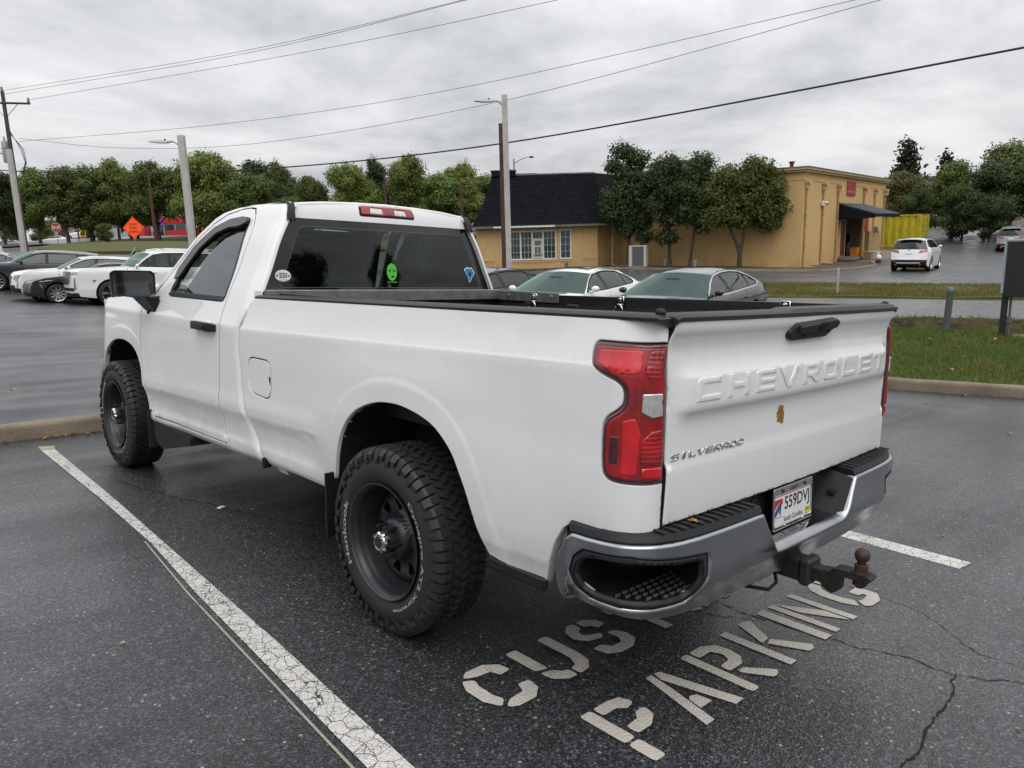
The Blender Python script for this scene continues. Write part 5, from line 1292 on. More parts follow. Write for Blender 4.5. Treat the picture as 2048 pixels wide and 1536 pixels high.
# ================================================================ other vehicles
CF = Vector((CAM_F.x, CAM_F.y, 0)).normalized(); CR = Vector((CAM_R.x, CAM_R.y, 0)).normalized()
def ground_frame(x, y, yaw):
 """stand a vehicle on the ground, tilted with it; yaw: heading direction angle of its +y axis from world +x"""
 h = .8; nx = (gz(x - h, y) - gz(x + h, y)) / (2 * h); ny = (gz(x, y - h) - gz(x, y + h)) / (2 * h)
 up = Vector((nx, ny, 1)).normalized(); fw = Vector((math.cos(yaw), math.sin(yaw), 0)); fw = (fw - up * fw.dot(up)).normalized(); rt = fw.cross(up)
 m = Matrix((rt, fw, up)).transposed().to_4x4(); m.translation = (x, y, gz(x, y)); return m
WHEELS = {}
def car_wheel(r, w, kind, parent):
 key = (r, w, kind)
 if key in WHEELS:
  src = WHEELS[key]; c = copy_tree(src, parent); return c
 W = empty('wheel', parent=parent); rr = r * (.72 if kind != 'steel' else .64)
 t = MB(); t.lathe([(rr, -w), (r - .03, -w), (r - .005, -w + .03), (r, -w * .6), (r, -w * .35), (r - .008, -.02), (r - .04, 0), (rr + .01, -.002), (rr, -.02)], 36)
 fix_normals(t.build('tyre', M['rubber_plain'], W, smooth=True, angle=35))
 m = MB(); m.lathe([(rr, -w * .8), (rr - .02, -w * .7), (rr - .025, -.05), (rr - .008, -.012), (rr + .004, -.004)], 36); m.lathe([(.001, -.02), (.03, -.022), (.045, -.035), (.05, -.06)], 16)
 n = {'multi': 10, 'five': 5, 'ten': 10, 'steel': 6}[kind]
 for k in range(n):
  a = 2 * math.pi * k / n
  offs = (-.10, .10) if kind in ('multi', 'five') else (0,)
  for o_ in offs:
   wd = .012 if kind == 'multi' else .022
   p0 = Vector((.035 * math.cos(a + o_ * .4), .035 * math.sin(a + o_ * .4), -.035)); p1 = Vector(((rr - .012) * math.cos(a + o_), (rr - .012) * math.sin(a + o_), -.018))
   sd = Vector((-math.sin(a), math.cos(a), 0)) * wd; dp = Vector((0, 0, -.03))
   m.add([p0 - sd, p0 + sd, p1 + sd, p1 - sd, p0 - sd + dp, p0 + sd + dp, p1 + sd + dp, p1 - sd + dp], [(0, 1, 2, 3), (0, 4, 5, 1), (1, 5, 6, 2), (2, 6, 7, 3), (3, 7, 4, 0)])
 fix_normals(m.build('rim', M['alloy'], W, smooth=True, angle=30))
 d = MB(); d.lathe([(.001, -.085), (rr - .02, -.085)], 24); d.build('wheel_back', M['void'], W)
 WHEELS[key] = W
 return W
SPEC = {
 # rows: centre (y,z), edge (y,z), what follows. y measured from the front axle, rear negative
 'sedan': dict(wb=2.78, hw=.92, r=.335, w=.22, belt=.98, roof_w=.56, gc=.17, top=[
   (1.0,.22,.74,.24,'k'), (1.04,.34,.78,.34,'b'), (1.05,.52,.78,.52,'b'), (1.03,.66,.74,.67,'b'), (.95,.74,.66,.76,'b'), (.55,.86,.40,.86,'b'), (-.10,.98,-.12,.94,'b'), (-.42,1.02,-.55,.985,'w'),
   (-.85,1.235,-.98,1.20,'w'), (-1.20,1.40,-1.34,1.345,'b'), (-1.6,1.445,-1.65,1.40,'b'), (-2.1,1.45,-2.1,1.405,'b'), (-2.5,1.42,-2.5,1.375,'b'), (-2.75,1.375,-2.72,1.335,'r'), (-3.15,1.215,-3.05,1.18,'r'), (-3.42,1.09,-3.32,1.055,'b'), (-3.65,1.085,-3.55,1.03,'b'), (-3.83,1.07,-3.62,1.03,'b'), (-3.85,.92,-3.66,.90,'b'), (-3.90,.68,-3.70,.68,'b'), (-3.92,.48,-3.70,.48,'b'), (-3.84,.27,-3.62,.27,'k')],
   dlo=[(-.62,1.0), (-1.02,1.195), (-1.36,1.32), (-1.72,1.365), (-2.12,1.37), (-2.52,1.335), (-2.85,1.235), (-3.12,1.085), (-2.95,1.035), (-1.6,.995)], pillars=[(-1.62,-1.72), (-2.62,-2.66)]),
 'suv': dict(wb=2.75, hw=.93, r=.36, w=.235, belt=1.12, roof_w=.62, gc=.20, top=[
   (.86,.28,.56,.30,'k'), (.90,.45,.58,.45,'b'), (.90,.70,.58,.70,'b'), (.86,.92,.54,.92,'b'), (.78,1.0,.48,1.0,'b'), (.40,1.09,.30,1.07,'b'), (-.10,1.15,-.12,1.10,'b'), (-.45,1.18,-.55,1.14,'w'),
   (-.80,1.40,-.90,1.36,'w'), (-1.10,1.58,-1.22,1.53,'b'), (-1.5,1.645,-1.55,1.60,'b'), (-2.2,1.665,-2.2,1.615,'b'), (-2.9,1.64,-2.9,1.585,'b'), (-3.42,1.58,-3.30,1.53,'r'), (-3.58,1.32,-3.46,1.28,'r'), (-3.66,1.10,-3.52,1.08,'b'), (-3.72,.95,-3.56,.95,'b'), (-3.74,.75,-3.58,.75,'b'), (-3.80,.60,-3.60,.60,'k'), (-3.80,.40,-3.60,.40,'k'), (-3.70,.30,-3.52,.30,'k')],
   dlo=[(-.62,1.155), (-.98,1.36), (-1.28,1.50), (-1.6,1.555), (-2.2,1.57), (-2.9,1.54), (-3.24,1.48), (-3.34,1.25), (-3.2,1.20), (-1.6,1.145)], pillars=[(-1.60,-1.70), (-2.62,-2.70)]),
 'big_suv': dict(wb=3.07, hw=1.03, r=.42, w=.27, belt=1.27, roof_w=.76, gc=.24, top=[
   (1.10,.30,.94,.32,'k'), (1.15,.44,.98,.44,'b'), (1.17,.62,1.0,.62,'b'), (1.16,.90,1.0,.90,'b'), (1.14,1.12,.98,1.12,'b'), (1.0,1.22,.86,1.20,'b'), (.40,1.27,.35,1.24,'b'), (-.35,1.32,-.38,1.28,'b'), (-.62,1.34,-.74,1.30,'w'),
   (-.95,1.60,-1.04,1.56,'w'), (-1.20,1.82,-1.32,1.77,'b'), (-1.6,1.90,-1.65,1.85,'b'), (-2.4,1.925,-2.4,1.87,'b'), (-3.4,1.90,-3.4,1.845,'b'), (-4.14,1.83,-4.02,1.78,'r'), (-4.28,1.50,-4.14,1.45,'r'), (-4.34,1.22,-4.18,1.22,'b'), (-4.38,.90,-4.20,.90,'b'), (-4.44,.66,-4.22,.66,'b'), (-4.40,.36,-4.20,.36,'k')],
   dlo=[(-.84,1.315), (-1.14,1.56), (-1.40,1.73), (-1.75,1.80), (-2.4,1.815), (-3.4,1.79), (-3.92,1.73), (-4.02,1.40), (-3.9,1.35), (-1.9,1.305)], pillars=[(-1.88,-1.98), (-2.92,-3.02)]),
 'pickup': dict(wb=3.6, hw=1.0, r=.42, w=.27, belt=1.25, roof_w=.72, gc=.30, top=[
   (.90,.40,.66,.42,'k'), (.94,.62,.70,.62,'b'), (.93,1.0,.70,1.0,'b'), (.86,1.18,.64,1.16,'b'), (.3,1.27,.28,1.22,'b'), (-.35,1.32,-.38,1.27,'b'), (-.62,1.34,-.74,1.29,'w'), (-.95,1.60,-1.04,1.56,'w'), (-1.20,1.80,-1.32,1.75,'b'), (-1.7,1.88,-1.72,1.83,'b'), (-2.5,1.86,-2.5,1.81,'b'), (-2.72,1.78,-2.70,1.73,'r'), (-2.82,1.36,-2.80,1.33,'b'), (-2.84,1.30,-2.84,1.28,'k'), (-4.7,1.28,-4.68,1.27,'b'), (-4.76,.9,-4.70,.9,'b'), (-4.80,.62,-4.70,.62,'k'), (-4.74,.48,-4.66,.48,'k')],
   dlo=[(-.84,1.305), (-1.14,1.55), (-1.40,1.71), (-1.75,1.775), (-2.45,1.76), (-2.62,1.70), (-2.66,1.34), (-1.9,1.31)], pillars=[(-1.80,-1.90)]),
}
def make_car(name, label, cat, group, kind, paint, x, y, yaw, scale=(1, 1, 1), rim='ten', skip=(), extra=None, rear_dark=False):
 S = SPEC[kind]; root = empty(name); root.matrix_world = ground_frame(x, y, yaw) @ Matrix.Diagonal((*scale, 1)); tag(root, label, cat, group)
 wb, hw, r, top = S['wb'], S['hw'], S['r'], S['top']
 # shift so the wheelbase centre is the origin
 dy = wb / 2
 belt = S['belt']; zr = max(t[3] for t in top)
 wf = curve1([(.15, hw * .93), (.30, hw * .965), (.45, hw * .985), (.60, hw * .995), (.72, hw * .99), (belt - .20, hw * 1.0), (belt - .06, hw * .975), (belt, hw * .945), (belt + .08, hw * .905), (zr - .10, S['roof_w'] + .07), (zr, S['roof_w'])])
 y0, y1 = max(t[2] for t in top), min(t[2] for t in top); L = y0 - y1; ym = (y0 + y1) / 2
 def sx_(y_, z_):
  u = abs(y_ - ym) / (L / 2); tp = 1 - .11 * max(0, (u - .62) / .38) ** 2
  return wf(z_) * tp
 smap = lambda s, z: (-sx_(s, z), s + dy, z)
 # lower edge with wheel arches
 ra = r + .065; gc = S['gc']
 def arch(yc, a0, a1):
  th0 = math.asin(max(-1, min(1, (gc + .02 - r) / ra)))
  A = [math.pi - th0 - (math.pi - 2 * th0) * k / 14 for k in range(15)]
  return [(yc + ra * math.cos(a), r + ra * math.sin(a)) for a in A]      # from rear (-) to front (+)
 low = arch(-wb, 0, 0) + [(-wb + ra + .12, gc), (-ra - .12, gc)] + arch(0, 0, 0)
 edge = [(t[2], t[3]) for t in top]              # front bottom -> roof -> rear bottom
 out = [edge[-1]] + low + edge[:-1]
 P = paint
 dlo = rounded(S['dlo'], .03, 2)
 for mir in (False, True):
  panel('body_side', out, smap, P, root, holes=[dlo], step=.11, rr=.012, lip=.02, mirror=mir, out=LEFT)
  frm = panel('window_surround', grow(dlo, .004), smap, M['void'], root, holes=[grow(dlo, -.018)], step=.2, rr=0, lip=0, mirror=mir, out=LEFT, off=-.006)
  cuts = [max(p[0] for p in dlo)] + [c for pr_ in S['pillars'] for c in pr_] + [min(p[0] for p in dlo)]
  for k in range(0, len(cuts), 2):
   hi, lo = cuts[k], cuts[k + 1]
   poly = clip_x(grow(dlo, -.012), lo, hi)
   if len(poly) > 2: panel('side_window', poly, smap, M['glass_car'], root, step=.3, rr=0, lip=0, mirror=mir, out=LEFT, off=-.012)
  for c0, c1 in S['pillars']:
   poly = clip_x(grow(dlo, -.002), c1, c0)
   if len(poly) > 2: panel('window_pillar', poly, smap, M['black_trim'], root, step=.3, rr=0, lip=0, mirror=mir, out=LEFT, off=-.006)
  # door shut lines
  sg = MB()
  for yc in (-.52, S['pillars'][0][1] + .03, -wb + .42 if kind != 'pickup' else -2.72):
   zs = [gc + .10, .5, .75, belt - .12, belt - .01]; q = []
   for z_ in zs:
    for d_ in (-.006, .006):
     p = smap(yc + d_ + (.12 * max(0, .55 - z_) if yc < -2 else 0), z_); q.append((p[0] * 1.002 * (-1 if mir else 1), p[1], p[2]))
   sg.add(q, [(2*i, 2*i+1, 2*i+3, 2*i+2) for i in range(len(zs) - 1)])
  tag(sg.build('door_seam', M['void'], root), kind='stuff')
  sgn = 1 if mir else -1
  for yc in ((-1.35, -2.35) if kind != 'pickup' else (-1.55, -2.5)):
   hb = MB(); p = smap(yc, belt - .14); hb.box((sgn * (-p[0] + .012), p[1], p[2]), (.03, .20, .03), bev=.008); hb.build('door_handle', P, root)
  mm = MB(); p = smap(-.82, belt + .03)
  mm.sphere((sgn * (-p[0] + .115), p[1], belt + .085), .085, 12, 8, (1.05, .62, .72)); mm.box((sgn * (-p[0] + .03), p[1], belt + .03), (.10, .07, .04), bev=.01)
  mo = mm.build('side_mirror', P, root, smooth=True)
  for yy in (0, -wb):
   Wl = car_wheel(r, S['w'], rim, root)
   m3 = Matrix(((0, 0, sgn), (0, -sgn, 0), (1, 0, 0))).to_4x4()
   Wl.matrix_local = Matrix.Translation((sgn * (hw - .02), yy + dy, r)) @ m3 @ Matrix.Rotation(.3 * yy + sgn, 4, 'Z')
 # skins across the car
 rows = []; NX = 12
 for (yc, zc, ye, ze, kd) in top:
  xe = sx_(ye, ze); row = []
  for i in range(NX + 1):
   u = -1 + 2 * i / NX; t = abs(u)
   row.append((u * xe, yc + (ye - yc) * t ** 2.6 + dy, zc + (ze - zc) * t ** 2.2))
  rows.append(row)
 segs = {}
 for i in range(len(top) - 1):
  k0 = top[i][4]
  segs.setdefault((k0, sum(1 for j in range(i) if top[j][4] != top[j+1][4])), []).append(i)
 nmk = {'b': ('body_panel', P, True), 'w': ('windscreen', M['glass_car_ws'], True), 'r': ('rear_window', M['glass_car'], True), 'k': ('lower_trim', M['black_plastic'], True)}
 def skin(i0, i1):      # finer interpolation along the profile
  pr_ = [rows[i] for i in range(i0, i1 + 2)]
  return pr_
 bodyV = []; bodyF = []
 for (k0, _), idx in segs.items():
  pr_ = skin(idx[0], idx[-1]); V = [v for row in pr_ for v in row]; n = NX + 1
  F = [(a*n+b, a*n+b+1, (a+1)*n+b+1, (a+1)*n+b) for a in range(len(pr_) - 1) for b in range(NX)]
  if k0 in 'bk': pass
  nm, mt, sm = nmk[k0]
  o = mesh_obj(nm, V, F, mt, root, smooth=True, angle=38); fix_normals(o)
  # outward orientation
  ctr = Vector((0, 0, .7)); pol = o.data.polygons[len(o.data.polygons) // 2]
  if (pol.center - ctr).dot(pol.normal) < 0: o.data.flip_normals()
  if k0 in 'wr':
   # black border of the glass
   b = MB();
   for row in (pr_[0], pr_[-1]):
    pass
 # interior block, underside, wheel wells
 ib = MB(); ib.box((0, -wb / 2 + dy, gc + .22), (hw * 1.70, L * .90, .22)); ib.build('floor_pan', M['void'], root)
 yf = -.15 + dy; yb = (-wb - .25 + dy) if kind != 'pickup' else -2.6 + dy
 ic = MB(); ic.box((0, (yf + yb) / 2, (gc + belt) / 2 + .05), (hw * 1.6, yf - yb, belt - gc - .25)); ic.build('cabin_floor', M['interior'], root)
 for yy in ((-1.35, -2.3) if kind != 'pickup' else (-1.5,)):
  for xx in (-.38, .38):
   st = MB(); st.box((xx, yy + dy - .18, belt + .02), (.46, .14, .46), bev=.05); st.box((xx, yy + dy - .20, belt + .32), (.24, .09, .16), bev=.03); st.build('seat', M['interior_lt'], root, smooth=True)
 dsh = MB(); dsh.box((0, -.72 + dy, belt - .02), (hw * 1.5, .35, .10), bev=.03); dsh.build('dashboard', M['interior'], root)
 for yy in (0, -wb):
  wl = MB(); wl.box((0, yy + dy, r + .12), (hw * 1.72, 2 * ra + .06, .62)); wl.build('wheel_well', M['void'], root)
 ff = {'S': S, 'root': root, 'dy': dy, 'sx': sx_, 'smap': smap, 'top': top, 'hw': hw, 'wb': wb, 'belt': belt, 'paint': P}
 # points on the front / rear skins: u in -1..1 across, v = profile position
 def skin_pt(u, z, front=True):
  rng_ = range(len(top) - 1) if front else range(len(top) - 1, 0, -1)
  for i in rng_:
   a, b = (top[i], top[i+1]) if front else (top[i], top[i-1])
   if min(a[1], b[1]) <= z <= max(a[1], b[1]) and abs(b[1] - a[1]) > 1e-6:
    t = (z - a[1]) / (b[1] - a[1]); yc = a[0] + (b[0]-a[0]) * t; ye = a[2] + (b[2]-a[2]) * t; ze = a[3] + (b[3]-a[3]) * t
    xe = sx_(ye, ze); q = abs(u)
    return (u * xe, yc + (ye - yc) * q ** 2.6 + dy, z + (ze - z) * q ** 2.2)
  return (u * hw, top[0][0] + dy, z)
 ff['pt'] = skin_pt
 ff['front'] = lambda nm, poly, mat, off=.006, step=.08, rr=.004, lip=.02: panel(nm, poly, lambda a, b: skin_pt(a, b, True), M[mat] if isinstance(mat, str) else mat, root, step=step, rr=rr, lip=lip, out=(0, 1, 0), off=off)
 ff['rear'] = lambda nm, poly, mat, off=.006, step=.08, rr=.004, lip=.02: panel(nm, poly, lambda a, b: skin_pt(a, b, False), M[mat] if isinstance(mat, str) else mat, root, step=step, rr=rr, lip=lip, out=(0, -1, 0), off=off)
 ff['side'] = lambda nm, poly, mat, mir, off=.006, step=.08: panel(nm, poly, smap, M[mat] if isinstance(mat, str) else mat, root, step=step, rr=.004, lip=.02, mirror=mir, out=LEFT, off=off)
 if extra: extra(ff)
 return root
def clip_x(poly, lo, hi):
 def cl(P, f, inter):
  o_ = []
  for i in range(len(P)):
   a, b = P[i - 1], P[i]
   if f(b):
    if not f(a): o_.append(inter(a, b))
    o_.append(b)
   elif f(a): o_.append(inter(a, b))
  return o_
 def it(xv): return lambda a, b: (xv, a[1] + (b[1] - a[1]) * (xv - a[0]) / (b[0] - a[0] + 1e-12))
 P = cl(poly, lambda p: p[0] >= lo, it(lo))
 return cl(P, lambda p: p[0] <= hi, it(hi)) if P else []
def hd(deg):
 v = -CR * math.cos(math.radians(deg)) - CF * math.sin(math.radians(deg)); return math.atan2(v.y, v.x)
def at_wheel(x, y, yaw, kind):     # centre of a car whose front left wheel stands at x, y
 S = SPEC[kind]; f = Vector((math.cos(yaw), math.sin(yaw))); l = Vector((-f.y, f.x))
 c = Vector((x, y)) - l * S['hw'] - f * S['wb'] / 2; return c.x, c.y
def simple_ends(ff, lamp_z=None):
 S = ff['S']; b = ff['belt']; zl = b - .27
 for s in (-1, 1):
  ff['front']('headlamp', [(s * .52, zl - .05), (s * .94, zl - .02), (s * .97, zl + .09), (s * .60, zl + .05)] if s > 0 else [(s * .60, zl + .05), (s * .97, zl + .09), (s * .94, zl - .02), (s * .52, zl - .05)], 'head_lens')
  ff['rear']('tail_lamp', [(s * .50, b - .15), (s * .97, b - .18), (s * .98, b - .04), (s * .55, b - .05)], 'red_plain')
 ff['front']('grille', [(-.42, zl - .18), (.42, zl - .18), (.48, zl + .02), (-.48, zl + .02)], 'black_plastic')
 ff['front']('lower_grille', [(-.6, .30), (.6, .30), (.55, .42), (-.55, .42)], 'black_plastic')
 ff['rear']('licence_plate', [(-.17, b - .22), (.17, b - .22), (.17, b - .09), (-.17, b - .09)], 'plate_white')
# ---- the row on the left
def esc(ff):
 f = ff['front']
 f('grille', [(-.46, .74), (.46, .74), (.56, 1.13), (-.56, 1.13)], 'mesh_dark', .012)
 f('grille_frame', [(-.50, .715), (.50, .715), (.50, .745), (-.50, .745)], 'chrome', .016, .05)
 for s in (-1, 1):
  q = [(s * .60, 1.03), (s * .97, 1.06), (s * .99, 1.13), (s * .60, 1.125)]; f('headlamp', q if s > 0 else q[::-1], 'head_lens', .012)
  q = [(s * .80, .56), (s * .93, .58), (s * .90, .96), (s * .82, .94)]; f('running_lamp', q if s > 0 else q[::-1], 'head_lens', .010)
  g = [(s * .55, .74), (s * .585, .74), (s * .615, 1.02), (s * .585, 1.02)]; f('grille_trim', g if s > 0 else g[::-1], 'chrome', .012, .05)
 f('lower_grille', [(-.80, .50), (.80, .50), (.80, .60), (-.80, .60)], 'black_plastic', .010)
 f('skid_trim', [(-.62, .40), (.62, .40), (.70, .445), (-.70, .445)], 'chrome', .008)
 e = MB(); p = ff['pt'](-.18, 1.02); e.lathe([(.001, .01), (.05, .01), (.06, 0)], 6, frame_M((p[0] + .19, p[1] + .02, 1.03), (-1, 0, 0), (0, 0, 1))); e.build('grille_crest', M['chrome'], ff['root'])
 ff['side']('side_marker', [(.50, .80), (.57, .80), (.55, .88), (.44, .87)], 'amber', False)
 rl = MB()
 for s in (-.66, .66): rl.tube([(s, -1.6 + ff['dy'], 1.90), (s, -1.9 + ff['dy'], 1.955), (s, -3.6 + ff['dy'], 1.94), (s, -3.9 + ff['dy'], 1.88)], .018, 6)
 rl.build('roof_rail', M['white_plain'], ff['root'], smooth=True)
 for yy in (1,):
  fn = MB(); fn.sphere((0, -3.5 + ff['dy'], 1.935), .08, 10, 6, (.5, 1.6, .8)); fn.build('roof_aerial', ff['paint'], ff['root'], smooth=True)
M['mesh_dark'] = (lambda: (lambda t: (t.bsdf(t.mix(t.ramp(t.voro(t.coord('Object'), 26, 'DISTANCE_TO_EDGE', .2).outputs['Distance'], (.04, 1.0), (.12, 0.0)), (.012, .012, .013), (.22, .22, .23)), .3, .4), t.mat)[1])(NT('dark_mesh_grille')))()
yw = hd(41); cx, cy = at_wheel(5.2, 25.25, yw, 'big_suv')
make_car('parked_suv', 'large white SUV with dark mesh grille parked behind the door mirror', 'suv', 'cars parked in the left rows', 'big_suv', M['white_plain'], cx, cy, yw, rim='five', extra=esc)
def ct4(ff):
 f = ff['front']
 f('grille', [(-.40, .50), (.40, .50), (.60, .62), (.55, .72), (-.55, .72), (-.60, .62)], 'mesh_dark', .010)
 f('grille_frame', [(-.42, .480), (.42, .480), (.42, .502), (-.42, .502)], 'chrome', .012, .05)
 f('lower_grille', [(-.75, .30), (.75, .30), (.70, .40), (-.70, .40)], 'black_plastic', .008)
 for s in (-1, 1):
  q = [(s * .66, .64), (s * .97, .68), (s * .99, .735), (s * .66, .715)]; f('headlamp', q if s > 0 else q[::-1], 'head_lens', .010)
  q = [(s * .90, .38), (s * .93, .38), (s * .955, .64), (s * .925, .64)]; f('running_lamp', q if s > 0 else q[::-1], 'alloy', .012, .05)
 ff['side']('side_marker', [(.43, .52), (.47, .52), (.52, .64), (.48, .64)], 'amber', False)
 q = [(.50, .73), (.56, .745), (.20, .80), (.10, .795)]; ff['side']('lamp_blade', q, 'alloy', False)
yw = hd(30); cx, cy = at_wheel(4.02, 27.16, yw, 'sedan')
make_car('parked_sedan', 'black sedan with many spoked silver wheels nosing out beside the large white SUV', 'sedan', 'cars parked in the left rows', 'sedan', M['black_car'], cx, cy, yw, rim='multi', extra=ct4)
def xt5(ff):
 f = ff['front']
 f('grille', [(-.45, .60), (.45, .60), (.55, .86), (-.55, .86)], 'mesh_dark', .010); f('lower_grille', [(-.80, .42), (.80, .42), (.72, .55), (-.72, .55)], 'black_plastic', .008)
 for s in (-1, 1):
  q = [(s * .66, .76), (s * .86, .70), (s * .99, .94), (s * .70, .88)]; f('headlamp', q if s > 0 else q[::-1], 'head_lens', .010)
  q = [(s * .84, .44), (s * .90, .44), (s * .93, .72), (s * .88, .72)]; f('running_lamp', q if s > 0 else q[::-1], 'alloy', .010)
yw = hd(31)
make_car('parked_crossover', 'white crossover parked behind the black sedan with slim upright lamps', 'crossover', 'cars parked in the left rows', 'suv', M['white_plain'], 5.4, 28.9, yw, (1.02, 1.06, 1.0), 'ten', extra=xt5)
make_car('parked_crossover', 'charcoal crossover with sloping roof behind the white crossover', 'crossover', 'cars parked in the left rows', 'suv', M['dark_grey_car'], 5.0, 34.2, hd(31), (1.02, 1.08, .99), 'ten', extra=simple_ends)
make_car('parked_sedan', 'silver grey sedan mostly hidden at the left edge of the lot', 'sedan', 'cars parked in the left rows', 'sedan', M['silver_car'], 2.9, 35.8, hd(31), (1, 1, 1), 'ten', extra=simple_ends)
make_car('parked_suv', 'white SUV seen from its tail beside the leaning utility pole', 'suv', 'cars parked in the left rows', 'suv', M['white_plain'], 3.2, 43.6, hd(8), (1, 1, 1.0), 'ten', extra=simple_ends)
make_car('parked_sedan', 'white sedan with green tinted windscreen hidden behind the pickup cab', 'sedan', 'cars parked in the left rows', 'sedan', M['white_plain'], 7.1, 20.6, hd(30), (1, 1, 1.0), 'ten', extra=simple_ends)
# ---- the three cars behind the pickup's bed
GM = 'sedans parked behind the pickup'
def chrome_dlo(ff):
 simple_ends(ff)
 d = rounded(ff['S']['dlo'], .03, 2); up = [p for p in d]
 for mir in (False, True): panel('window_chrome', grow(d, .024), ff['smap'], M['alloy'], ff['root'], holes=[grow(d, -.006)], step=.2, rr=.002, lip=.01, mirror=mir, out=LEFT, off=.003)
def camera_pod(ff):
 c = MB(); c.box((0, -1.0 + ff['dy'], 1.27), (.30, .10, .07), bev=.02); c.build('cabin_mirror', M['black_plastic'], ff['root'])
def sunroof(ff):
 simple_ends(ff); camera_pod(ff)
 V = []; n = 6
 top = ff['top']; rows_ = [r_ for r_ in top if -2.15 < r_[0] < -1.55]
 for r_ in ((-1.58, 1.445), (-1.8, 1.452), (-2.05, 1.454)):
  for k in range(n + 1):
   u = -1 + 2 * k / n; V.append((u * .44, r_[0] + ff['dy'], r_[1] + .006 - .012 * abs(u) ** 2))
 m = n + 1
 o = mesh_obj('sunroof', V, [(a*m+b, a*m+b+1, (a+1)*m+b+1, (a+1)*m+b) for a in range(2) for b in range(n)], M['black_car'], ff['root']); fix_normals(o)
make_car('parked_sedan', 'white sedan with dark sunroof facing left behind the pickup bed', 'sedan', GM, 'sedan', M['white_plain'], 9.55, 8.6, hd(58), (1.02, 1.04, 1.0), 'ten', extra=sunroof)
make_car('parked_sedan', 'black sedan with chrome window line nearest the right tail of the pickup', 'sedan', GM, 'sedan', M['black_car'], 10.25, 6.1, hd(52), (1.04, 1.05, 1.0), 'ten', extra=lambda ff: (chrome_dlo(ff), camera_pod(ff)))
make_car('parked_sedan', 'charcoal sedan half hidden beside the grey lamp pole', 'sedan', GM, 'sedan', M['dark_grey_car'], 9.45, 11.6, hd(45), (1, 1, .99), 'ten', extra=simple_ends)
# ---- the far lot on the right
def escape(ff):
 r = ff['rear']
 for s in (-1, 1):
  q = [(s * .52, .93), (s * .97, .98), (s * .99, 1.10), (s * .60, 1.06)]; r('tail_lamp', q, 'red_plain', .012)
  q = [(s * .72, .50), (s * .95, .50), (s * .95, .58), (s * .72, .58)]; r('bumper_reflector', q, 'red_plain', .010)
  ex = MB(); ex.tube([(s * .55, -3.70 + ff['dy'], .36), (s * .55, -3.84 + ff['dy'], .36)], .045, 10); ex.build('exhaust_tip', M['chrome'], ff['root'], smooth=True)
  rl = MB(); rl.tube([(s * .60, -1.4 + ff['dy'], 1.63), (s * .60, -1.7 + ff['dy'], 1.70), (s * .59, -2.9 + ff['dy'], 1.68), (s * .58, -3.15 + ff['dy'], 1.62)], .02, 6); rl.build('roof_rail', M['black_plastic'], ff['root'], smooth=True)
 r('licence_plate', [(-.18, .86), (.18, .86), (.18, .98), (-.18, .98)], 'plate_white', .012)
 r('rear_skid', [(-.62, .40), (.62, .40), (.70, .48), (-.70, .48)], 'silver_car', .012)
 r('badge', [(-.07, 1.03), (.07, 1.03), (.07, 1.06), (-.07, 1.06)], 'dk_text', .012)
 w = MB(); a, b = Vector(ff['pt'](.0, 1.14, False)), Vector(ff['pt'](.32, 1.24, False)); w.tube([a + Vector((0, -.03, 0)), b + Vector((0, -.03, 0))], .012, 5); w.build('rear_wiper', M['black_text'], ff['root'])
 sp = MB(); sp.box((0, -3.50 + ff['dy'], 1.595), (1.10, .22, .03), bev=.01); sp.build('spoiler', ff['paint'], ff['root'])
def hd_away(deg):     # heading away from the camera, turned right by deg
 v = CF * math.cos(math.radians(deg)) + CR * math.sin(math.radians(deg)); return math.atan2(v.y, v.x)
make_car('parked_suv', 'white compact SUV seen from behind beside the yellow container', 'suv', 'cars in the far lot', 'suv', M['white_plain'], 40.3, 11.95, hd_away(37), (.99, .98, 1.0), 'five', extra=escape)
make_car('parked_suv', 'grey SUV with roof rails parked under the trees at the far right', 'suv', 'cars in the far lot', 'suv', M['silver_car'], 61.6, 12.8, hd_away(35), (1, 1, 1.02), 'ten', extra=escape)
# ---- across the highway, far left (too small to show more than body, glass and wheels)
GF = 'cars beyond the highway on the left'
def far_car(name, label, cat, kind, paint, u_, D, v_, yaw, sc=(1, 1, 1)):
 d = CAM_F + CAM_R * ((u_ - 1024) / 1516.7) - CAM_U * ((v_ - 768) / 1516.7); p = cam.location if False else Vector(_m.translation) + d * D
 return make_car(name, label, cat, GF, kind, paint, p.x, p.y, yaw, sc, 'ten', extra=simple_ends)
for (nm, lb, ct, kd, pt, x, y, deg, sc) in (
 ('far_sedan', 'white sedan beyond the highway left of the utility pole', 'sedan', 'sedan', 'white_plain', 30.6, 176.3, 15, (1, 1, 1)),
 ('far_sedan', 'dark car beyond the highway at the far left edge', 'car', 'suv', 'black_car', 31.6, 187.0, 10, (1, 1, .95)),
 ('far_sedan', 'white car beyond the highway under the stop sign', 'car', 'sedan', 'white_plain', 35.7, 164.5, 12, (1, 1, 1.05)),
 ('far_pickup', 'white pickup parked before the grey building across the highway', 'pickup truck', 'pickup', 'white_plain', 38.3, 155.6, 160, (1, 1, 1.0))):
 o = make_car(nm, lb, ct, GF, kd, M[pt], x, y, hd(deg), sc, 'ten', extra=simple_ends)
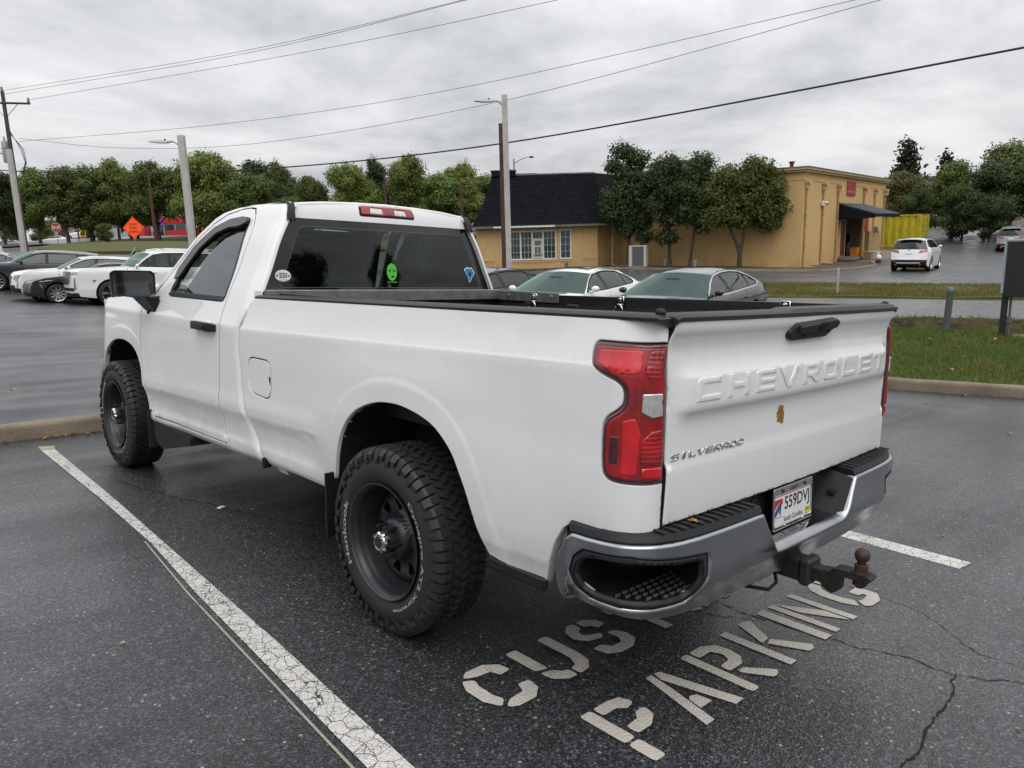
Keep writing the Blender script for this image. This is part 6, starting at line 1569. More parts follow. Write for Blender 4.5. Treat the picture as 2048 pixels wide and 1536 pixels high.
# ================================================================ buildings
def stucco(name, base, stain):
 t = NT(name); c = t.coord('Object'); n = t.noise(c, .8, 7, .65); n2 = t.noise(c, 40, 4, .6); z = t.sep(c)[2]
 st = t.noise(t.mapping(c, (3, 3, .35)), 1.2, 6, .7)
 col = t.mix(t.math('MULTIPLY', t.ramp(st, (.52, 0.0), (.78, .45)), t.ramp(n, (.35, .4), (.65, 1.0))), base, stain)
 lo = t.n('ShaderNodeMapRange'); t.l(z, lo.inputs[0]); lo.inputs[1].default_value = -1.0; lo.inputs[2].default_value = .5; lo.inputs[3].default_value = .55; lo.inputs[4].default_value = 0
 col = t.mix(t.math('MULTIPLY', lo.outputs[0], t.ramp(n, (.4, 0.0), (.6, 1.0))), col, stain)
 col = t.mix(1.0, col, t.ramp(n2, (.3, .9), (.7, 1.06)), 'MULTIPLY')
 t.bsdf(col, .88, spec=.2, normal=t.bump(n2, .25, .01)); return t.mat
M['tan'] = stucco('tan_painted_wall', (.60, .405, .185), (.34, .22, .10))
M['tan_trim'] = simple('tan_trim', (.60, .41, .20), .8, var=.12, vscale=3)
M['tan_pipe'] = simple('tan_downpipe', (.40, .26, .12), .6, var=.3, vscale=4)
M['cornice'] = simple('cornice_tan', (.50, .37, .19), .7, var=.2, vscale=3)
M['shingle'] = simple('charcoal_shingle', (.0085, .0095, .0135), .8, spec=.15, var=.55, vscale=3.2, bump=.3, bscale=50)
M['dk_metal'] = simple('dark_standing_seam_metal', (.045, .053, .062), .38, .3, var=.25, vscale=2)
M['flash'] = simple('grey_flashing', (.20, .20, .19), .5, .4, var=.4, vscale=4)
M['white_frame'] = simple('white_window_frame', (.72, .72, .69), .5, var=.15, vscale=9)
M['pane'] = simple('window_pane', (.035, .055, .05), .06, coat=1.0, var=.4, vscale=2)
M['red_door'] = simple('dark_red_door', (.11, .012, .014), .5, var=.25, vscale=3)
M['red_panel'] = simple('red_panel', (.34, .035, .028), .55, var=.15, vscale=3)
M['recess'] = simple('recess_wall', (.20, .135, .062), .9, var=.2, vscale=3)  # tan wall colour darkened, shade of the door recess put into it
M['cont'] = (lambda: (lambda t: (lambda c: (t.bsdf(t.mix(t.ramp(t.noise(t.mapping(c, (2.2, 2.2, .5)), 2.4, 7, .7), (.48, 0.0), (.72, .85)), (.50, .43, .015), (.16, .135, .03)), .5, normal=t.bump(t.noise(c, 3, 4), .2, .03)), t.mat)[1])(t.coord('Object')))(NT('yellow_container_paint')))()
M['grey_wall'] = simple('pale_grey_wall', (.36, .38, .40), .7, var=.12, vscale=.6)
M['dark_grey_wall'] = simple('slate_wall', (.06, .065, .075), .7, var=.2, vscale=.6)
M['brick'] = simple('red_brown_brick', (.12, .06, .045), .85, var=.4, vscale=4)
M['pink_red'] = simple('red_awning', (.46, .04, .06), .6, var=.15)
M['red_sheet'] = simple('red_fascia', (.48, .02, .025), .45, var=.1)
M['wood_old'] = simple('weathered_wood', (.10, .072, .055), .85, var=.5, vscale=6, bump=.3, bscale=40)
M['plywood'] = simple('plywood', (.40, .27, .13), .8, var=.25, vscale=4)
M['ac_white'] = simple('off_white_cabinet', (.58, .57, .53), .55, var=.15)
M['ac_grey'] = simple('coil_grille', (.15, .155, .15), .5, .4, var=.3, vscale=30)
M['yellow_pl'] = simple('orange_yellow_plastic', (.60, .24, .02), .5, var=.15)
M['white_pl'] = simple('white_plastic', (.70, .70, .68), .45, var=.1)
M['cardboard'] = simple('cardboard', (.30, .20, .11), .9, var=.2)
M['beige_wall'] = simple('beige_block_wall', (.42, .40, .36), .8, var=.15, vscale=.3)
# --- the tan block: local frame t along the right face, s inward, z up
BA = Vector((40.055, 18.138, 0)); E1 = Vector((.98881, .14920, 0)); E2 = Vector((-.14920, .98881, 0))
BM = Matrix((E1, E2, Vector((0, 0, 1)))).transposed().to_4x4(); BM.translation = BA
tb_ = empty('tan_building'); tb_.matrix_world = BM; tag(tb_, 'tan painted flat roofed block with rainwater pipes and a dark awning over its side door', 'building')
LA, LB, ZR_, ZB = 19.9, 17.0, 4.78, -1.3
wl = lambda a, b: (a, 0.0, b)
panel('side_wall', [(0, ZB), (LA, ZB), (LA, ZR_), (0, ZR_)], wl, M['tan'], tb_, holes=[[(9.25, -.60), (13.25, -.60), (13.25, 2.10), (9.25, 2.10)]], step=1.2, rr=0, lip=0, out=(0, -1, 0))
panel('front_wall', [(0, ZB), (LB, ZB), (LB, ZR_), (0, ZR_)], lambda a, b: (0, a, b), M['tan'], tb_, step=1.2, rr=0, lip=0, out=(-1, 0, 0))
b = MB(); b.add([(LA, 0, ZB), (LA, LB, ZB), (LA, LB, ZR_), (LA, 0, ZR_), (0, LB, ZB), (0, LB, ZR_)], [(0, 1, 2, 3), (1, 4, 5, 2)]); b.build('back_wall', M['tan'], tb_)
b = MB(); b.box((LA / 2, LB / 2, ZR_ - .15), (LA - .1, LB - .1, .1)); b.build('flat_roof', M['flash'], tb_)
b = MB(); b.prism([(-.30, -.30), (LA + .25, -.30), (LA + .25, LB + .2), (-.30, LB + .2)], ZR_ + .02, ZR_ + .14); b.prism([(-.20, -.20), (LA + .18, -.20), (LA + .18, LB + .1), (-.20, LB + .1)], ZR_ - .10, ZR_ + .018); b.build('cornice', M['cornice'], tb_)
b = MB(); b.prism([(-.34, -.34), (LA + .3, -.34), (LA + .3, LB + .3), (-.34, LB + .3)], ZR_ + .143, ZR_ + .19); b.build('roof_edge', M['flash'], tb_)
b = MB(); b.prism([(-.03, -.03), (LA, -.03), (LA, .0), (0, 0), (0, LB), (-.03, LB)], ZR_ - .55, ZR_ - .50); b.build('wall_band', M['tan_trim'], tb_)
for k, t_ in enumerate((.35, 3.65, 6.85, 13.35, 16.45, 19.45)):
 zb = -.72 + .02 * t_
 p = MB()
 for zz in (2.3 - k * .03, .6): p.box((t_, -.075, zz), (.15, .15, .05))
 p.tube([(t_, -.075, zb), (t_, -.075, 3.78)], .055, 8)
 if k in (0, 1): p.tube([(t_, -.075, zb + .06), (t_ + .12, -.35, zb + .02), (t_ + .2, -.75, zb)], .055, 8)
 p.build('downpipe', M['tan_pipe'], tb_, smooth=True)
 h = MB(); h.prism([(-.20, 4.22), (.20, 4.22), (.20, 4.10), (.09, 3.94), (.09, 3.76), (-.09, 3.76), (-.09, 3.94), (-.20, 4.10)], -.30, -.012, Matrix(((1, 0, 0, t_), (0, 0, 1, 0), (0, 1, 0, 0), (0, 0, 0, 1))))
 fix_normals(h.build('rain_hopper', M['tan_trim'], tb_))
p = MB(); p.box((9.95, -.03, 4.02), (2.1, .06, .92)); po = p.build('blank_sign_panel', M['red_panel'], tb_)
p = MB(); p.box((9.95, -.063, 3.80), (2.06, .008, .03)); p.build('sign_seam', M['tan_trim'], po)
# recess, door, posts
R0 = MB(); x0, x1, zf, zt, dp = 9.25, 13.25, -.60, 2.10, 1.8
R0.add([(x0, 0, zf), (x1, 0, zf), (x1, 0, zt), (x0, 0, zt), (x0, dp, zf), (x1, dp, zf), (x1, dp, zt), (x0, dp, zt)], [(4, 5, 6, 7), (0, 4, 7, 3), (1, 2, 6, 5), (3, 7, 6, 2), (0, 1, 5, 4)]); R0.build('door_recess', M['recess'], tb_)
p = MB(); p.box((8.35, -.03, .80), (1.05, .06, 2.25)); do = p.build('side_door', M['red_door'], tb_)
p = MB(); p.box((8.72, -.08, .78), (.06, .05, .12)); p.build('handle', M['chrome'], do)
p = MB()
for xx in (7.78, 8.95): p.box((xx, -.04, .80), (.10, .08, 2.34))
p.box((8.36, -.04, 1.98), (1.28, .085, .10)); p.build('door_frame', M['tan_trim'], tb_)
p = MB(); p.box((14.35, -.03, 1.62), (1.35, .06, .95)); p.build('wall_shutter', M['red_panel'], tb_)
p = MB(); p.box((13.45, -.05, 1.60), (.5, .10, 1.05)); p.build('wall_board', M['tan_trim'], tb_)
p = MB(); p.box((16.1, -.25, .32), (3.3, .06, 1.65)); p.box((14.5, -.12, .32), (.06, .22, 1.65)); p.build('lean_to_panel', M['plywood'], tb_)
p = MB(); p.box((8.6, -.55, -.52), (2.0, 1.0, .20)); p.build('door_step', M['concrete'], tb_)
p = MB(); p.box((3.45, -.10, 2.96), (.22, .16, .30), bev=.03); p.tube([(3.45, -.2, 3.0), (3.75, -.28, 3.02), (4.0, -.25, 2.9)], .07, 8); p.build('security_camera', M['white_pl'], tb_, smooth=True)
# awning: sheet with standing seams, front lip, side triangle
aw = empty('awning', parent=tb_)
a0, a1, zt, zo, do_ = 7.15, 13.6, 3.02, 2.30, 2.3
sh = MB(); sh.add([(a0, 0, zt), (a1, 0, zt), (a1 + .3, -do_, zo), (a0 - .1, -do_, zo), (a0, 0, zt - .06), (a1, 0, zt - .06), (a1 + .3, -do_, zo - .06), (a0 - .1, -do_, zo - .06)], [(0, 3, 2, 1), (4, 5, 6, 7), (0, 4, 7, 3), (1, 2, 6, 5), (3, 7, 6, 2)]); fix_normals(sh.build('awning_sheet', M['dk_metal'], aw))
for k in range(15):
 u = k / 14; sm = MB(); A_, B_ = Vector((a0 + (a1 - a0) * u, 0, zt + .02)), Vector((a0 - .1 + (a1 + .3 - a0 + .1) * u, -do_, zo + .02)); sm.tube([A_, B_], .028, 4); sm.build('standing_seam', M['dk_metal'], aw)
fl = MB()
for k in range(30):
 u0, u1 = k / 30, (k + .92) / 30; X0, X1 = a0 - .1 + (a1 - a0 + .4) * u0, a0 - .1 + (a1 - a0 + .4) * u1; fl.box(((X0 + X1) / 2, -do_ - .012, zo - .11), (X1 - X0, .02, .16 + .05 * (k % 2)))
tag(fl.build('valance_flaps', M['shingle'], aw), kind='stuff')
sd = MB(); sd.add([(a0, 0, zt - .06), (a0 - .1, -do_, zo - .06), (a0 - .1, -do_, zo - .25), (a0, 0, zo - .35)], [(0, 1, 2, 3)]); sd.add([(a0 + .04, 0, zt - .06), (a0 - .06, -do_, zo - .06), (a0 - .06, -do_, zo - .25), (a0 + .04, 0, zo - .35)], [(3, 2, 1, 0)]); sd.build('awning_side', M['shingle'], aw)
# rooftop pieces
p = MB(); p.lathe([(.12, 0), (.12, .75), (.19, .78), (.19, .86), (.001, .86)], 12, Matrix.Translation((4.5, 2.2, ZR_))); p.build('roof_flue', M['red_door'], tb_, smooth=True)
p = MB(); p.box((1.8, 3.2, ZR_ + .25), (1.6, 1.2, .5)); p.build('roof_unit', M['dk_metal'], tb_)
# --- the shingled mansard wing
MR = Vector((35.449, 29.521, 0)); UX = Vector((-.72799, .68558, 0)); UY = Vector((.68558, .72799, 0))
MMx = Matrix((UX, -UY, Vector((0, 0, 1)))).transposed().to_4x4(); MMx.translation = MR       # local y points out of the wall, towards the lot
mw = empty('mansard_building'); mw.matrix_world = MMx; tag(mw, 'low building with charcoal shingled mansard roof, tan timber trim and white grid windows', 'building')
WD, DP, ZE = 7.75, 6.5, 2.16
W1 = [(2.66, .02), (5.62, .02), (5.62, 1.80), (2.66, 1.80)]; W2 = [(1.70, .02), (2.39, .02), (2.39, 1.84), (1.70, 1.84)]
panel('front_wall', [(0, -1.3), (WD, -1.3), (WD, ZE + .2), (0, ZE + .2)], lambda a, b: (a, 0, b), M['tan'], mw, holes=[W1, W2], step=.6, rr=0, lip=.10, out=(0, 1, 0))
b = MB(); b.add([(0, 0, -1.3), (-2.25, -3.14, -1.3), (-2.25, -3.14, ZE + .2), (0, 0, ZE + .2), (WD, 0, -1.3), (WD, -DP, -1.3), (WD, -DP, ZE + .2), (WD, 0, ZE + .2)], [(0, 3, 2, 1), (4, 5, 6, 7), (1, 2, 6, 5)]); fix_normals(b.build('end_wall', M['tan'], mw))
def board(x0, x1, z0, z1, nm='trim_board', d=.035):
 q = MB(); q.box(((x0 + x1) / 2, d / 2 + .001, (z0 + z1) / 2), (x1 - x0, d, z1 - z0), bev=.006); return q.build(nm, M['tan_trim'], mw)
for x in (.04, 1.02, 1.30, 1.56, 2.50, 5.72, 6.30, 6.62, 7.68): board(x - .045, x + .045, -.62, ZE - .02)
board(1.60, 5.68, ZE - .16, ZE - .03); board(1.62, 5.66, -.14, -.06); board(.1, .96, -.02, .05); board(6.66, 7.6, -.02, .05)
for x0, x1 in ((2.70, 3.36), (3.46, 4.12), (4.22, 4.88), (4.98, 5.58), (1.70, 2.36), (.14, .94), (6.70, 7.58)):
 q = MB(); z0, z1 = -.54, -.20 if x0 > 1 and x0 < 6 else -.10
 for (a, c, w_, h_) in (((x0 + x1) / 2, z0, x1 - x0, .03), ((x0 + x1) / 2, z1, x1 - x0, .03), (x0, (z0 + z1) / 2, .03, z1 - z0 - .031), (x1, (z0 + z1) / 2, .03, z1 - z0 - .031)): q.box((a, .012, c), (w_, .02, h_))
 q.build('panel_moulding', M['tan_trim'], mw)
def brace(x0, z0, x1, z1):
 q = MB(); L_ = math.hypot(x1 - x0, z1 - z0); a = math.atan2(z1 - z0, x1 - x0); q.box((0, .014, 0), (L_, .026, .075), M=Matrix.Translation(((x0 + x1) / 2, 0, (z0 + z1) / 2)) @ Matrix.Rotation(-a, 4, 'Y')); q.build('brace', M['tan_trim'], mw)
brace(.12, .10, .90, 2.02); brace(6.75, 2.02, 7.55, .10)
q = MB(); q.box((.20, .10, .5), (.02, .02, 2.0));
vb = MB(); vb.box((2.0, .06, -.32), (.16, .10, .16), bev=.01); vb.build('wall_vent', M['ac_grey'], mw)
# windows: frame, muntins, every pane
pane_me = {}
def pane(x0, x1, z0, z1, y, par):
 key = (round(x1 - x0, 3), round(z1 - z0, 3))
 if key not in pane_me:
  q = MB(); q.box((0, 0, 0), (x1 - x0, .008, z1 - z0)); o = q.build('pane', M['pane'], par); pane_me[key] = o.data; o.location = ((x0 + x1) / 2, y, (z0 + z1) / 2); return
 o = bpy.data.objects.new('pane', pane_me[key]); COL.objects.link(o); o.parent = par; o.location = ((x0 + x1) / 2, y, (z0 + z1) / 2)
def sash(par, x0, x1, z0, z1, nx, nz, y=-.06):
 fr = MB(); t = .028
 for xx in (x0 + t / 2, x1 - t / 2): fr.box((xx, y, (z0 + z1) / 2), (t, .05, z1 - z0))
 for zz in (z0 + t / 2, z1 - t / 2): fr.box(((x0 + x1) / 2, y, zz), (x1 - x0 - 2 * t, .048, t))
 for i in range(1, nx): fr.box((x0 + (x1 - x0) * i / nx, y + .004, (z0 + z1) / 2), (.016, .03, z1 - z0 - 2 * t))
 for j in range(1, nz): fr.box(((x0 + x1) / 2, y + .003, z0 + (z1 - z0) * j / nz), (x1 - x0 - 2 * t, .026, .016))
 fr.build('sash', M['white_frame'], par)
 for i in range(nx):
  for j in range(nz): pane(x0 + (x1 - x0) * i / nx, x0 + (x1 - x0) * (i + 1) / nx, z0 + (z1 - z0) * j / nz, z0 + (z1 - z0) * (j + 1) / nz, y - .02, par)
wa = empty('window', parent=mw); wb_ = empty('window', parent=mw)
fr = MB()
for x in (2.66, 3.48, 4.18, 4.93, 5.62): fr.box((x, .0, .91), (.06, .10, 1.84))
for z in (.02, 1.81): fr.box((4.14, .004, z), (3.02, .11, .06))
fr.build('window_frame', M['white_frame'], wa)
sash(wa, 2.69, 3.45, .05, 1.78, 3, 4); sash(wa, 4.96, 5.59, .05, 1.78, 3, 4); sash(wa, 4.21, 4.90, .05, 1.78, 3, 4); sash(wa, 3.51, 4.15, 1.32, 1.78, 3, 1)
fr = MB()
for x in (1.70, 2.39): fr.box((x, .0, .93), (.06, .10, 1.88))
for z in (.02, 1.85): fr.box((2.045, .004, z), (.74, .11, .06))
fr.build('window_frame', M['white_frame'], wb_); sash(wb_, 1.73, 2.36, .05, 1.82, 2, 4)
ac = MB(); ac.box((3.83, .02, .68), (.62, .12, 1.24), bev=.015); aco = ac.build('window_air_conditioner', M['ac_white'], mw)
for (cx, cz, w_, h_) in ((3.83, 1.06, .40, .30), (3.73, .62, .17, .40), (3.94, .62, .17, .40)):
 q = MB(); q.box((cx, .084, cz), (w_, .02, h_)); q.build('grille', M['ac_grey'], aco)
q = MB(); q.box((3.83, .12, .34), (.48, .10, .12), bev=.02); q.build('drip_tray', M['steel_dirty'], aco)
dpn = MB(); dpn.tube([(-1.15, -1.45, 2.0), (-1.15, -1.45, -.50), (-1.2, -1.2, -.66)], .06, 8); dpn.build('downpipe', M['white_frame'], mw, smooth=True)
# eaves, fascia, roof shell and shingle courses
def roof_pt(u, v, face):
 """u along the face 0..1, v up the slope 0..1 -> point; bell-cast curve"""
 k = v ** .8
 inset = -.55 + (1.05) * k
 z = ZE + .02 + (5.33 - ZE) * v
 il = -.30 + 1.45 * (v ** .7); ir = -.52 + .66 * (v ** .9)
 if face == 'front': return Vector((ir + (WD - il - ir) * u, -inset, z))
 if face == 'right': return Vector((ir - 2.3 * u, -inset + (-3.2 + inset * .0) * u, z))
 return Vector((WD - il, -inset + (-DP + inset) * u, z))
for face in ('front', 'right', 'left'):
 V = []; F = []; nu, nv = 2, 12
 for j in range(nv + 1):
  for i in range(nu + 1): V.append(roof_pt(i / nu, j / nv, face))
 F = [(j*(nu+1)+i, j*(nu+1)+i+1, (j+1)*(nu+1)+i+1, (j+1)*(nu+1)+i) for j in range(nv) for i in range(nu)]
 mesh_obj('roof_deck', V, F, M['shingle'], mw)
 rng = random.Random(11); V = []; F = []; NC = 24
 Lf = WD + .6 if face == 'front' else DP
 for j in range(NC):
  v0, v1 = j / NC, min((j + 1.12) / NC, 1.0); u = -rng.random() * .05
  while u < 1:
   w_ = rng.uniform(.26, .44) / Lf; u0, u1 = max(u, 0), min(u + w_ - .004, 1); u += w_
   if u1 <= u0: continue
   a, b_, c, d_ = roof_pt(u0, v0, face), roof_pt(u1, v0, face), roof_pt(u1, v1, face), roof_pt(u0, v1, face)
   n = (b_ - a).cross(d_ - a).normalized()
   if n.dot(Vector((0 if face == 'front' else (-1 if face == 'right' else 1), 1 if face == 'front' else 0, .2))) < 0: n = -n
   t = rng.uniform(.030, .050); B = len(V)
   V += [a + n * t, b_ + n * t, c + n * .008, d_ + n * .008, a, b_]
   F += [(B, B+1, B+2, B+3), (B+4, B+5, B+1, B), (B+4, B, B+3), (B+5, B+2, B+1)]
 o = mesh_obj('shingles', V, F, M['shingle'], mw); tag(o, kind='stuff')
b = MB(); b.box((3.37, -.75, 5.36), (6.55, .6, .08)); b.box((3.37, -2.3, 5.30), (6.2, 2.5, .06)); b.build('roof_cap', M['flash'], mw)
b = MB(); b.box((5.9, -1.0, 5.45), (1.55, 1.3, .34)); b.box((4.5, -1.9, 5.38), (1.5, .8, .18)); b.build('roof_parapet', M['shingle'], mw)
b = MB(); b.box((5.9, -1.0, 5.645), (1.65, 1.4, .05)); b.box((4.5, -1.9, 5.49), (1.55, .9, .04)); b.build('parapet_edge', M['flash'], mw)
b = MB(); b.box((3.76, .50, ZE - .03), (8.6, .10, .16)); b.tube([(-.48, .50, ZE - .03), (-2.75, -2.7, ZE - .03)], .09, 4); b.box((3.76, .2, ZE - .10), (8.5, .58, .02)); b.build('fascia', M['flash'], mw)
b = MB(); b.box((4.7, .565, ZE - .06), (3.9, .03, .10)); b.build('gutter_strip', M['white_frame'], mw)
# --- plant and clutter round the building
def local_obj(name, loc, rz, label, cat, group=None):
 o = empty(name, (loc[0], loc[1], gz(loc[0], loc[1]) + (loc[2] if len(loc) > 2 else 0)), rz); tag(o, label, cat, group); return o
rzM = math.atan2(UX.y, UX.x)
cu = local_obj('condenser_unit', (35.9, 26.6, .06), math.atan2(E2.y, E2.x) - math.pi * .96, 'grey and off white air conditioning condenser standing against the tan wall', 'air conditioner')
q = MB(); q.box((0, 0, .68), (1.12, .42, 1.30), bev=.02); q.build('cabinet', M['ac_white'], cu)
q = MB(); q.box((.05, -.215, .68), (.74, .02, 1.18)); q.build('coil_panel', M['ac_grey'], cu)
q = MB()
for k in range(9): q.box((.05, -.230, .15 + k * .132), (.74, .012, .015))
for k in range(6): q.box((-.30 + k * .14, -.238, .68), (.012, .012, 1.18))
tag(q.build('wire_guard', M['flash'], cu), kind='stuff')
q = MB(); q.tube([(-.3, -.15, .05), (-.9, -.1, .10), (-1.5, .25, .04), (-1.9, .3, .25)], .03, 6); q.build('pipe', M['flash'], cu, smooth=True)
ct = local_obj('shipping_container', (63.05, 19.45, -.02), math.atan2(.995, -.10), 'yellow corrugated shipping container standing on low white legs beside the tan block', 'container')
V = []; F = []; n = 44; Lc, Hc = 6.06, 2.59
for i in range(n + 1):
 x = Lc * i / n; y = -.03 if (i % 4) in (1, 2) else .03
 V += [(x, y, .15), (x, y, Hc - .12)]
 if i: F.append((2*i-2, 2*i, 2*i+1, 2*i-1))
o = mesh_obj('corrugated_side', [(x, -y, z) for x, y, z in V], F, M['cont'], ct)
q = MB(); q.box((Lc / 2, .0, .09), (Lc, .10, .14)); q.box((Lc / 2, 0, Hc - .07), (Lc, .10, .12)); q.box((.07, 0, Hc / 2), (.14, .12, Hc)); q.box((Lc - .07, 0, Hc / 2), (.14, .12, Hc)); q.box((.07, -2.35, Hc / 2), (.14, .12, Hc)); q.box((Lc / 2, -1.2, Hc - .03), (Lc, 2.4, .04)); q.build('container_frame', M['cont'], ct)
for k in range(2):
 q = MB(); q.box((.02, -.62 - k * 1.12, Hc / 2), (.04, 1.08, Hc - .2), bev=.01)
 for zz in range(5): q.box((-.01, -.62 - k * 1.12, .4 + zz * .45), (.03, .95, .10))
 do = q.build('container_door', M['cont'], ct)
 q = MB(); q.tube([(-.06, -.45 - k * 1.12, .15), (-.06, -.45 - k * 1.12, Hc - .15)], .02, 6); q.build('lock_rod', M['steel_dirty'], do)
for x in (.15, 1.3, 2.5, 3.7):
 q = MB(); q.box((x, .05, -.18), (.07, .07, .42)); q.build('leg', M['white_frame'], ct)
q = MB(); q.box((2.0, .06, .0), (4.2, .05, .05)); q.build('leg_rail', M['white_frame'], ct)
def bw(t, s):
 p = BM @ Vector((t, s, 0)); return p.x, p.y
def small(name, t, s, label, cat, fn, dz=.05, group=None):
 x, y = bw(t, s); o = empty(name, (x, y, gz(x, y) + dz), math.atan2(E1.y, E1.x)); tag(o, label, cat, group); fn(o); return o
def tote(col, w, d, h):
 def f(o):
  q = MB(); q.add([(-w*.44,-d*.44,0),(w*.44,-d*.44,0),(w*.44,d*.44,0),(-w*.44,d*.44,0),(-w/2,-d/2,h),(w/2,-d/2,h),(w/2,d/2,h),(-w/2,d/2,h)], [(0,3,2,1),(0,1,5,4),(1,2,6,5),(2,3,7,6),(3,0,4,7)]); q.build('tub', M[col], o)
  q = MB(); q.box((0, 0, h), (w * 1.06, d * 1.06, .03), bev=.008); q.build('rim', M[col], o)
 return f
def bucket(col, r, h):
 def f(o):
  q = MB(); q.lathe([(r * .85, 0), (r, h), (r * 1.05, h), (r * 1.05, h - .03), (r, h - .04)], 14); q.lathe([(.001, .02), (r * .85, .02)], 14); q.build('pail', M[col], o, smooth=True)
  q = MB(); q.tube([(r * math.cos(a), 0, h - .02 - .12 * math.sin(a)) for a in [math.pi * k / 8 for k in range(9)]], .006, 5); q.build('handle', M['steel_dirty'], o)
 return f
small('mop_bucket', 9.6, -.55, 'orange yellow mop bucket beside the dark red side door', 'bucket', tote('yellow_pl', .55, .45, .75), .12)
small('tub', 11.9, -.3, 'low orange tub inside the door recess', 'tub', tote('yellow_pl', .9, .5, .45), .12)
small('tub', 10.6, -1.5, 'white plastic tub with open flaps on the slab edge', 'tub', tote('white_pl', 1.05, .7, .48), .08)
small('cardboard_box', 9.5, -1.45, 'brown cardboard box left of the white tub', 'box', tote('cardboard', .55, .5, .5), .08)
def wheelie(o):
 tote('black_plastic', .75, .7, 1.0)(o); q = MB(); q.box((0, .02, 1.04), (.82, .78, .06), bev=.02); q.build('lid', M['black_plastic'], o)
 for s in (-.3, .3):
  q = MB(); q.lathe([(.001, -.03), (.10, -.03), (.10, .03), (.001, .03)], 12, frame_M((s, .34, .10), (0, 1, 0), (0, 0, 1))); q.build('wheel', M['rubber_plain'], o)
small('wheelie_bin', 10.4, .4, 'black wheeled bin in the shade of the door recess', 'bin', wheelie, .1)
small('wheelie_bin', 12.3, .7, 'tall black bin at the right of the door recess', 'bin', wheelie, .1).scale = (1.15, 1, 1.5)
small('pail', 20.6, -1.0, 'white pail under the container', 'bucket', bucket('white_pl', .30, .55), .05)
def mop(o):
 q = MB(); q.tube([(0, 0, .05), (-.55, .35, 2.0)], .022, 6); q.build('pole', M['yellow_pl'], o)
 for k in range(9):
  a = 2 * math.pi * k / 9; q = MB(); q.tube([(-.55, .35, 2.02), (-.55 + .10 * math.cos(a), .33 + .10 * math.sin(a), 1.95), (-.55 + .14 * math.cos(a), .30 + .13 * math.sin(a), 1.55)], .03, 5); q.build('strand', M['flash'], o)
 q = MB(); q.box((.05, -.02, .06), (.38, .16, .16), bev=.03); q.build('broom_head', M['yellow_pl'], o)
small('mop', 16.3, -.75, 'grey stringed mop propped upside down against the plywood panel', 'mop', mop)
def hydrant(o):
 q = MB(); q.lathe([(.16, 0), (.16, .18), (.12, .20), (.12, .34)], 14); q.build('base', M['rust'], o, smooth=True)
 q = MB(); q.sphere((0, 0, .36), .17, 14, 8); q.build('cap', M['white_pl'], o, smooth=True)
small('standpipe', 5.4, -3.0, 'short standpipe with round white cap on the dirt patch', 'standpipe', hydrant, .06)
for k, (t, s, lb) in enumerate(((-.8, 8.2, 'small white vent cap in the planting bed near the wall'), (-.9, 6.1, 'second white vent cap in the planting bed nearer the forked tree'))):
 def vent(o):
  q = MB(); q.lathe([(.07, 0), (.07, .28), (.11, .30), (.11, .40), (.001, .44)], 12); q.build('pipe', M['white_pl'], o, smooth=True)
 small('vent_cap', t, s, lb, 'vent', vent, .05)
# --- beyond the highway on the left, and far blocks seen over the roofs
def block(name, label, cat, x, y, z, rz):
 o = empty(name, (x, y, z), rz); tag(o, label, cat); return o
faceang = math.atan2(CR.y, CR.x)
g = block('grey_building', 'pale grey building with slate canopy across the highway', 'building', 48.5, 180.3, 2.6, faceang)
q = MB(); q.box((6.2, 4, 2.7), (13.0, 8, 6.4)); q.build('main_wall', M['grey_wall'], g)
q = MB(); q.box((6.2, -.03, 2.9), (13.0, .06, .10)); q.box((5.0, -.04, 1.4), (.12, .08, 3.0)); q.build('wall_band', M['white_frame'], g)
q = MB(); q.box((-5.2, 5, 2.4), (9.6, 8, 4.8)); q.build('side_wall', M['brick'], g)
q = MB(); q.box((-4.4, .2, 3.85), (8.4, 2.8, .75)); q.build('canopy', M['dark_grey_wall'], g)
q = MB(); q.box((-1.6, -.4, 2.0), (.5, .5, 4.0)); q.box((-.4, .6, 2.4), (1.2, .5, 5.2)); q.build('canopy_pier', M['dark_grey_wall'], g)
q = MB(); q.box((-4.0, 0.8, 5.1), (7.4, 3.0, 1.7)); q.build('roof_screen', M['dark_grey_wall'], g)
for x in (-7.0, -4.0):
 q = MB(); q.box((x, .90, 2.1), (2.2, .08, 1.8)); q.build('window', M['white_frame'], g)
q = MB(); q.box((-1.15, .92, 1.7), (.8, .1, 3.0)); q.build('red_door', M['red_sheet'], g)
ra = block('red_arch', 'round topped red shelter end beside the grey building', 'shelter', 48.8, 159.3, 2.3, faceang)
q = MB(); q.prism([(-1.5, -.5), (1.9, -.5)] + [(-1.5 + 3.4 * math.cos(math.radians(a)) * (.98), 1.9 + 3.0 * math.sin(math.radians(a))) for a in range(0, 91, 15)], 0, 3.0, Matrix(((1, 0, 0, 0), (0, 0, 1, 0), (0, 1, 0, 0), (0, 0, 0, 1)))); fix_normals(q.build('shell', M['pink_red'], ra))
st = block('filling_station', 'red and white roadside shop with bright signs across the highway', 'shop', 53.2, 155.3, 2.2, faceang)
q = MB(); q.box((4.0, 6, 2.4), (15, 7, 4.6)); q.build('shop_wall', M['grey_wall'], st)
q = MB(); q.box((4.0, 2.42, 3.95), (15.2, .3, 1.2)); q.build('fascia', M['red_sheet'], st)
for k, x in enumerate((-2.4, -.2, 2.0, 4.2, 6.4, 8.6)):
 q = MB(); q.box((x, 2.42, 2.0), (1.9, .1, 2.2)); q.build('window', M['pane'], st)
q = MB(); q.box((-2.2, 2.25, 3.6), (1.5, .12, 1.1)); q.build('purple_sign', simple('purple_sign', (.22, .03, .55), .5, emis=(.4, .08, .9), estr=.25), st)
q = MB(); q.box((3.8, 2.25, 3.5), (1.0, .12, 1.0)); q.build('orange_sign', M['amber'], st)
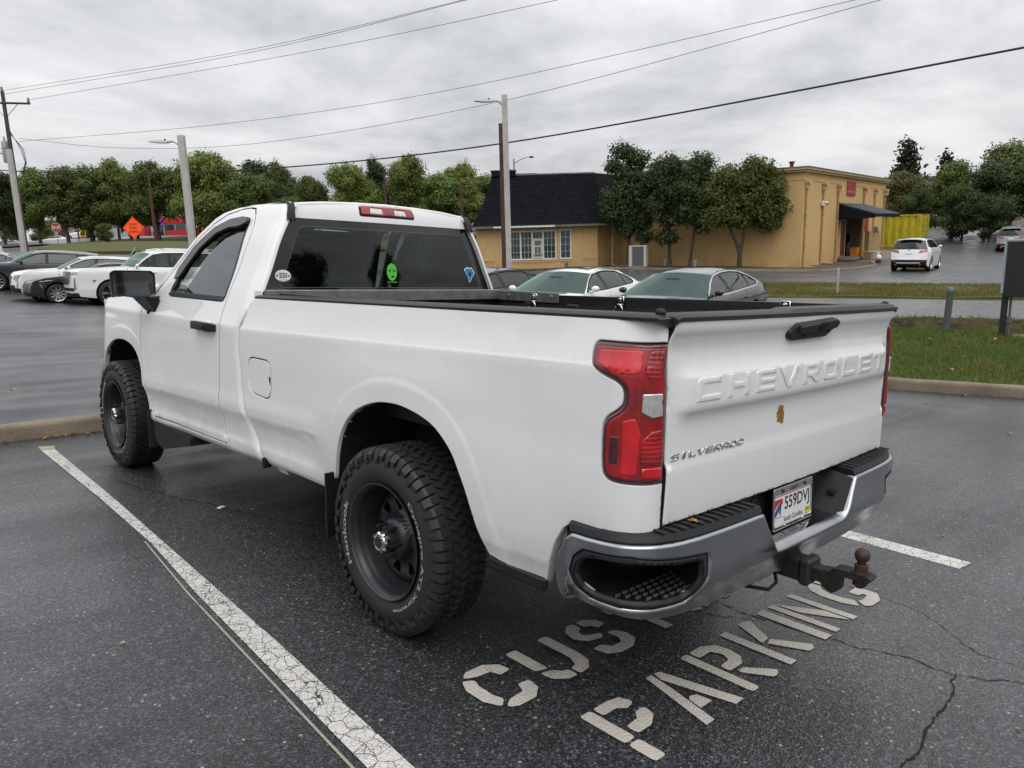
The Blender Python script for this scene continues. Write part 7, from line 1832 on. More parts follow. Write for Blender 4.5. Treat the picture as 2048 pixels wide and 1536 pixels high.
q = MB(); q.tube([(6.6, 0, 1.8), (9.6, 0, 1.8)], 1.35, 18); q.build('round_tank', M['red_sheet'], st, smooth=True)
q = MB(); q.box((2.6, .5, 1.4), (5.2, .4, 1.0)); q.box((-2.5, 1.2, .9), (1.2, .4, 1.8)); q.build('red_barrier', M['red_sheet'], st)
q = MB(); q.box((2.0, -.6, .35), (13, .6, .7)); q.build('low_wall', M['beige_wall'], st)
q = MB(); q.box((11.4, -1.0, 2.4), (2.2, .4, 4.0), bev=.3); q.build('menu_board', M['red_door'], st)
q = MB(); q.box((12.8, -.6, 2.8), (.7, .5, 3.8), bev=.3); q.build('green_sign', simple('green_sign', (.02, .22, .11), .5), st)
q = MB(); q.box((5.9, -2.0, 3.0), (.8, .1, 1.2)); q.box((6.9, -2.0, 3.4), (.8, .1, 2.4)); q.tube([(6.4, -1.9, 0), (6.4, -1.9, 4.2)], .08, 6); q.build('route_signs', M['white_frame'], st)
ys = block('yellow_sign', 'black and yellow board sign beside the stop sign', 'sign', 37.2, 150.5, 2.1, faceang)
q = MB(); q.box((0, 0, 2.7), (1.1, .3, 3.4), bev=.1); q.build('board', simple('yellow_board', (.50, .38, .02), .5), ys)
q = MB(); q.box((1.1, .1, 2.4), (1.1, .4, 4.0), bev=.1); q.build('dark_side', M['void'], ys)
for k in range(3):
 q = MB(); q.box((0, -.17, 3.6 - k * 1.0), (.7, .05, .45)); q.build('lettering_bar', M['black_text'], ys)
q = MB(); q.box((.1, -.05, .45), (1.2, .3, 1.1)); q.build('red_foot', M['red_sheet'], ys)
for (nm, lb, x, y, z, w_, d_, h_) in (('office_block', 'pale office block seen over the trees left of the mansard roof', 96, 118, 2.5, 16, 10, 9.6), ('office_block', 'pale block just showing over the building roof between the trees', 92, 62, 1, 7, 8, 9.6), ('low_building', 'pinkish flat roofed building behind the hedge trees', 112, 42, 1, 14, 10, 6.4)):
 o = block(nm, lb, 'building', x, y, z, faceang)
 q = MB(); q.box((0, 0, h_ / 2), (w_, d_, h_)); q.build('wall', M['beige_wall'], o)
 q = MB(); q.box((0, 0, h_ + .15), (w_ + .6, d_ + .6, .3)); q.build('roof', M['flash'], o)
 for r_ in range(int(h_ / 3)):
  for k in range(int(w_ / 3)):
   q = MB(); q.box((-w_ / 2 + 1.5 + k * 3, -d_ / 2 - .02, 1.6 + r_ * 3), (1.4, .06, 1.5)); q.build('window', M['pane'], o)
# ================================================================ trees
def leaf_mat(name, a, b, c, dead=None):
 t = NT(name); oi = t.n('ShaderNodeObjectInfo'); g = t.n('ShaderNodeNewGeometry'); co = t.coord('Object')
 n = t.noise(co, .55, 3, .5); r = g.outputs['Random Per Island']
 col = t.mix(t.ramp(n, (.35, 0.0), (.65, 1.0)), a, b); col = t.mix(t.math('MULTIPLY', t.math('POWER', r, 2.5), .8), col, c)
 if dead: col = t.mix(t.math('MULTIPLY', t.math('GREATER_THAN', r, .9), t.ramp(t.noise(co, .3, 2), (.45, 0.0), (.6, 1.0))), col, dead)
 hs = t.n('ShaderNodeHueSaturation'); t.l(col, hs.inputs['Color']); t.l(t.math('ADD', t.math('MULTIPLY', oi.outputs['Random'], .5), .75), hs.inputs['Value']); t.l(t.math('ADD', t.math('MULTIPLY', oi.outputs['Random'], .03), .485), hs.inputs['Hue'])
 d = t.n('ShaderNodeBsdfPrincipled'); t.l(hs.outputs[0], d.inputs['Base Color']); d.inputs['Roughness'].default_value = .55; d.inputs['Specular IOR Level'].default_value = .3
 tr = t.n('ShaderNodeBsdfTranslucent'); t.l(hs.outputs[0], tr.inputs[0]); mx = t.n('ShaderNodeMixShader'); mx.inputs[0].default_value = .35
 t.l(d.outputs[0], mx.inputs[1]); t.l(tr.outputs[0], mx.inputs[2]); t.l(mx.outputs[0], t.out.inputs[0]); return t.mat
M['leaf_mid'] = leaf_mat('mid_green_foliage', (.075, .118, .026), (.125, .170, .040), (.21, .24, .075))
M['leaf_light'] = leaf_mat('light_green_foliage', (.120, .165, .034), (.175, .215, .052), (.27, .29, .09))
M['leaf_dark'] = leaf_mat('dark_green_foliage', (.042, .070, .026), (.062, .095, .032), (.105, .14, .052))
M['leaf_autumn'] = leaf_mat('turning_foliage', (.085, .110, .026), (.14, .145, .038), (.22, .19, .07))
M['leaf_fir'] = leaf_mat('conifer_needles', (.018, .030, .016), (.028, .042, .020), (.05, .06, .03))
def bark_mat():
 t = NT('bark'); c = t.coord('Object'); n = t.noise(t.mapping(c, (6, 6, 1.2)), 3, 7, .7)
 t.bsdf(t.ramp(n, (.3, (.035, .028, .022)), (.7, (.11, .09, .075))), .9, spec=.2, normal=t.bump(n, .8, .03)); return t.mat
M['bark'] = bark_mat()
def make_crown(blobs, n, leaf, rng, flat=.6, droop=0.0, hollow=.45):
 """many leaf-sized faces gathered in clumps spread through irregular blobs"""
 V = np.zeros((n * 4, 3)); r = np.random.RandomState(rng.randrange(1 << 30))
 B = np.array([(b[0], b[1], b[2], b[3], b[4], b[5]) for b in blobs]); wgt = B[:, 3] * B[:, 4] + B[:, 4] * B[:, 5]; wgt = wgt / wgt.sum()
 nc = max(1, n // 9); bi = r.choice(len(B), nc, p=wgt)
 d = r.normal(size=(nc, 3)); d /= np.linalg.norm(d, axis=1)[:, None]
 rad = (hollow + (1 - hollow) * r.rand(nc) ** .6) * (1 + .16 * r.normal(size=nc))
 cc = B[bi, :3] + d * rad[:, None] * B[bi, 3:]
 ci = np.arange(n) % nc
 p = cc[ci] + r.normal(size=(n, 3)) * leaf * 1.5
 p[:, 2] -= droop * r.rand(n)
 nn = d[ci] * .8 + r.normal(size=(n, 3)) * .55; nn[:, 2] += flat * .6; nn /= np.linalg.norm(nn, axis=1)[:, None]
 a = np.cross(nn, r.normal(size=(n, 3))); a /= np.linalg.norm(a, axis=1)[:, None] + 1e-9; b = np.cross(nn, a)
 s = leaf * (.6 + .8 * r.rand(n))[:, None]
 V[0::4] = p - a * s; V[1::4] = p + b * s * .55; V[2::4] = p + a * s; V[3::4] = p - b * s * .55
 me = bpy.data.meshes.new('crown'); me.vertices.add(n * 4); me.vertices.foreach_set('co', V.ravel())
 me.loops.add(n * 4); me.loops.foreach_set('vertex_index', np.arange(n * 4)); me.polygons.add(n); me.polygons.foreach_set('loop_start', np.arange(n) * 4); me.polygons.foreach_set('loop_total', np.full(n, 4))
 me.update(); return me
def make_trunk(h, r0, limbs, rng, lean=(0, 0), fork=None):
 m = MB(); P = []
 for k in range(7):
  u = k / 6; P.append((lean[0] * u + .06 * math.sin(3 * u + 1) * h * .12, lean[1] * u + .05 * math.sin(4 * u) * h * .1, h * u))
 m.tube(P, [r0 * (1.25 if k == 0 else 1 - .62 * k / 6) for k in range(7)], 8)
 for (z, dx, dy, dz) in limbs:
  u = z / h; i = min(int(u * 6), 5); f = u * 6 - i; q = Vector(P[i]).lerp(Vector(P[i + 1]), f)
  e = q + Vector((dx, dy, dz)); md = q.lerp(e, .5) + Vector((rng.uniform(-.1, .1), rng.uniform(-.1, .1), .12 * dz))
  rr_ = r0 * (1 - .6 * u) * .55; m.tube([q, md, e], [rr_, rr_ * .7, rr_ * .3], 6)
  for s in (-1, 1):
   e2 = md + Vector((dx * .4 + s * dy * .5, dy * .4 - s * dx * .5, dz * .6)); m.tube([md, e2], [rr_ * .5, rr_ * .2], 5)
 return m
def tree_proto(name, h, rad, z0, leafm, n, leaf, seed, trunk_r=.22, nb=14, squash=1.0, top=.5, limbs=7, flat=.6, droop=0.0):
 """h: total height, rad: crown radius, z0: crown bottom"""
 rng = random.Random(seed); root = empty(name)
 blobs = []
 for k in range(nb):
  u = (k + rng.random()) / nb; z = z0 + (h - z0) * (.12 + .80 * u)
  env = rad * (math.sin(math.pi * min(1, .18 + .82 * u) ** (1.0 + top)) ** .7) * .95
  a = k * 2.39996 + rng.uniform(-.4, .4); rr_ = env * rng.uniform(.25, .98)
  s = rad * rng.uniform(.17, .42)
  blobs.append((rr_ * math.cos(a), rr_ * math.sin(a), z, s, s, s * rng.uniform(.55, .8) * squash))
 blobs.append((0, 0, z0 + (h - z0) * .45, rad * .38, rad * .38, (h - z0) * .33)); blobs.append((rng.uniform(-.2, .2) * rad, 0, h - rad * .35, rad * .28, rad * .28, rad * .36))
 lim = [(z0 * .8 + (h - z0) * .5 * k / limbs, rad * .6 * math.cos(k * 2.4), rad * .6 * math.sin(k * 2.4), (h - z0) * .22) for k in range(limbs)]
 tk = make_trunk(h * .8, trunk_r, lim, rng).build('trunk', M['bark'], root, smooth=True)
 me = make_crown(blobs, n, leaf, rng, flat, droop); me.materials.append(M[leafm]); co = bpy.data.objects.new('crown', me); COL.objects.link(co); co.parent = root
 return root
_used = {}
def plant(key, proto, x, y, rz, s, label, cat, group, dz=0.0, leafm=None, sz=None):
 o = proto if key not in _used else copy_tree(proto)
 _used[key] = 1
 o.location = (x, y, gz(x, y) + dz); o.rotation_euler = (0, 0, rz); o.scale = (s * (1 + .12 * math.sin(x * 3.1)), s * (1 + .12 * math.sin(x * 3.1)), sz or s * (1 + .13 * math.sin(x * 5.3 + y))); tag(o, label, cat, group)
 if leafm:
  for ch in o.children:
   if ch.name.startswith('crown'):
    ch.material_slots[0].link = 'OBJECT'; ch.material_slots[0].material = M[leafm]
 return o
def fir_proto(name, h, rad, seed, n=5000):
 rng = random.Random(seed); root = empty(name); m = MB(); m.tube([(0, 0, 0), (.05, 0, h * .5), (0, .05, h)], [.2, .12, .02], 7); m.build('trunk', M['bark'], root)
 blobs = []
 for k in range(26):
  u = k / 25; z = h * (.15 + .83 * u); R_ = rad * (1 - u) * rng.uniform(.6, 1.15) + .15; a = rng.uniform(0, 6.28)
  for j in range(3):
   aa = a + j * 2.09; blobs.append((R_ * .55 * math.cos(aa), R_ * .55 * math.sin(aa), z - .15, R_ * .5 + .08, R_ * .5 + .08, .22))
 me = make_crown(blobs, n, .26, rng, .3, .25, .2); me.materials.append(M['leaf_fir']); co = bpy.data.objects.new('crown', me); COL.objects.link(co); co.parent = root
 return root
PT = [tree_proto('broadleaf_tree', 10.5, 4.2, 1.7, 'leaf_mid', 15000, .165, 1), tree_proto('broadleaf_tree', 11.0, 3.8, 1.9, 'leaf_light', 14500, .165, 2, nb=17, top=.2), tree_proto('broadleaf_tree', 10.0, 4.6, 1.5, 'leaf_mid', 16000, .17, 3, nb=12, top=.3), tree_proto('broadleaf_tree', 12.0, 3.4, 1.8, 'leaf_dark', 14500, .16, 4, nb=18, top=.0)]
GA = 'street trees beyond the highway'; GC = 'roadside trees behind the pickup cab'
spots = [  # proto, x, y, rot, scale, foliage, label, group
 (3, 20.3, 124.0, .3, .95, 'leaf_dark', 'dark tree at the far left edge behind the utility pole'), (0, 24.0, 121.0, 1.1, .98, 'leaf_mid', 'green tree just right of the leaning utility pole'),
 (1, 27.2, 119.5, 2.2, .95, 'leaf_mid', 'green tree above the stop sign'), (2, 30.2, 119.5, 4.0, 1.02, 'leaf_mid', 'broad tree in front of the grey building'),
 (1, 33.6, 118.6, .9, .92, 'leaf_light', 'paler tree over the grey building roof'), (0, 37.0, 112.0, 2.9, 1.02, 'leaf_mid', 'tree over the orange road work sign'),
 (2, 40.4, 107.8, 5.2, 1.0, 'leaf_light', 'yellow green tree over the roadside shop'), (0, 42.6, 104.0, 3.3, 1.12, 'leaf_light', 'tall pale green tree beside the left lamp pole'),
 (2, 45.6, 101.0, .4, .92, 'leaf_mid', 'rounded tree right of the left lamp pole'), (1, 48.8, 103.5, 2.1, .78, 'leaf_mid', 'small tree behind the curved roof of the cab')]
for k, (pi, x, y, rz, s, lm, lb) in enumerate(spots): plant(pi, PT[pi], x, y, rz, s, lb, 'tree', GA, leafm=lm)
spots2 = [(0, 52.0, 95.5, 1.3, .80, 'leaf_mid', 'tree rising just left of the brake lamp'), (2, 56.2, 92.5, 3.9, .93, 'leaf_light', 'bright green tree above the brake lamp of the cab'), (1, 58.6, 91.0, 5.5, .78, 'leaf_light', 'slim pale tree right of the brake lamp'),
 (3, 68.0, 103.0, 2.4, .82, 'leaf_dark', 'dark distant tree beside the short brown pole'), (0, 62.2, 86.0, 4.6, .98, 'leaf_light', 'large bright tree right of the short brown pole'), (2, 64.8, 82.0, 1.9, .98, 'leaf_mid', 'broad tree over the right side of the cab'),
 (1, 66.6, 79.0, .2, .82, 'leaf_light', 'tree left of the mansard roof'), (2, 71.5, 79.5, 2.6, .85, 'leaf_mid', 'tree half hidden by the mansard roof edge'), (3, 50.5, 110.0, .7, .72, 'leaf_dark', 'dark tree between the two cobra head lamps'), (0, 60.5, 97.0, 3.3, .70, 'leaf_autumn', 'yellowing tree low behind the cab roof')]
for k, (pi, x, y, rz, s, lm, lb) in enumerate(spots2): plant(pi, PT[pi], x, y, rz, s, lb, 'tree', GC, leafm=lm)
GZ = 'scrub and trees far beyond the highway'
far = [(14, 205, 1.25), (24, 200, 1.1), (33, 208, 1.3), (42, 203, 1.15), (66, 188, 1.2), (74, 172, 1.25), (82, 158, 1.2), (90, 146, 1.1), (20, 190, .62), (27, 186, .55), (34, 190, .6), (41, 196, .6), (68, 176, .6), (75, 160, .6), (62, 150, .6), (52, 120, .5), (58, 112, .5), (16, 175, .6), (8, 182, 1.2), (70, 140, 1.1), (60, 130, 1.0)]
for k, (x, y, s) in enumerate(far):
 plant(k % 4, PT[k % 4], x, y, k * 1.3, s, 'tree or scrub in the green backdrop far beyond the highway', 'tree', GZ, leafm=('leaf_dark', 'leaf_mid')[k % 2], dz=-.8)
for sp_, g_ in ((spots, GA), (spots2, GC)):
 for k, (pi, x, y, rz, s, lm, lb) in enumerate(sp_):
  d = CF * (7 + 3 * (k % 3)) + CR * (2.2 if k % 2 else -2.0)
  plant((pi + 1) % 4, PT[(pi + 1) % 4], x + d.x, y + d.y, rz + 2, s * (.88 + .1 * (k % 3)), ' '.join(('second row tree behind the ' + lb).split()[:15]), 'tree', g_, leafm=('leaf_mid', 'leaf_dark', 'leaf_light')[k % 3], dz=-.4)
# four trees in the bed before the tan wall
def wall_tree(name, h, blobs, trunk, seed, leafm, n, leaf):
 rng = random.Random(seed); root = empty(name); trunk.build('trunk', M['bark'], root, smooth=True)
 me = make_crown(blobs, n, leaf, rng, .5, .12, .35); me.materials.append(M[leafm]); co = bpy.data.objects.new('crown', me); COL.objects.link(co); co.parent = root; return root
# crown blobs in metres: local x runs to the right in the street view, y away from it
def orient(o, x, y): o.location = (x, y, gz(x, y) + .03); o.rotation_euler = (0, 0, faceang)
rng = random.Random(5)
t1 = wall_tree('wall_tree', 7.7, [(-.3, 0, 7.0, .75, .7, .55), (.6, .2, 6.6, .8, .8, .55), (-.9, 0, 6.2, .5, .6, .4), (.2, .1, 5.6, 1.1, 1, .7), (-.9, -.1, 4.4, .7, .8, .6), (.3, 0, 4.6, 1.2, 1.1, .8), (1.0, .2, 4.0, .9, .9, .7), (-.5, 0, 3.4, 1.0, .9, .6), (.8, 0, 3.0, .95, .8, .6), (.0, -.1, 2.4, .7, .7, .45), (1.0, 0, 1.95, .6, .6, .35), (-1.2, .1, 3.9, .5, .6, .4), (1.3, .1, 5.3, .5, .6, .5)], make_trunk(6.4, .13, [(2.2, -.7, 0, .9), (2.8, .8, .1, .9), (3.6, -.6, 0, 1.2), (4.2, .7, 0, 1.2), (5.2, -.5, 0, .9)], rng, (.25, 0)), 21, 'leaf_dark', 19000, .085)
orient(t1, 35.7, 27.3); tag(t1, 'tallest dark tree standing behind the condenser unit', 'tree', 'trees before the tan wall')
t2 = wall_tree('wall_tree', 6.8, [(0, 0, 6.1, .9, .9, .6), (-.7, .1, 5.4, .9, .9, .7), (.7, 0, 5.3, .9, .9, .7), (0, 0, 4.6, 1.3, 1.1, .7), (-.8, 0, 3.8, .9, .9, .6), (.7, .1, 3.7, 1.0, .9, .7), (0, 0, 3.0, .7, .7, .5), (-.2, 0, 1.9, .75, .7, .32), (1.0, 0, 4.6, .6, .6, .6)], make_trunk(5.6, .12, [(1.6, -.5, 0, .4), (2.6, .6, 0, .9), (3.2, -.7, 0, 1.0), (4.2, .6, 0, .9)], rng, (-.15, 0)), 22, 'leaf_dark', 16000, .085)
orient(t2, 36.75, 24.9); tag(t2, 'dense dark tree with a tuft of low leaves on its slim trunk', 'tree', 'trees before the tan wall')
t3 = wall_tree('wall_tree', 6.7, [(.7, 0, 6.2, .8, .7, .55), (.5, 0, 5.5, .8, .7, .5), (.0, 0, 4.7, .9, .8, .6), (.6, 0, 4.1, .8, .8, .6), (-.1, 0, 3.5, .8, .7, .55), (.5, .1, 3.0, .7, .7, .45), (.9, 0, 2.6, .5, .5, .35)], make_trunk(5.6, .10, [(2.4, .4, 0, .8), (3.2, -.5, 0, .9), (4.2, .5, 0, .9)], rng, (.75, 0)), 23, 'leaf_dark', 11000, .085)
orient(t3, 37.1, 23.75); tag(t3, 'slim leaning tree between the dense dark tree and the forked tree', 'tree', 'trees before the tan wall')
m = MB(); m.tube([(0, 0, 0), (0, 0, .9), (-.25, 0, 1.6), (-.75, 0, 2.6), (-1.1, .1, 3.8), (-1.2, .1, 4.8)], [.17, .13, .11, .09, .06, .03], 8); m.tube([(0, 0, .85), (.15, 0, 1.6), (.25, 0, 2.4), (.5, 0, 3.4), (1.0, 0, 4.4)], [.12, .10, .09, .06, .03], 8); m.tube([(-.6, 0, 2.3), (-.2, 0, 3.3), (0, 0, 4.5)], [.07, .05, .02], 6); m.tube([(.3, 0, 2.6), (.9, 0, 3.2), (1.6, 0, 3.6)], [.06, .04, .02], 6)
t4 = wall_tree('wall_tree', 6.4, [(-.9, 0, 5.4, .8, .9, .6), (.9, 0, 5.6, 1.0, .9, .7), (.1, 0, 4.9, 1.0, 1.0, .6), (-1.3, 0, 4.4, 1.0, .9, .7), (1.6, 0, 4.5, 1.0, .9, .7), (.3, 0, 3.9, 1.2, 1, .7), (-1.2, 0, 3.3, .9, .9, .6), (1.3, 0, 3.3, 1.1, .9, .6), (2.1, 0, 3.6, .7, .7, .6), (-.2, 0, 2.9, .8, .8, .45), (1.6, .1, 2.6, .7, .7, .4), (-1.7, 0, 2.9, .6, .6, .5), (.6, 0, 5.9, .6, .6, .45)], m, 24, 'leaf_mid', 20000, .085)
orient(t4, 38.0, 20.85); tag(t4, 'lighter green tree with a forked trunk nearest the corner of the tan wall', 'tree', 'trees before the tan wall')
# overgrown belt at the right
GH = 'overgrown trees along the far lot'
belt = [(2, 69.5, 28.5, 1.0, .70, 'leaf_mid', 'green tree rising behind the yellow container'), (0, 71.5, 24.0, 2.0, .72, 'leaf_autumn', 'tree with seed clusters right of the container'), (1, 74.0, 20.5, .4, .92, 'leaf_mid', 'tall tree over the white compact SUV'), (2, 72.0, 17.5, 4.2, .86, 'leaf_dark', 'dark tree hanging over the grey SUV'), (0, 74.0, 14.5, 5.5, .98, 'leaf_mid', 'tall tree behind the grey SUV'), (3, 76.0, 11.5, 2.9, .98, 'leaf_mid', 'tree at the right edge of the picture'), (1, 70.0, 11.0, 3.5, .80, 'leaf_dark', 'leafy tree low at the right edge'), (0, 68.5, 21.5, 3.7, .42, 'leaf_dark', 'bushy shrub beside the container doors'), (2, 69.0, 18.2, 1.4, .46, 'leaf_dark', 'dark shrub behind the white compact SUV'), (0, 67.8, 15.9, .6, .45, 'leaf_dark', 'dark shrub left of the grey SUV'), (2, 66.5, 10.5, 2.6, .45, 'leaf_dark', 'dark shrub right of the grey SUV'), (1, 72.5, 30.5, 2.5, .62, 'leaf_mid', 'tree top peeping over the tan block'), (2, 78, 17, .9, 1.05, 'leaf_mid', 'tallest tree of the belt at the far right')]
for pi, x, y, rz, s, lm, lb in belt: plant(pi, PT[pi], x, y, rz, s * (.76 if s > .6 else 1), lb, 'tree', GH, leafm=lm, dz=-.4 if s > .6 else -.6)
fp = fir_proto('fir_tree', 8.8, 2.3, 9)
plant('fir', fp, 99.5, 33.8, .3, 1.0, 'dark pointed fir behind the belt of trees', 'tree', None, dz=.5)
plant('fir', fp, 101.5, 30.0, 2.0, .84, 'shorter ragged fir right of the pointed fir', 'tree', None, dz=.5)
plant('fir', fp, 71.0, 32.9, 1.0, .62, 'feathery tree top above the tan block roof', 'tree', None, dz=0)
# bushes on the left lawn
plant(2, PT[2], 25.0, 95.0, .5, .22, 'round bush on the lawn left of the orange sign', 'bush', None)
# trees standing behind the photographer, seen only as reflections in the glass and paint
GB = 'trees behind the camera'
for k, (pi, x, y, s) in enumerate(((0, -34, -22, .9), (2, -26, -34, .95), (1, -16, -40, .9), (3, -5, -44, .9), (0, 6, -46, .95), (2, 18, -44, .9), (1, -42, -8, .95), (2, -46, 8, 1.0), (0, -44, 22, .95), (3, -36, 34, .9), (1, 28, -40, .85), (2, -20, 8, .62), (0, -17, 16, .60))):
 plant(pi, PT[pi], x, y, k * 1.7, s, 'green tree standing behind the photographer, out of the picture', 'tree', GB, leafm=('leaf_mid', 'leaf_dark')[k % 2])
# ---------------------------------------------------------------- grass blades on the near verge and the strips
def blades(name, poly, n, h, mat, zoff, seed, bump=None, w=.012):
 r = np.random.RandomState(seed); P = np.array(poly); lo, hi = P.min(0), P.max(0); pts = np.zeros((0, 2))
 while len(pts) < n:
  q = lo + (hi - lo) * r.rand(n, 2); pts = np.vstack([pts, q[np_inside(q, poly)]])
 pts = pts[:n]
 zz = np.zeros(n)
 for i in range(0, n, 4000):
  b_ = pts[i:i + 4000]; d2 = ((b_[:, None, :] - _cp[None, :, :2]) ** 2).sum(-1); zz[i:i + 4000] = _tps(d2) @ _w[:_n] + _w[_n] + b_ @ _w[_n + 1:]
 if bump is not None: zz += np.array([bump(x, y) for x, y in pts])
 a = r.rand(n) * 6.283; dirx, diry = np.cos(a), np.sin(a); hh = h * (.45 + .8 * r.rand(n)); ln = hh * (.2 + .7 * r.rand(n)); b2 = r.rand(n) * 6.283
 V = np.zeros((n * 3, 3)); ww = w * (.6 + .8 * r.rand(n))
 V[0::3, 0] = pts[:, 0] - dirx * ww; V[0::3, 1] = pts[:, 1] - diry * ww; V[0::3, 2] = zz + zoff - .01
 V[1::3, 0] = pts[:, 0] + dirx * ww; V[1::3, 1] = pts[:, 1] + diry * ww; V[1::3, 2] = zz + zoff - .01
 V[2::3, 0] = pts[:, 0] + np.cos(b2) * ln; V[2::3, 1] = pts[:, 1] + np.sin(b2) * ln; V[2::3, 2] = zz + zoff + hh
 me = bpy.data.meshes.new(name); me.vertices.add(n * 3); me.vertices.foreach_set('co', V.ravel()); me.loops.add(n * 3); me.loops.foreach_set('vertex_index', np.arange(n * 3)); me.polygons.add(n); me.polygons.foreach_set('loop_start', np.arange(n) * 3); me.polygons.foreach_set('loop_total', np.full(n, 3)); me.update()
 me.materials.append(mat); o = bpy.data.objects.new(name, me); COL.objects.link(o); tag(o, kind='stuff'); return o
def blade_mat(name, a, b, c):
 t = NT(name); g = t.n('ShaderNodeNewGeometry'); co = t.coord('Object'); r = g.outputs['Random Per Island']; n = t.noise(co, .8, 5, .6)
 col = t.mix(t.ramp(r, (.2, 0.0), (.8, 1.0)), a, b); col = t.mix(t.math('MULTIPLY', t.ramp(n, (.50, 0.0), (.72, 1.0)), t.math('GREATER_THAN', r, .35)), col, c)
 d = t.n('ShaderNodeBsdfDiffuse'); t.l(col, d.inputs[0]); tr = t.n('ShaderNodeBsdfTranslucent'); t.l(col, tr.inputs[0]); mx = t.n('ShaderNodeMixShader'); mx.inputs[0].default_value = .35; t.l(d.outputs[0], mx.inputs[1]); t.l(tr.outputs[0], mx.inputs[2]); t.l(mx.outputs[0], t.out.inputs[0]); return t.mat
M['blade'] = blade_mat('grass_blades_green', (.080, .125, .028), (.15, .19, .055), (.21, .175, .08))
M['blade_dry'] = blade_mat('grass_blades_dry', (.125, .125, .036), (.19, .175, .06), (.25, .185, .09))
blades('grass', ISLE, 70000, .075, M['blade'], .11, 3, _isle_b, .009)
DP_ = [(12.4, 3.75), (13.25, 3.05), (13.62, 2.23), (13.95, .97), (15.2, -2.4), (18, -8.5), (27.0, -8.5), (18.27, 1.95), (16.23, 4.12), (14.9, 5.3)]
blades('dry_grass', DP_, 9000, .11, M['blade_dry'], .06, 4, _ditch_b, .010)
blades('grass', [(36, -5.5), (27.4, 4.1), (24.6, 7.3), (21.7, 9.9), (18.4, 15.2), (20.6, 19.8), (27.4, 12.9), (30.6, 9.3), (33.1, 5.3), (38, -2)], 36000, .10, M['blade_dry'], .07, 5, None, .014)
# ================================================================ poles, wires, signs
M['pole_wood'] = simple('utility_pole_wood', (.085, .066, .055), .9, var=.5, vscale=5, bump=.4, bscale=30)
M['pole_red'] = simple('reddish_pole_wood', (.085, .038, .028), .85, var=.4, vscale=5)
M['pole_conc'] = simple('pale_pole_concrete', (.47, .455, .43), .75, var=.22, vscale=2.2, bump=.2, bscale=60)
M['lamp_grey'] = simple('lamp_head_grey', (.33, .33, .34), .45, .3, var=.1)
M['cable'] = simple('cable_black', (.012, .012, .013), .6, var=.1)
M['porcelain'] = simple('insulator', (.30, .30, .29), .3, var=.2)
def pole_thing(name, x, y, z0, label, cat, group=None):
 o = empty(name, (x, y, z0)); tag(o, label, cat, group); return o
UPp = pole_thing('utility_pole', 11.47, 68.0, 1.25, 'tall wooden utility pole with crossarm and transformer at the far left', 'utility pole')
q = MB(); q.tube([(0, 0, 0), (0, -.05, 12.1)], [.20, .13], 10); q.build('pole', M['pole_wood'], UPp, smooth=True)
q = MB(); A = Vector((-1.5, 1.2, 11.35)); B = Vector((1.42, -1.53, 11.15)); d = (B - A); q.tube([A, B], .08, 4); q.build('crossarm', M['pole_wood'], UPp)
for s in (.22, .78):
 q = MB(); q.tube([A.lerp(B, s), Vector((0, 0, 10.2))], .025, 5); q.build('arm_brace', M['steel_dirty'], UPp)
for p in (B + Vector((-.08, .08, .08)), A + Vector((.1, -.1, .08)), Vector((0, 0, 12.1))):
 q = MB(); q.lathe([(.05, 0), (.12, .08), (.06, .14), (.12, .2), (.06, .26), (.10, .32), (.001, .36)], 10, Matrix.Translation(p)); q.build('insulator', M['porcelain'], UPp, smooth=True)
q = MB(); q.lathe([(.001, 0), (.22, 0), (.25, .08), (.25, 1.5), (.20, 1.62), (.001, 1.68)], 14, Matrix.Translation((-.25, .45, 6.9))); q.lathe([(.05, 0), (.09, .1), (.04, .2), (.07, .3)], 8, Matrix.Translation((-.25, .45, 8.55))); q.build('transformer', M['lamp_grey'], UPp, smooth=True)
q = MB()
for k in range(3): q.tube([(.12, -.1, 9.2 - k * .1), (.55 + .1 * k, -.5, 7.9), (.7 + .05 * k, -.65, 6.9), (.45, -.4, 5.9), (.15, -.1, 5.5)], .022, 5)
q.build('drip_loop', M['cable'], UPp, smooth=True)
def lot_lamp(x, y, z0, h, arm, label, w=.26):
 o = pole_thing('lamp_pole', x, y, z0, label, 'lamp pole', 'pale square lamp poles'); q = MB(); q.box((0, 0, h / 2), (w, w, h), rz=faceang, bev=.02); q.build('pole', M['pole_conc'], o)
 d = Vector((arm[0], arm[1], 0)); L_ = d.length; d.normalize(); a = MB(); a.tube([Vector((0, 0, h - .45)) + d * .1, Vector((0, 0, h - .28)) + d * .30, Vector((0, 0, h - .25)) + d * .45], .035, 6); a.build('arm', M['lamp_grey'], o, smooth=True)
 Mx = frame_M(Vector((0, 0, h - .24)) + d * (.35 + L_ / 2), d, Vector((-d.y, d.x, 0)))
 hd_ = MB(); pr_ = [(-L_ * .45, -.03, .10), (-L_ * .2, -.07, .15), (L_ * .15, -.06, .17), (L_ * .5, -.015, .13)]
 V = []; F = []
 for (xx, zl, wy) in pr_: V += [(xx, -wy, zl), (xx, wy, zl), (xx, wy * .7, .03), (xx, -wy * .7, .03)]
 for i in range(3): F += [(4*i+k, 4*i+(k+1) % 4, 4*i+4+(k+1) % 4, 4*i+4+k) for k in range(4)]
 F += [(0, 1, 2, 3), (12, 15, 14, 13)]
 hd_.add(V, F, Mx); ho = fix_normals(hd_.build('lamp_head', M['lamp_grey'], o, smooth=True, angle=40))
 c = MB(); c.lathe([(.04, 0), (.04, .06), (.001, .09)], 8, Mx @ Matrix.Translation((-L_ * .15, 0, .03))); c.build('light_sensor', M['black_plastic'], ho)
 return o
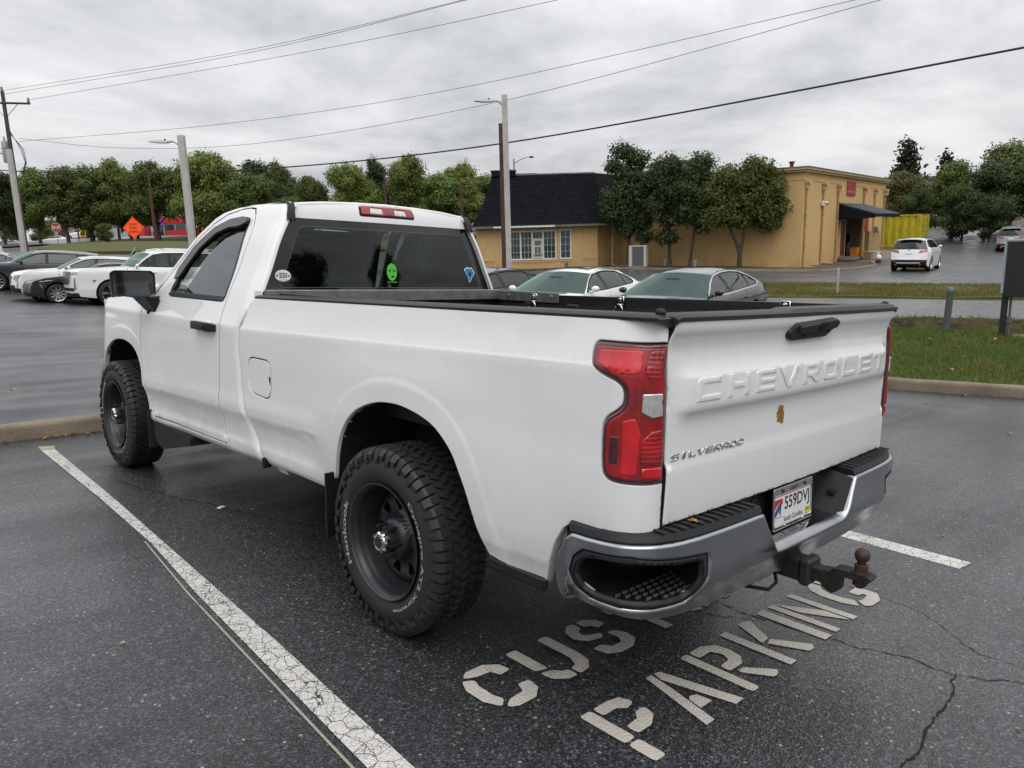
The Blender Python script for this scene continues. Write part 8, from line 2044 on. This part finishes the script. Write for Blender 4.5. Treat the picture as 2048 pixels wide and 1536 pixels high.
lot_lamp(22.25, 23.84, -.35, 8.25, (-.76, .69), 'grey square lamp pole standing in front of the mansard building')
lot_lamp(10.6, 31.8, -1.0, 7.25, (-.76, .70), 'pale square lamp pole rising behind the cab door window', .27)
lot_lamp(10.43, 63.45, 1.2, 7.45, (-.67, .61), 'pale lamp pole pressed against the leaning utility pole at the left', .30)
def wood_pole(x, y, z0, z1, label, r=.13, mat='pole_red', cross=None):
 o = pole_thing('wooden_pole', x, y, z0 - .4, label, 'pole', 'plain wooden poles'); q = MB(); q.tube([(0, 0, 0), (0, 0, z1 - z0 + .4)], [r * 1.15, r * .85], 9); q.build('pole', M[mat], o, smooth=True)
 if cross:
  c = MB(); c.tube([Vector((0, 0, z1 - z0 + .2)) + Vector(cross[0]), Vector((0, 0, z1 - z0 + .2)) + Vector(cross[1])], .06, 5); c.build('arm', M[mat], o)
 return o
wood_pole(27.64, 29.92, -.5, 7.75, 'reddish brown pole just left of the grey lamp pole', .14)
wood_pole(28.05, 87.44, 1.3, 9.74, 'brown pole rising right of the orange road work sign', .15)
wood_pole(33.4, 138.7, 2.3, 9.5, 'thin dark pole in front of the white pickup', .12, 'pole_wood')
wood_pole(34.95, 130.2, 2.2, 7.1, 'thin dark pole before the grey building', .11, 'pole_wood')
wood_pole(26.5, 152.5, 3.2, 8.8, 'brown pole at the far left under the trees', .15)
wood_pole(46.9, 105.0, 2.3, 10.1, 'brown pole behind the curved front of the cab roof', .14, 'pole_red', ((-.25, .25, -.2), (.25, -.25, -.2)))
wood_pole(55.9, 82.7, 2.5, 9.95, 'short brown pole with a small crossarm above the cab roof', .15, 'pole_red', ((-.6, .56, 0), (.6, -.56, 0)))
wood_pole(56.35, 67.9, 1.4, 7.9, 'brown pole with a side arm left of the mansard roof', .13, 'pole_red', ((0, 0, -1.1), (1.5, -1.65, -1.1)))
def cobra(x, y, z0, h, arm, label):
 o = pole_thing('street_lamp', x, y, z0, label, 'street lamp', 'cobra head street lamps'); q = MB(); q.tube([(0, 0, 0), (0, 0, h)], [.10, .06], 8); q.build('pole', M['dk_metal'], o, smooth=True)
 d = Vector((arm[0], arm[1], 0)); a = MB(); a.tube([(0, 0, h - .5), Vector((0, 0, h - .1)) + d * .35, Vector((0, 0, h + .15)) + d * .75], .04, 6); a.build('arm', M['dk_metal'], o, smooth=True)
 hd_ = MB(); hd_.sphere(Vector((0, 0, h + .15)) + d * .95, .32, 10, 6, (1.0, 1.0, .35)); hd_.build('lamp_head', M['dk_metal'], o, smooth=True); return o
cobra(47.8, 104.1, 2.2, 9.9, (-1.3, 1.2), 'cobra head street lamp over the front of the cab roof')
cobra(58.0, 60.5, .5, 9.3, (1.5, -1.4), 'street lamp head showing over the mansard roof')
# wires: each a cable through measured points
def catmull3(P, n=10):
 P = [Vector(p) for p in P]; out = []
 for i in range(len(P) - 1):
  p0 = P[i - 1] if i else P[0] * 2 - P[1]; p1, p2 = P[i], P[i + 1]; p3 = P[i + 2] if i + 2 < len(P) else P[-1] * 2 - P[-2]
  for k in range(n):
   t = k / n; out.append(.5 * (2*p1 + (p2-p0)*t + (2*p0-5*p1+4*p2-p3)*t*t + (3*p1-p0-3*p2+p3)*t**3))
 out.append(P[-1]); return out
def wire(P, r, label, name='overhead_wire'):
 q = MB(); q.tube(catmull3(P, 12), r, 5); o = q.build(name, M['cable'], None, smooth=True); tag(o, label, 'wire', 'overhead wires'); return o
wire([(11.59, 67.88, 13.42), (19.44, 44.11, 12.98), (23.36, 27.8, 12.94), (24.3, 21.31, 12.92), (25.4, 12, 12.95)], .013, 'thin overhead wire, topmost of the lines leaving the utility pole')
wire([(11.6, 67.8, 13.15), (19.42, 44.09, 12.81), (23.36, 27.8, 12.9), (24.29, 21.3, 12.88), (25.4, 12, 12.9)], .013, 'thin overhead wire second from the top, close under the topmost line')
wire([(12.82, 66.51, 12.66), (21.53, 40.63, 12.55), (25.92, 23.87, 12.52), (27.33, 16.97, 12.64), (28.5, 8, 12.8)], .013, 'overhead wire leaving the right end of the crossarm')
wire([(12.01, 67.58, 9.7), (20.5, 50.0, 9.55), (26.96, 33.41, 9.97), (31.83, 12.28, 10.97), (33.02, 5.68, 11.42)], .013, 'overhead wire from the middle of the utility pole, upper of the middle pair')
wire([(12.05, 67.61, 9.92), (16.84, 59.4, 8.69), (21.39, 46.52, 8.01), (27.52, 29.79, 8.89), (31.5, 11.11, 10.65), (31.74, 5.39, 11.08)], .013, 'sagging twisted wire from the middle of the utility pole, lower of the pair')
wire([(9.67, 74.39, 8.09), (15.74, 62.79, 7.08), (21.6, 47.29, 6.42), (27.26, 29.41, 6.61), (29.46, 5.16, 7.51), (29.66, .85, 7.78)], .042, 'thick black overhead cable crossing low behind the lamp poles', 'overhead_cable')
wire([(11.3, 67.9, 9.2), (4, 75, 9.0), (-4, 82, 9.4)], .013, 'overhead wire running left from the utility pole')
# signs
sg = pole_thing('stop_sign', 14.2, 69.7, 1.40, 'red octagonal stop sign on a thin post at the lawn edge', 'stop sign')
FM_ = lambda o_, z: Matrix.Translation((0, 0, z)) @ frame_M((0, 0, 0), (CR.x, CR.y, 0), (0, 0, 1))
q = MB(); q.tube([(0, 0, -.3), (0, 0, 1.95)], .035, 6); q.build('post', M['steel_dirty'], sg)
oc = [(.412 * math.cos(math.radians(22.5 + 45 * k)), .412 * math.sin(math.radians(22.5 + 45 * k))) for k in range(8)]
mm_ = FM_(sg, 1.82)
M['sign_red'] = simple('sign_red', (.42, .015, .025), .45, var=.08); M['sign_orange'] = simple('fluorescent_orange', (.86, .085, .012), .5, var=.05, emis=(1.0, .09, .01), estr=.25)  # orange is also given a weak glow, though the sign is no lamp
q = MB(); q.prism(oc, .0, .012, mm_); so = q.build('sign_border', M['white_pl'], sg)
q = MB(); q.prism([(a * .93, b_ * .93) for a, b_ in oc], .0125, .016, mm_); q.build('sign_plate', M['sign_red'], sg)
vs, fs = fit_text('STOP', .62, .27, bold=.03); mesh_obj('sign_letters', [mm_ @ Vector((x, y, .019)) for x, y, z in vs], fs, M['white_pl'], sg)
rs = pole_thing('road_work_sign', 13.02, 46.95, 1.05, 'orange diamond sign reading ROAD WORK AHEAD standing on the lawn', 'road sign')
mm_ = FM_(rs, 1.62)
dm = rounded([(0, -.665), (.665, 0), (0, .665), (-.665, 0)], .05, 3); q = MB(); q.prism(dm, 0, .01, mm_); q.build('sign_plate', M['sign_orange'], rs)
panel('sign_border', rounded([(0, -.63), (.63, 0), (0, .63), (-.63, 0)], .05, 3), lambda a, b_: tuple(mm_ @ Vector((a, b_, .014))), M['black_text'], rs, holes=[rounded([(0, -.605), (.605, 0), (0, .605), (-.605, 0)], .05, 3)], step=.2, rr=0, lip=0)
for txt, w_, z in (('ROAD', .46, .22), ('WORK', .46, 0.0), ('AHEAD', .56, -.22)):
 vs, fs = fit_text(txt, w_, .14, bold=.01); mesh_obj('sign_letters', [mm_ @ Vector((x, y + z, .016)) for x, y, _z in vs], fs, M['black_text'], rs)
q = MB(); q.tube([(0, 0, 0), (0, 0, .98)], .03, 6); q.tube([(-.5, -.4, 0), (0, 0, .5)], .02, 5); q.tube([(.5, .4, 0), (0, 0, .5)], .02, 5); q.build('sign_stand', M['steel_dirty'], rs)
# right hand verge: bollard, thin posts, the back of a cabinet sign
bo = pole_thing('bollard', 13.43, 2.24, gz(13.43, 2.24) + .02, 'grey round topped bollard at the back of the grass verge', 'bollard')
q = MB(); q.lathe([(.062, -.1), (.062, .86), (.066, .87), (.066, .90), (.055, .94), (.03, .965), (.001, .972)], 16); q.build('post', simple('bollard_grey', (.10, .115, .12), .5, var=.25, vscale=5), bo, smooth=True); bo.rotation_euler = (math.radians(1), math.radians(2.2), 0)
tp = pole_thing('marker_post', 24.15, 9.02, gz(24.15, 9.02), 'thin grey marker post in the grass strip beyond the road', 'post')
q = MB(); q.lathe([(.045, -.1), (.045, .93), (.03, .97), (.001, .98)], 10); q.build('post', M['lamp_grey'], tp, smooth=True)
cs = pole_thing('cabinet_sign', 13.72, 1.37, gz(13.72, 1.37) + .04, 'black backed cabinet sign on a square black post at the right edge', 'sign'); cs.rotation_euler = (0, 0, faceang - math.radians(25))
q = MB(); q.box((0, 0, .42), (.10, .10, .95), bev=.006); q.build('post', M['black_trim'], cs)
q = MB(); q.box((.18, 0, 1.32), (.44, .20, 1.0), bev=.006); q.build('cabinet', M['black_trim'], cs)
q = MB(); q.box((-.055, .06, 1.33), (.03, .16, .90), bev=.004); q.box((.425, .06, 1.33), (.03, .16, .90), bev=.004); q.build('sign_face', simple('pale_blue_face', (.42, .48, .54), .5), cs)
q = MB(); q.box((.18, 0, 1.835), (.46, .22, .03)); q.build('cabinet_cap', M['flash'], cs)
q = MB(); q.tube([(.11, .10, -.05), (.11, .10, .86)], .022, 8); q.box((.11, .09, .38), (.07, .06, .12)); q.build('conduit', M['flash'], cs, smooth=True)
q = MB(); q.tube([(.30, -.108, 1.35), (.31, -.112, 1.62)], .010, 5); q.build('latch', M['steel_dirty'], cs)
# pole seen only as a reflection in the rear window
rp = pole_thing('utility_pole', -2.0, -30.0, gz(-2, -30), 'wooden utility pole behind the photographer, out of the picture', 'utility pole')
q = MB(); q.tube([(0, 0, 0), (0, 0, 10.5)], [.18, .12], 8); q.build('pole', M['pole_wood'], rp); q = MB(); q.tube([(-1.3, 0, 9.8), (1.3, 0, 9.8)], .07, 4); q.build('crossarm', M['pole_wood'], rp)
# ================================================================ leaves and litter
def leaf_mesh(size, curl, rng, lobed=True):
 pts = [(0, -.5), (.16, -.36), (.46, -.34), (.34, -.12), (.5, .08), (.26, .12), (.20, .34), (.04, .5), (-.14, .32), (-.40, .30), (-.30, .06), (-.48, -.14), (-.24, -.24), (-.14, -.40)]
 V = [(0, 0, curl * .0)];
 for x, y in pts:
  j = rng.uniform(.85, 1.12); x, y = x * j, y * j; V.append((x * size, y * size, curl * size * (x * x * 1.6 - y * y * .8 + rng.uniform(-.08, .12)) + .002))
 n = len(pts); F = [(0, 1 + i, 1 + (i + 1) % n) for i in range(n)]
 s = size; B = len(V); V += [(-.012 * s, -.5 * s, .004), (.012 * s, -.5 * s, .004), (.03 * s, -.95 * s, .012), (.015 * s, -.95 * s, .012)]; F.append((B, B + 1, B + 2, B + 3))
 return V, F
def leaf_m(name, a, b):
 t = NT(name); c = t.coord('Object'); n = t.noise(c, 45, 5, .7); t.bsdf(t.mix(t.ramp(n, (.35, 0.0), (.65, 1.0)), a, b), .6, spec=.3); return t.mat
M['leaf_gold'] = leaf_m('golden_dead_leaf', (.42, .22, .05), (.20, .085, .022)); M['leaf_brown'] = leaf_m('brown_dead_leaf', (.20, .085, .03), (.10, .045, .02)); M['leaf_tan'] = leaf_m('pale_dead_leaf', (.40, .30, .16), (.28, .18, .08))
rng = random.Random(3)
def leaf(name, Mx, size, mat, label, curl=.35, group=None):
 V, F = leaf_mesh(size, curl, rng); o = mesh_obj(name, [Mx @ Vector(v) for v in V], F, M[mat]); tag(o, label, 'leaf', group); return o
p = LOT @ (Vector(tg_map(-.165, 1.045)) + Vector((0, -.004, 0)))
leaf('fallen_leaf', frame_M(p, LOT.to_3x3() @ Vector((.95, 0, .28)), LOT.to_3x3() @ Vector((-.25, 0, -.95))), .080, 'leaf_gold', 'yellow brown lobed leaf stuck to the tailgate', .12)
p = LOT @ Vector((-.74, -1.295, .765)); leaf('fallen_leaf', frame_M(p, LOT.to_3x3() @ Vector((.8, .5, 0)), LOT.to_3x3() @ Vector((-.5, .8, .1))), .035, 'leaf_gold', 'small orange leaf lying on the ribbed bumper step', .3)
GL_ = 'dead leaves scattered on the asphalt'
lots = [(-1.9, 7.9), (-2.6, 8.2), (-.9, 8.0), (-1.7, 6.6), (-2.2, 10.5), (-1.3, 9.4), (.2, -2.05), (-1.15, .35), (-1.9, .6), (-2.05, -.5), (-1.8, -.9), (-2.3, -.35), (-.75, 1.9), (1.2, -1.9), (1.05, -1.25), (.55, -2.2), (8.0, -.2), (7.7, -1.1), (6.2, -.6), (5.1, .3), (3.2, -.9), (2.2, -1.2), (7.4, .6), (-3.5, 2.6), (-2.8, 1.9)]
for k, (x, y) in enumerate(lots):
 a = rng.uniform(0, 6.28); m3 = LOT @ Matrix.Translation((x, y, .006)) @ Matrix.Rotation(a, 4, 'Z')
 leaf('fallen_leaf', m3, rng.uniform(.016, .028) if y < 3 and x < 4 else rng.uniform(.06, .10), ('leaf_gold', 'leaf_brown', 'leaf_tan')[k % 3], 'dead leaf lying on the wet asphalt', .3, GL_)
GK = 'dead leaves gathered along the kerbs'
for k in range(34):
 if k < 16: x = rng.uniform(-1.35, -.55) if k < 12 else rng.uniform(-1.9, -1.4); y = 4.93 - abs(rng.gauss(.03, .06)) - .01; m3 = LOT @ Matrix.Translation((x, y, .006 + rng.random() * .015)) @ Matrix.Rotation(rng.uniform(0, 6.28), 4, 'Z') @ Matrix.Rotation(rng.uniform(-.4, .4), 4, 'X')
 else:
  u = rng.random(); x = 8.05 + (8.9 - 8.05) * (1 - u); y = 1.5 - 2.2 * (1 - u); x -= .02 + rng.random() * .25; m3 = Matrix.Translation((x, y, gz(x, y) + .008)) @ Matrix.Rotation(rng.uniform(0, 6.28), 4, 'Z')
 leaf('fallen_leaf', m3, rng.uniform(.025, .06), ('leaf_brown', 'leaf_gold', 'leaf_brown')[k % 3], 'brown dead leaf lying against a kerb', .4, GK)
GV = 'dead leaves on the grass verge'
for k in range(18):
 x = rng.uniform(9.3, 13.0); y = rng.uniform(-.5, 2.4)
 if not np_inside(np.array([(x, y)]), ISLE)[0]: continue
 m3 = Matrix.Translation((x, y, gz(x, y) + .17)) @ Matrix.Rotation(rng.uniform(0, 6.28), 4, 'Z') @ Matrix.Rotation(rng.uniform(-.5, .5), 4, 'X'); leaf('fallen_leaf', m3, rng.uniform(.07, .13), ('leaf_gold', 'leaf_tan', 'leaf_brown')[k % 3], 'dead leaf lying on the grass verge', .4, GV)
pp_ = MB(); pp_.box((-.88, 2.06, .008), (.045, .03, .008), rz=.4, bev=.002); o = pp_.build('paper_scrap', M['white_pl']); o.matrix_world = LOT; tag(o, 'tiny white scrap of paper on the asphalt beside the truck', 'litter')
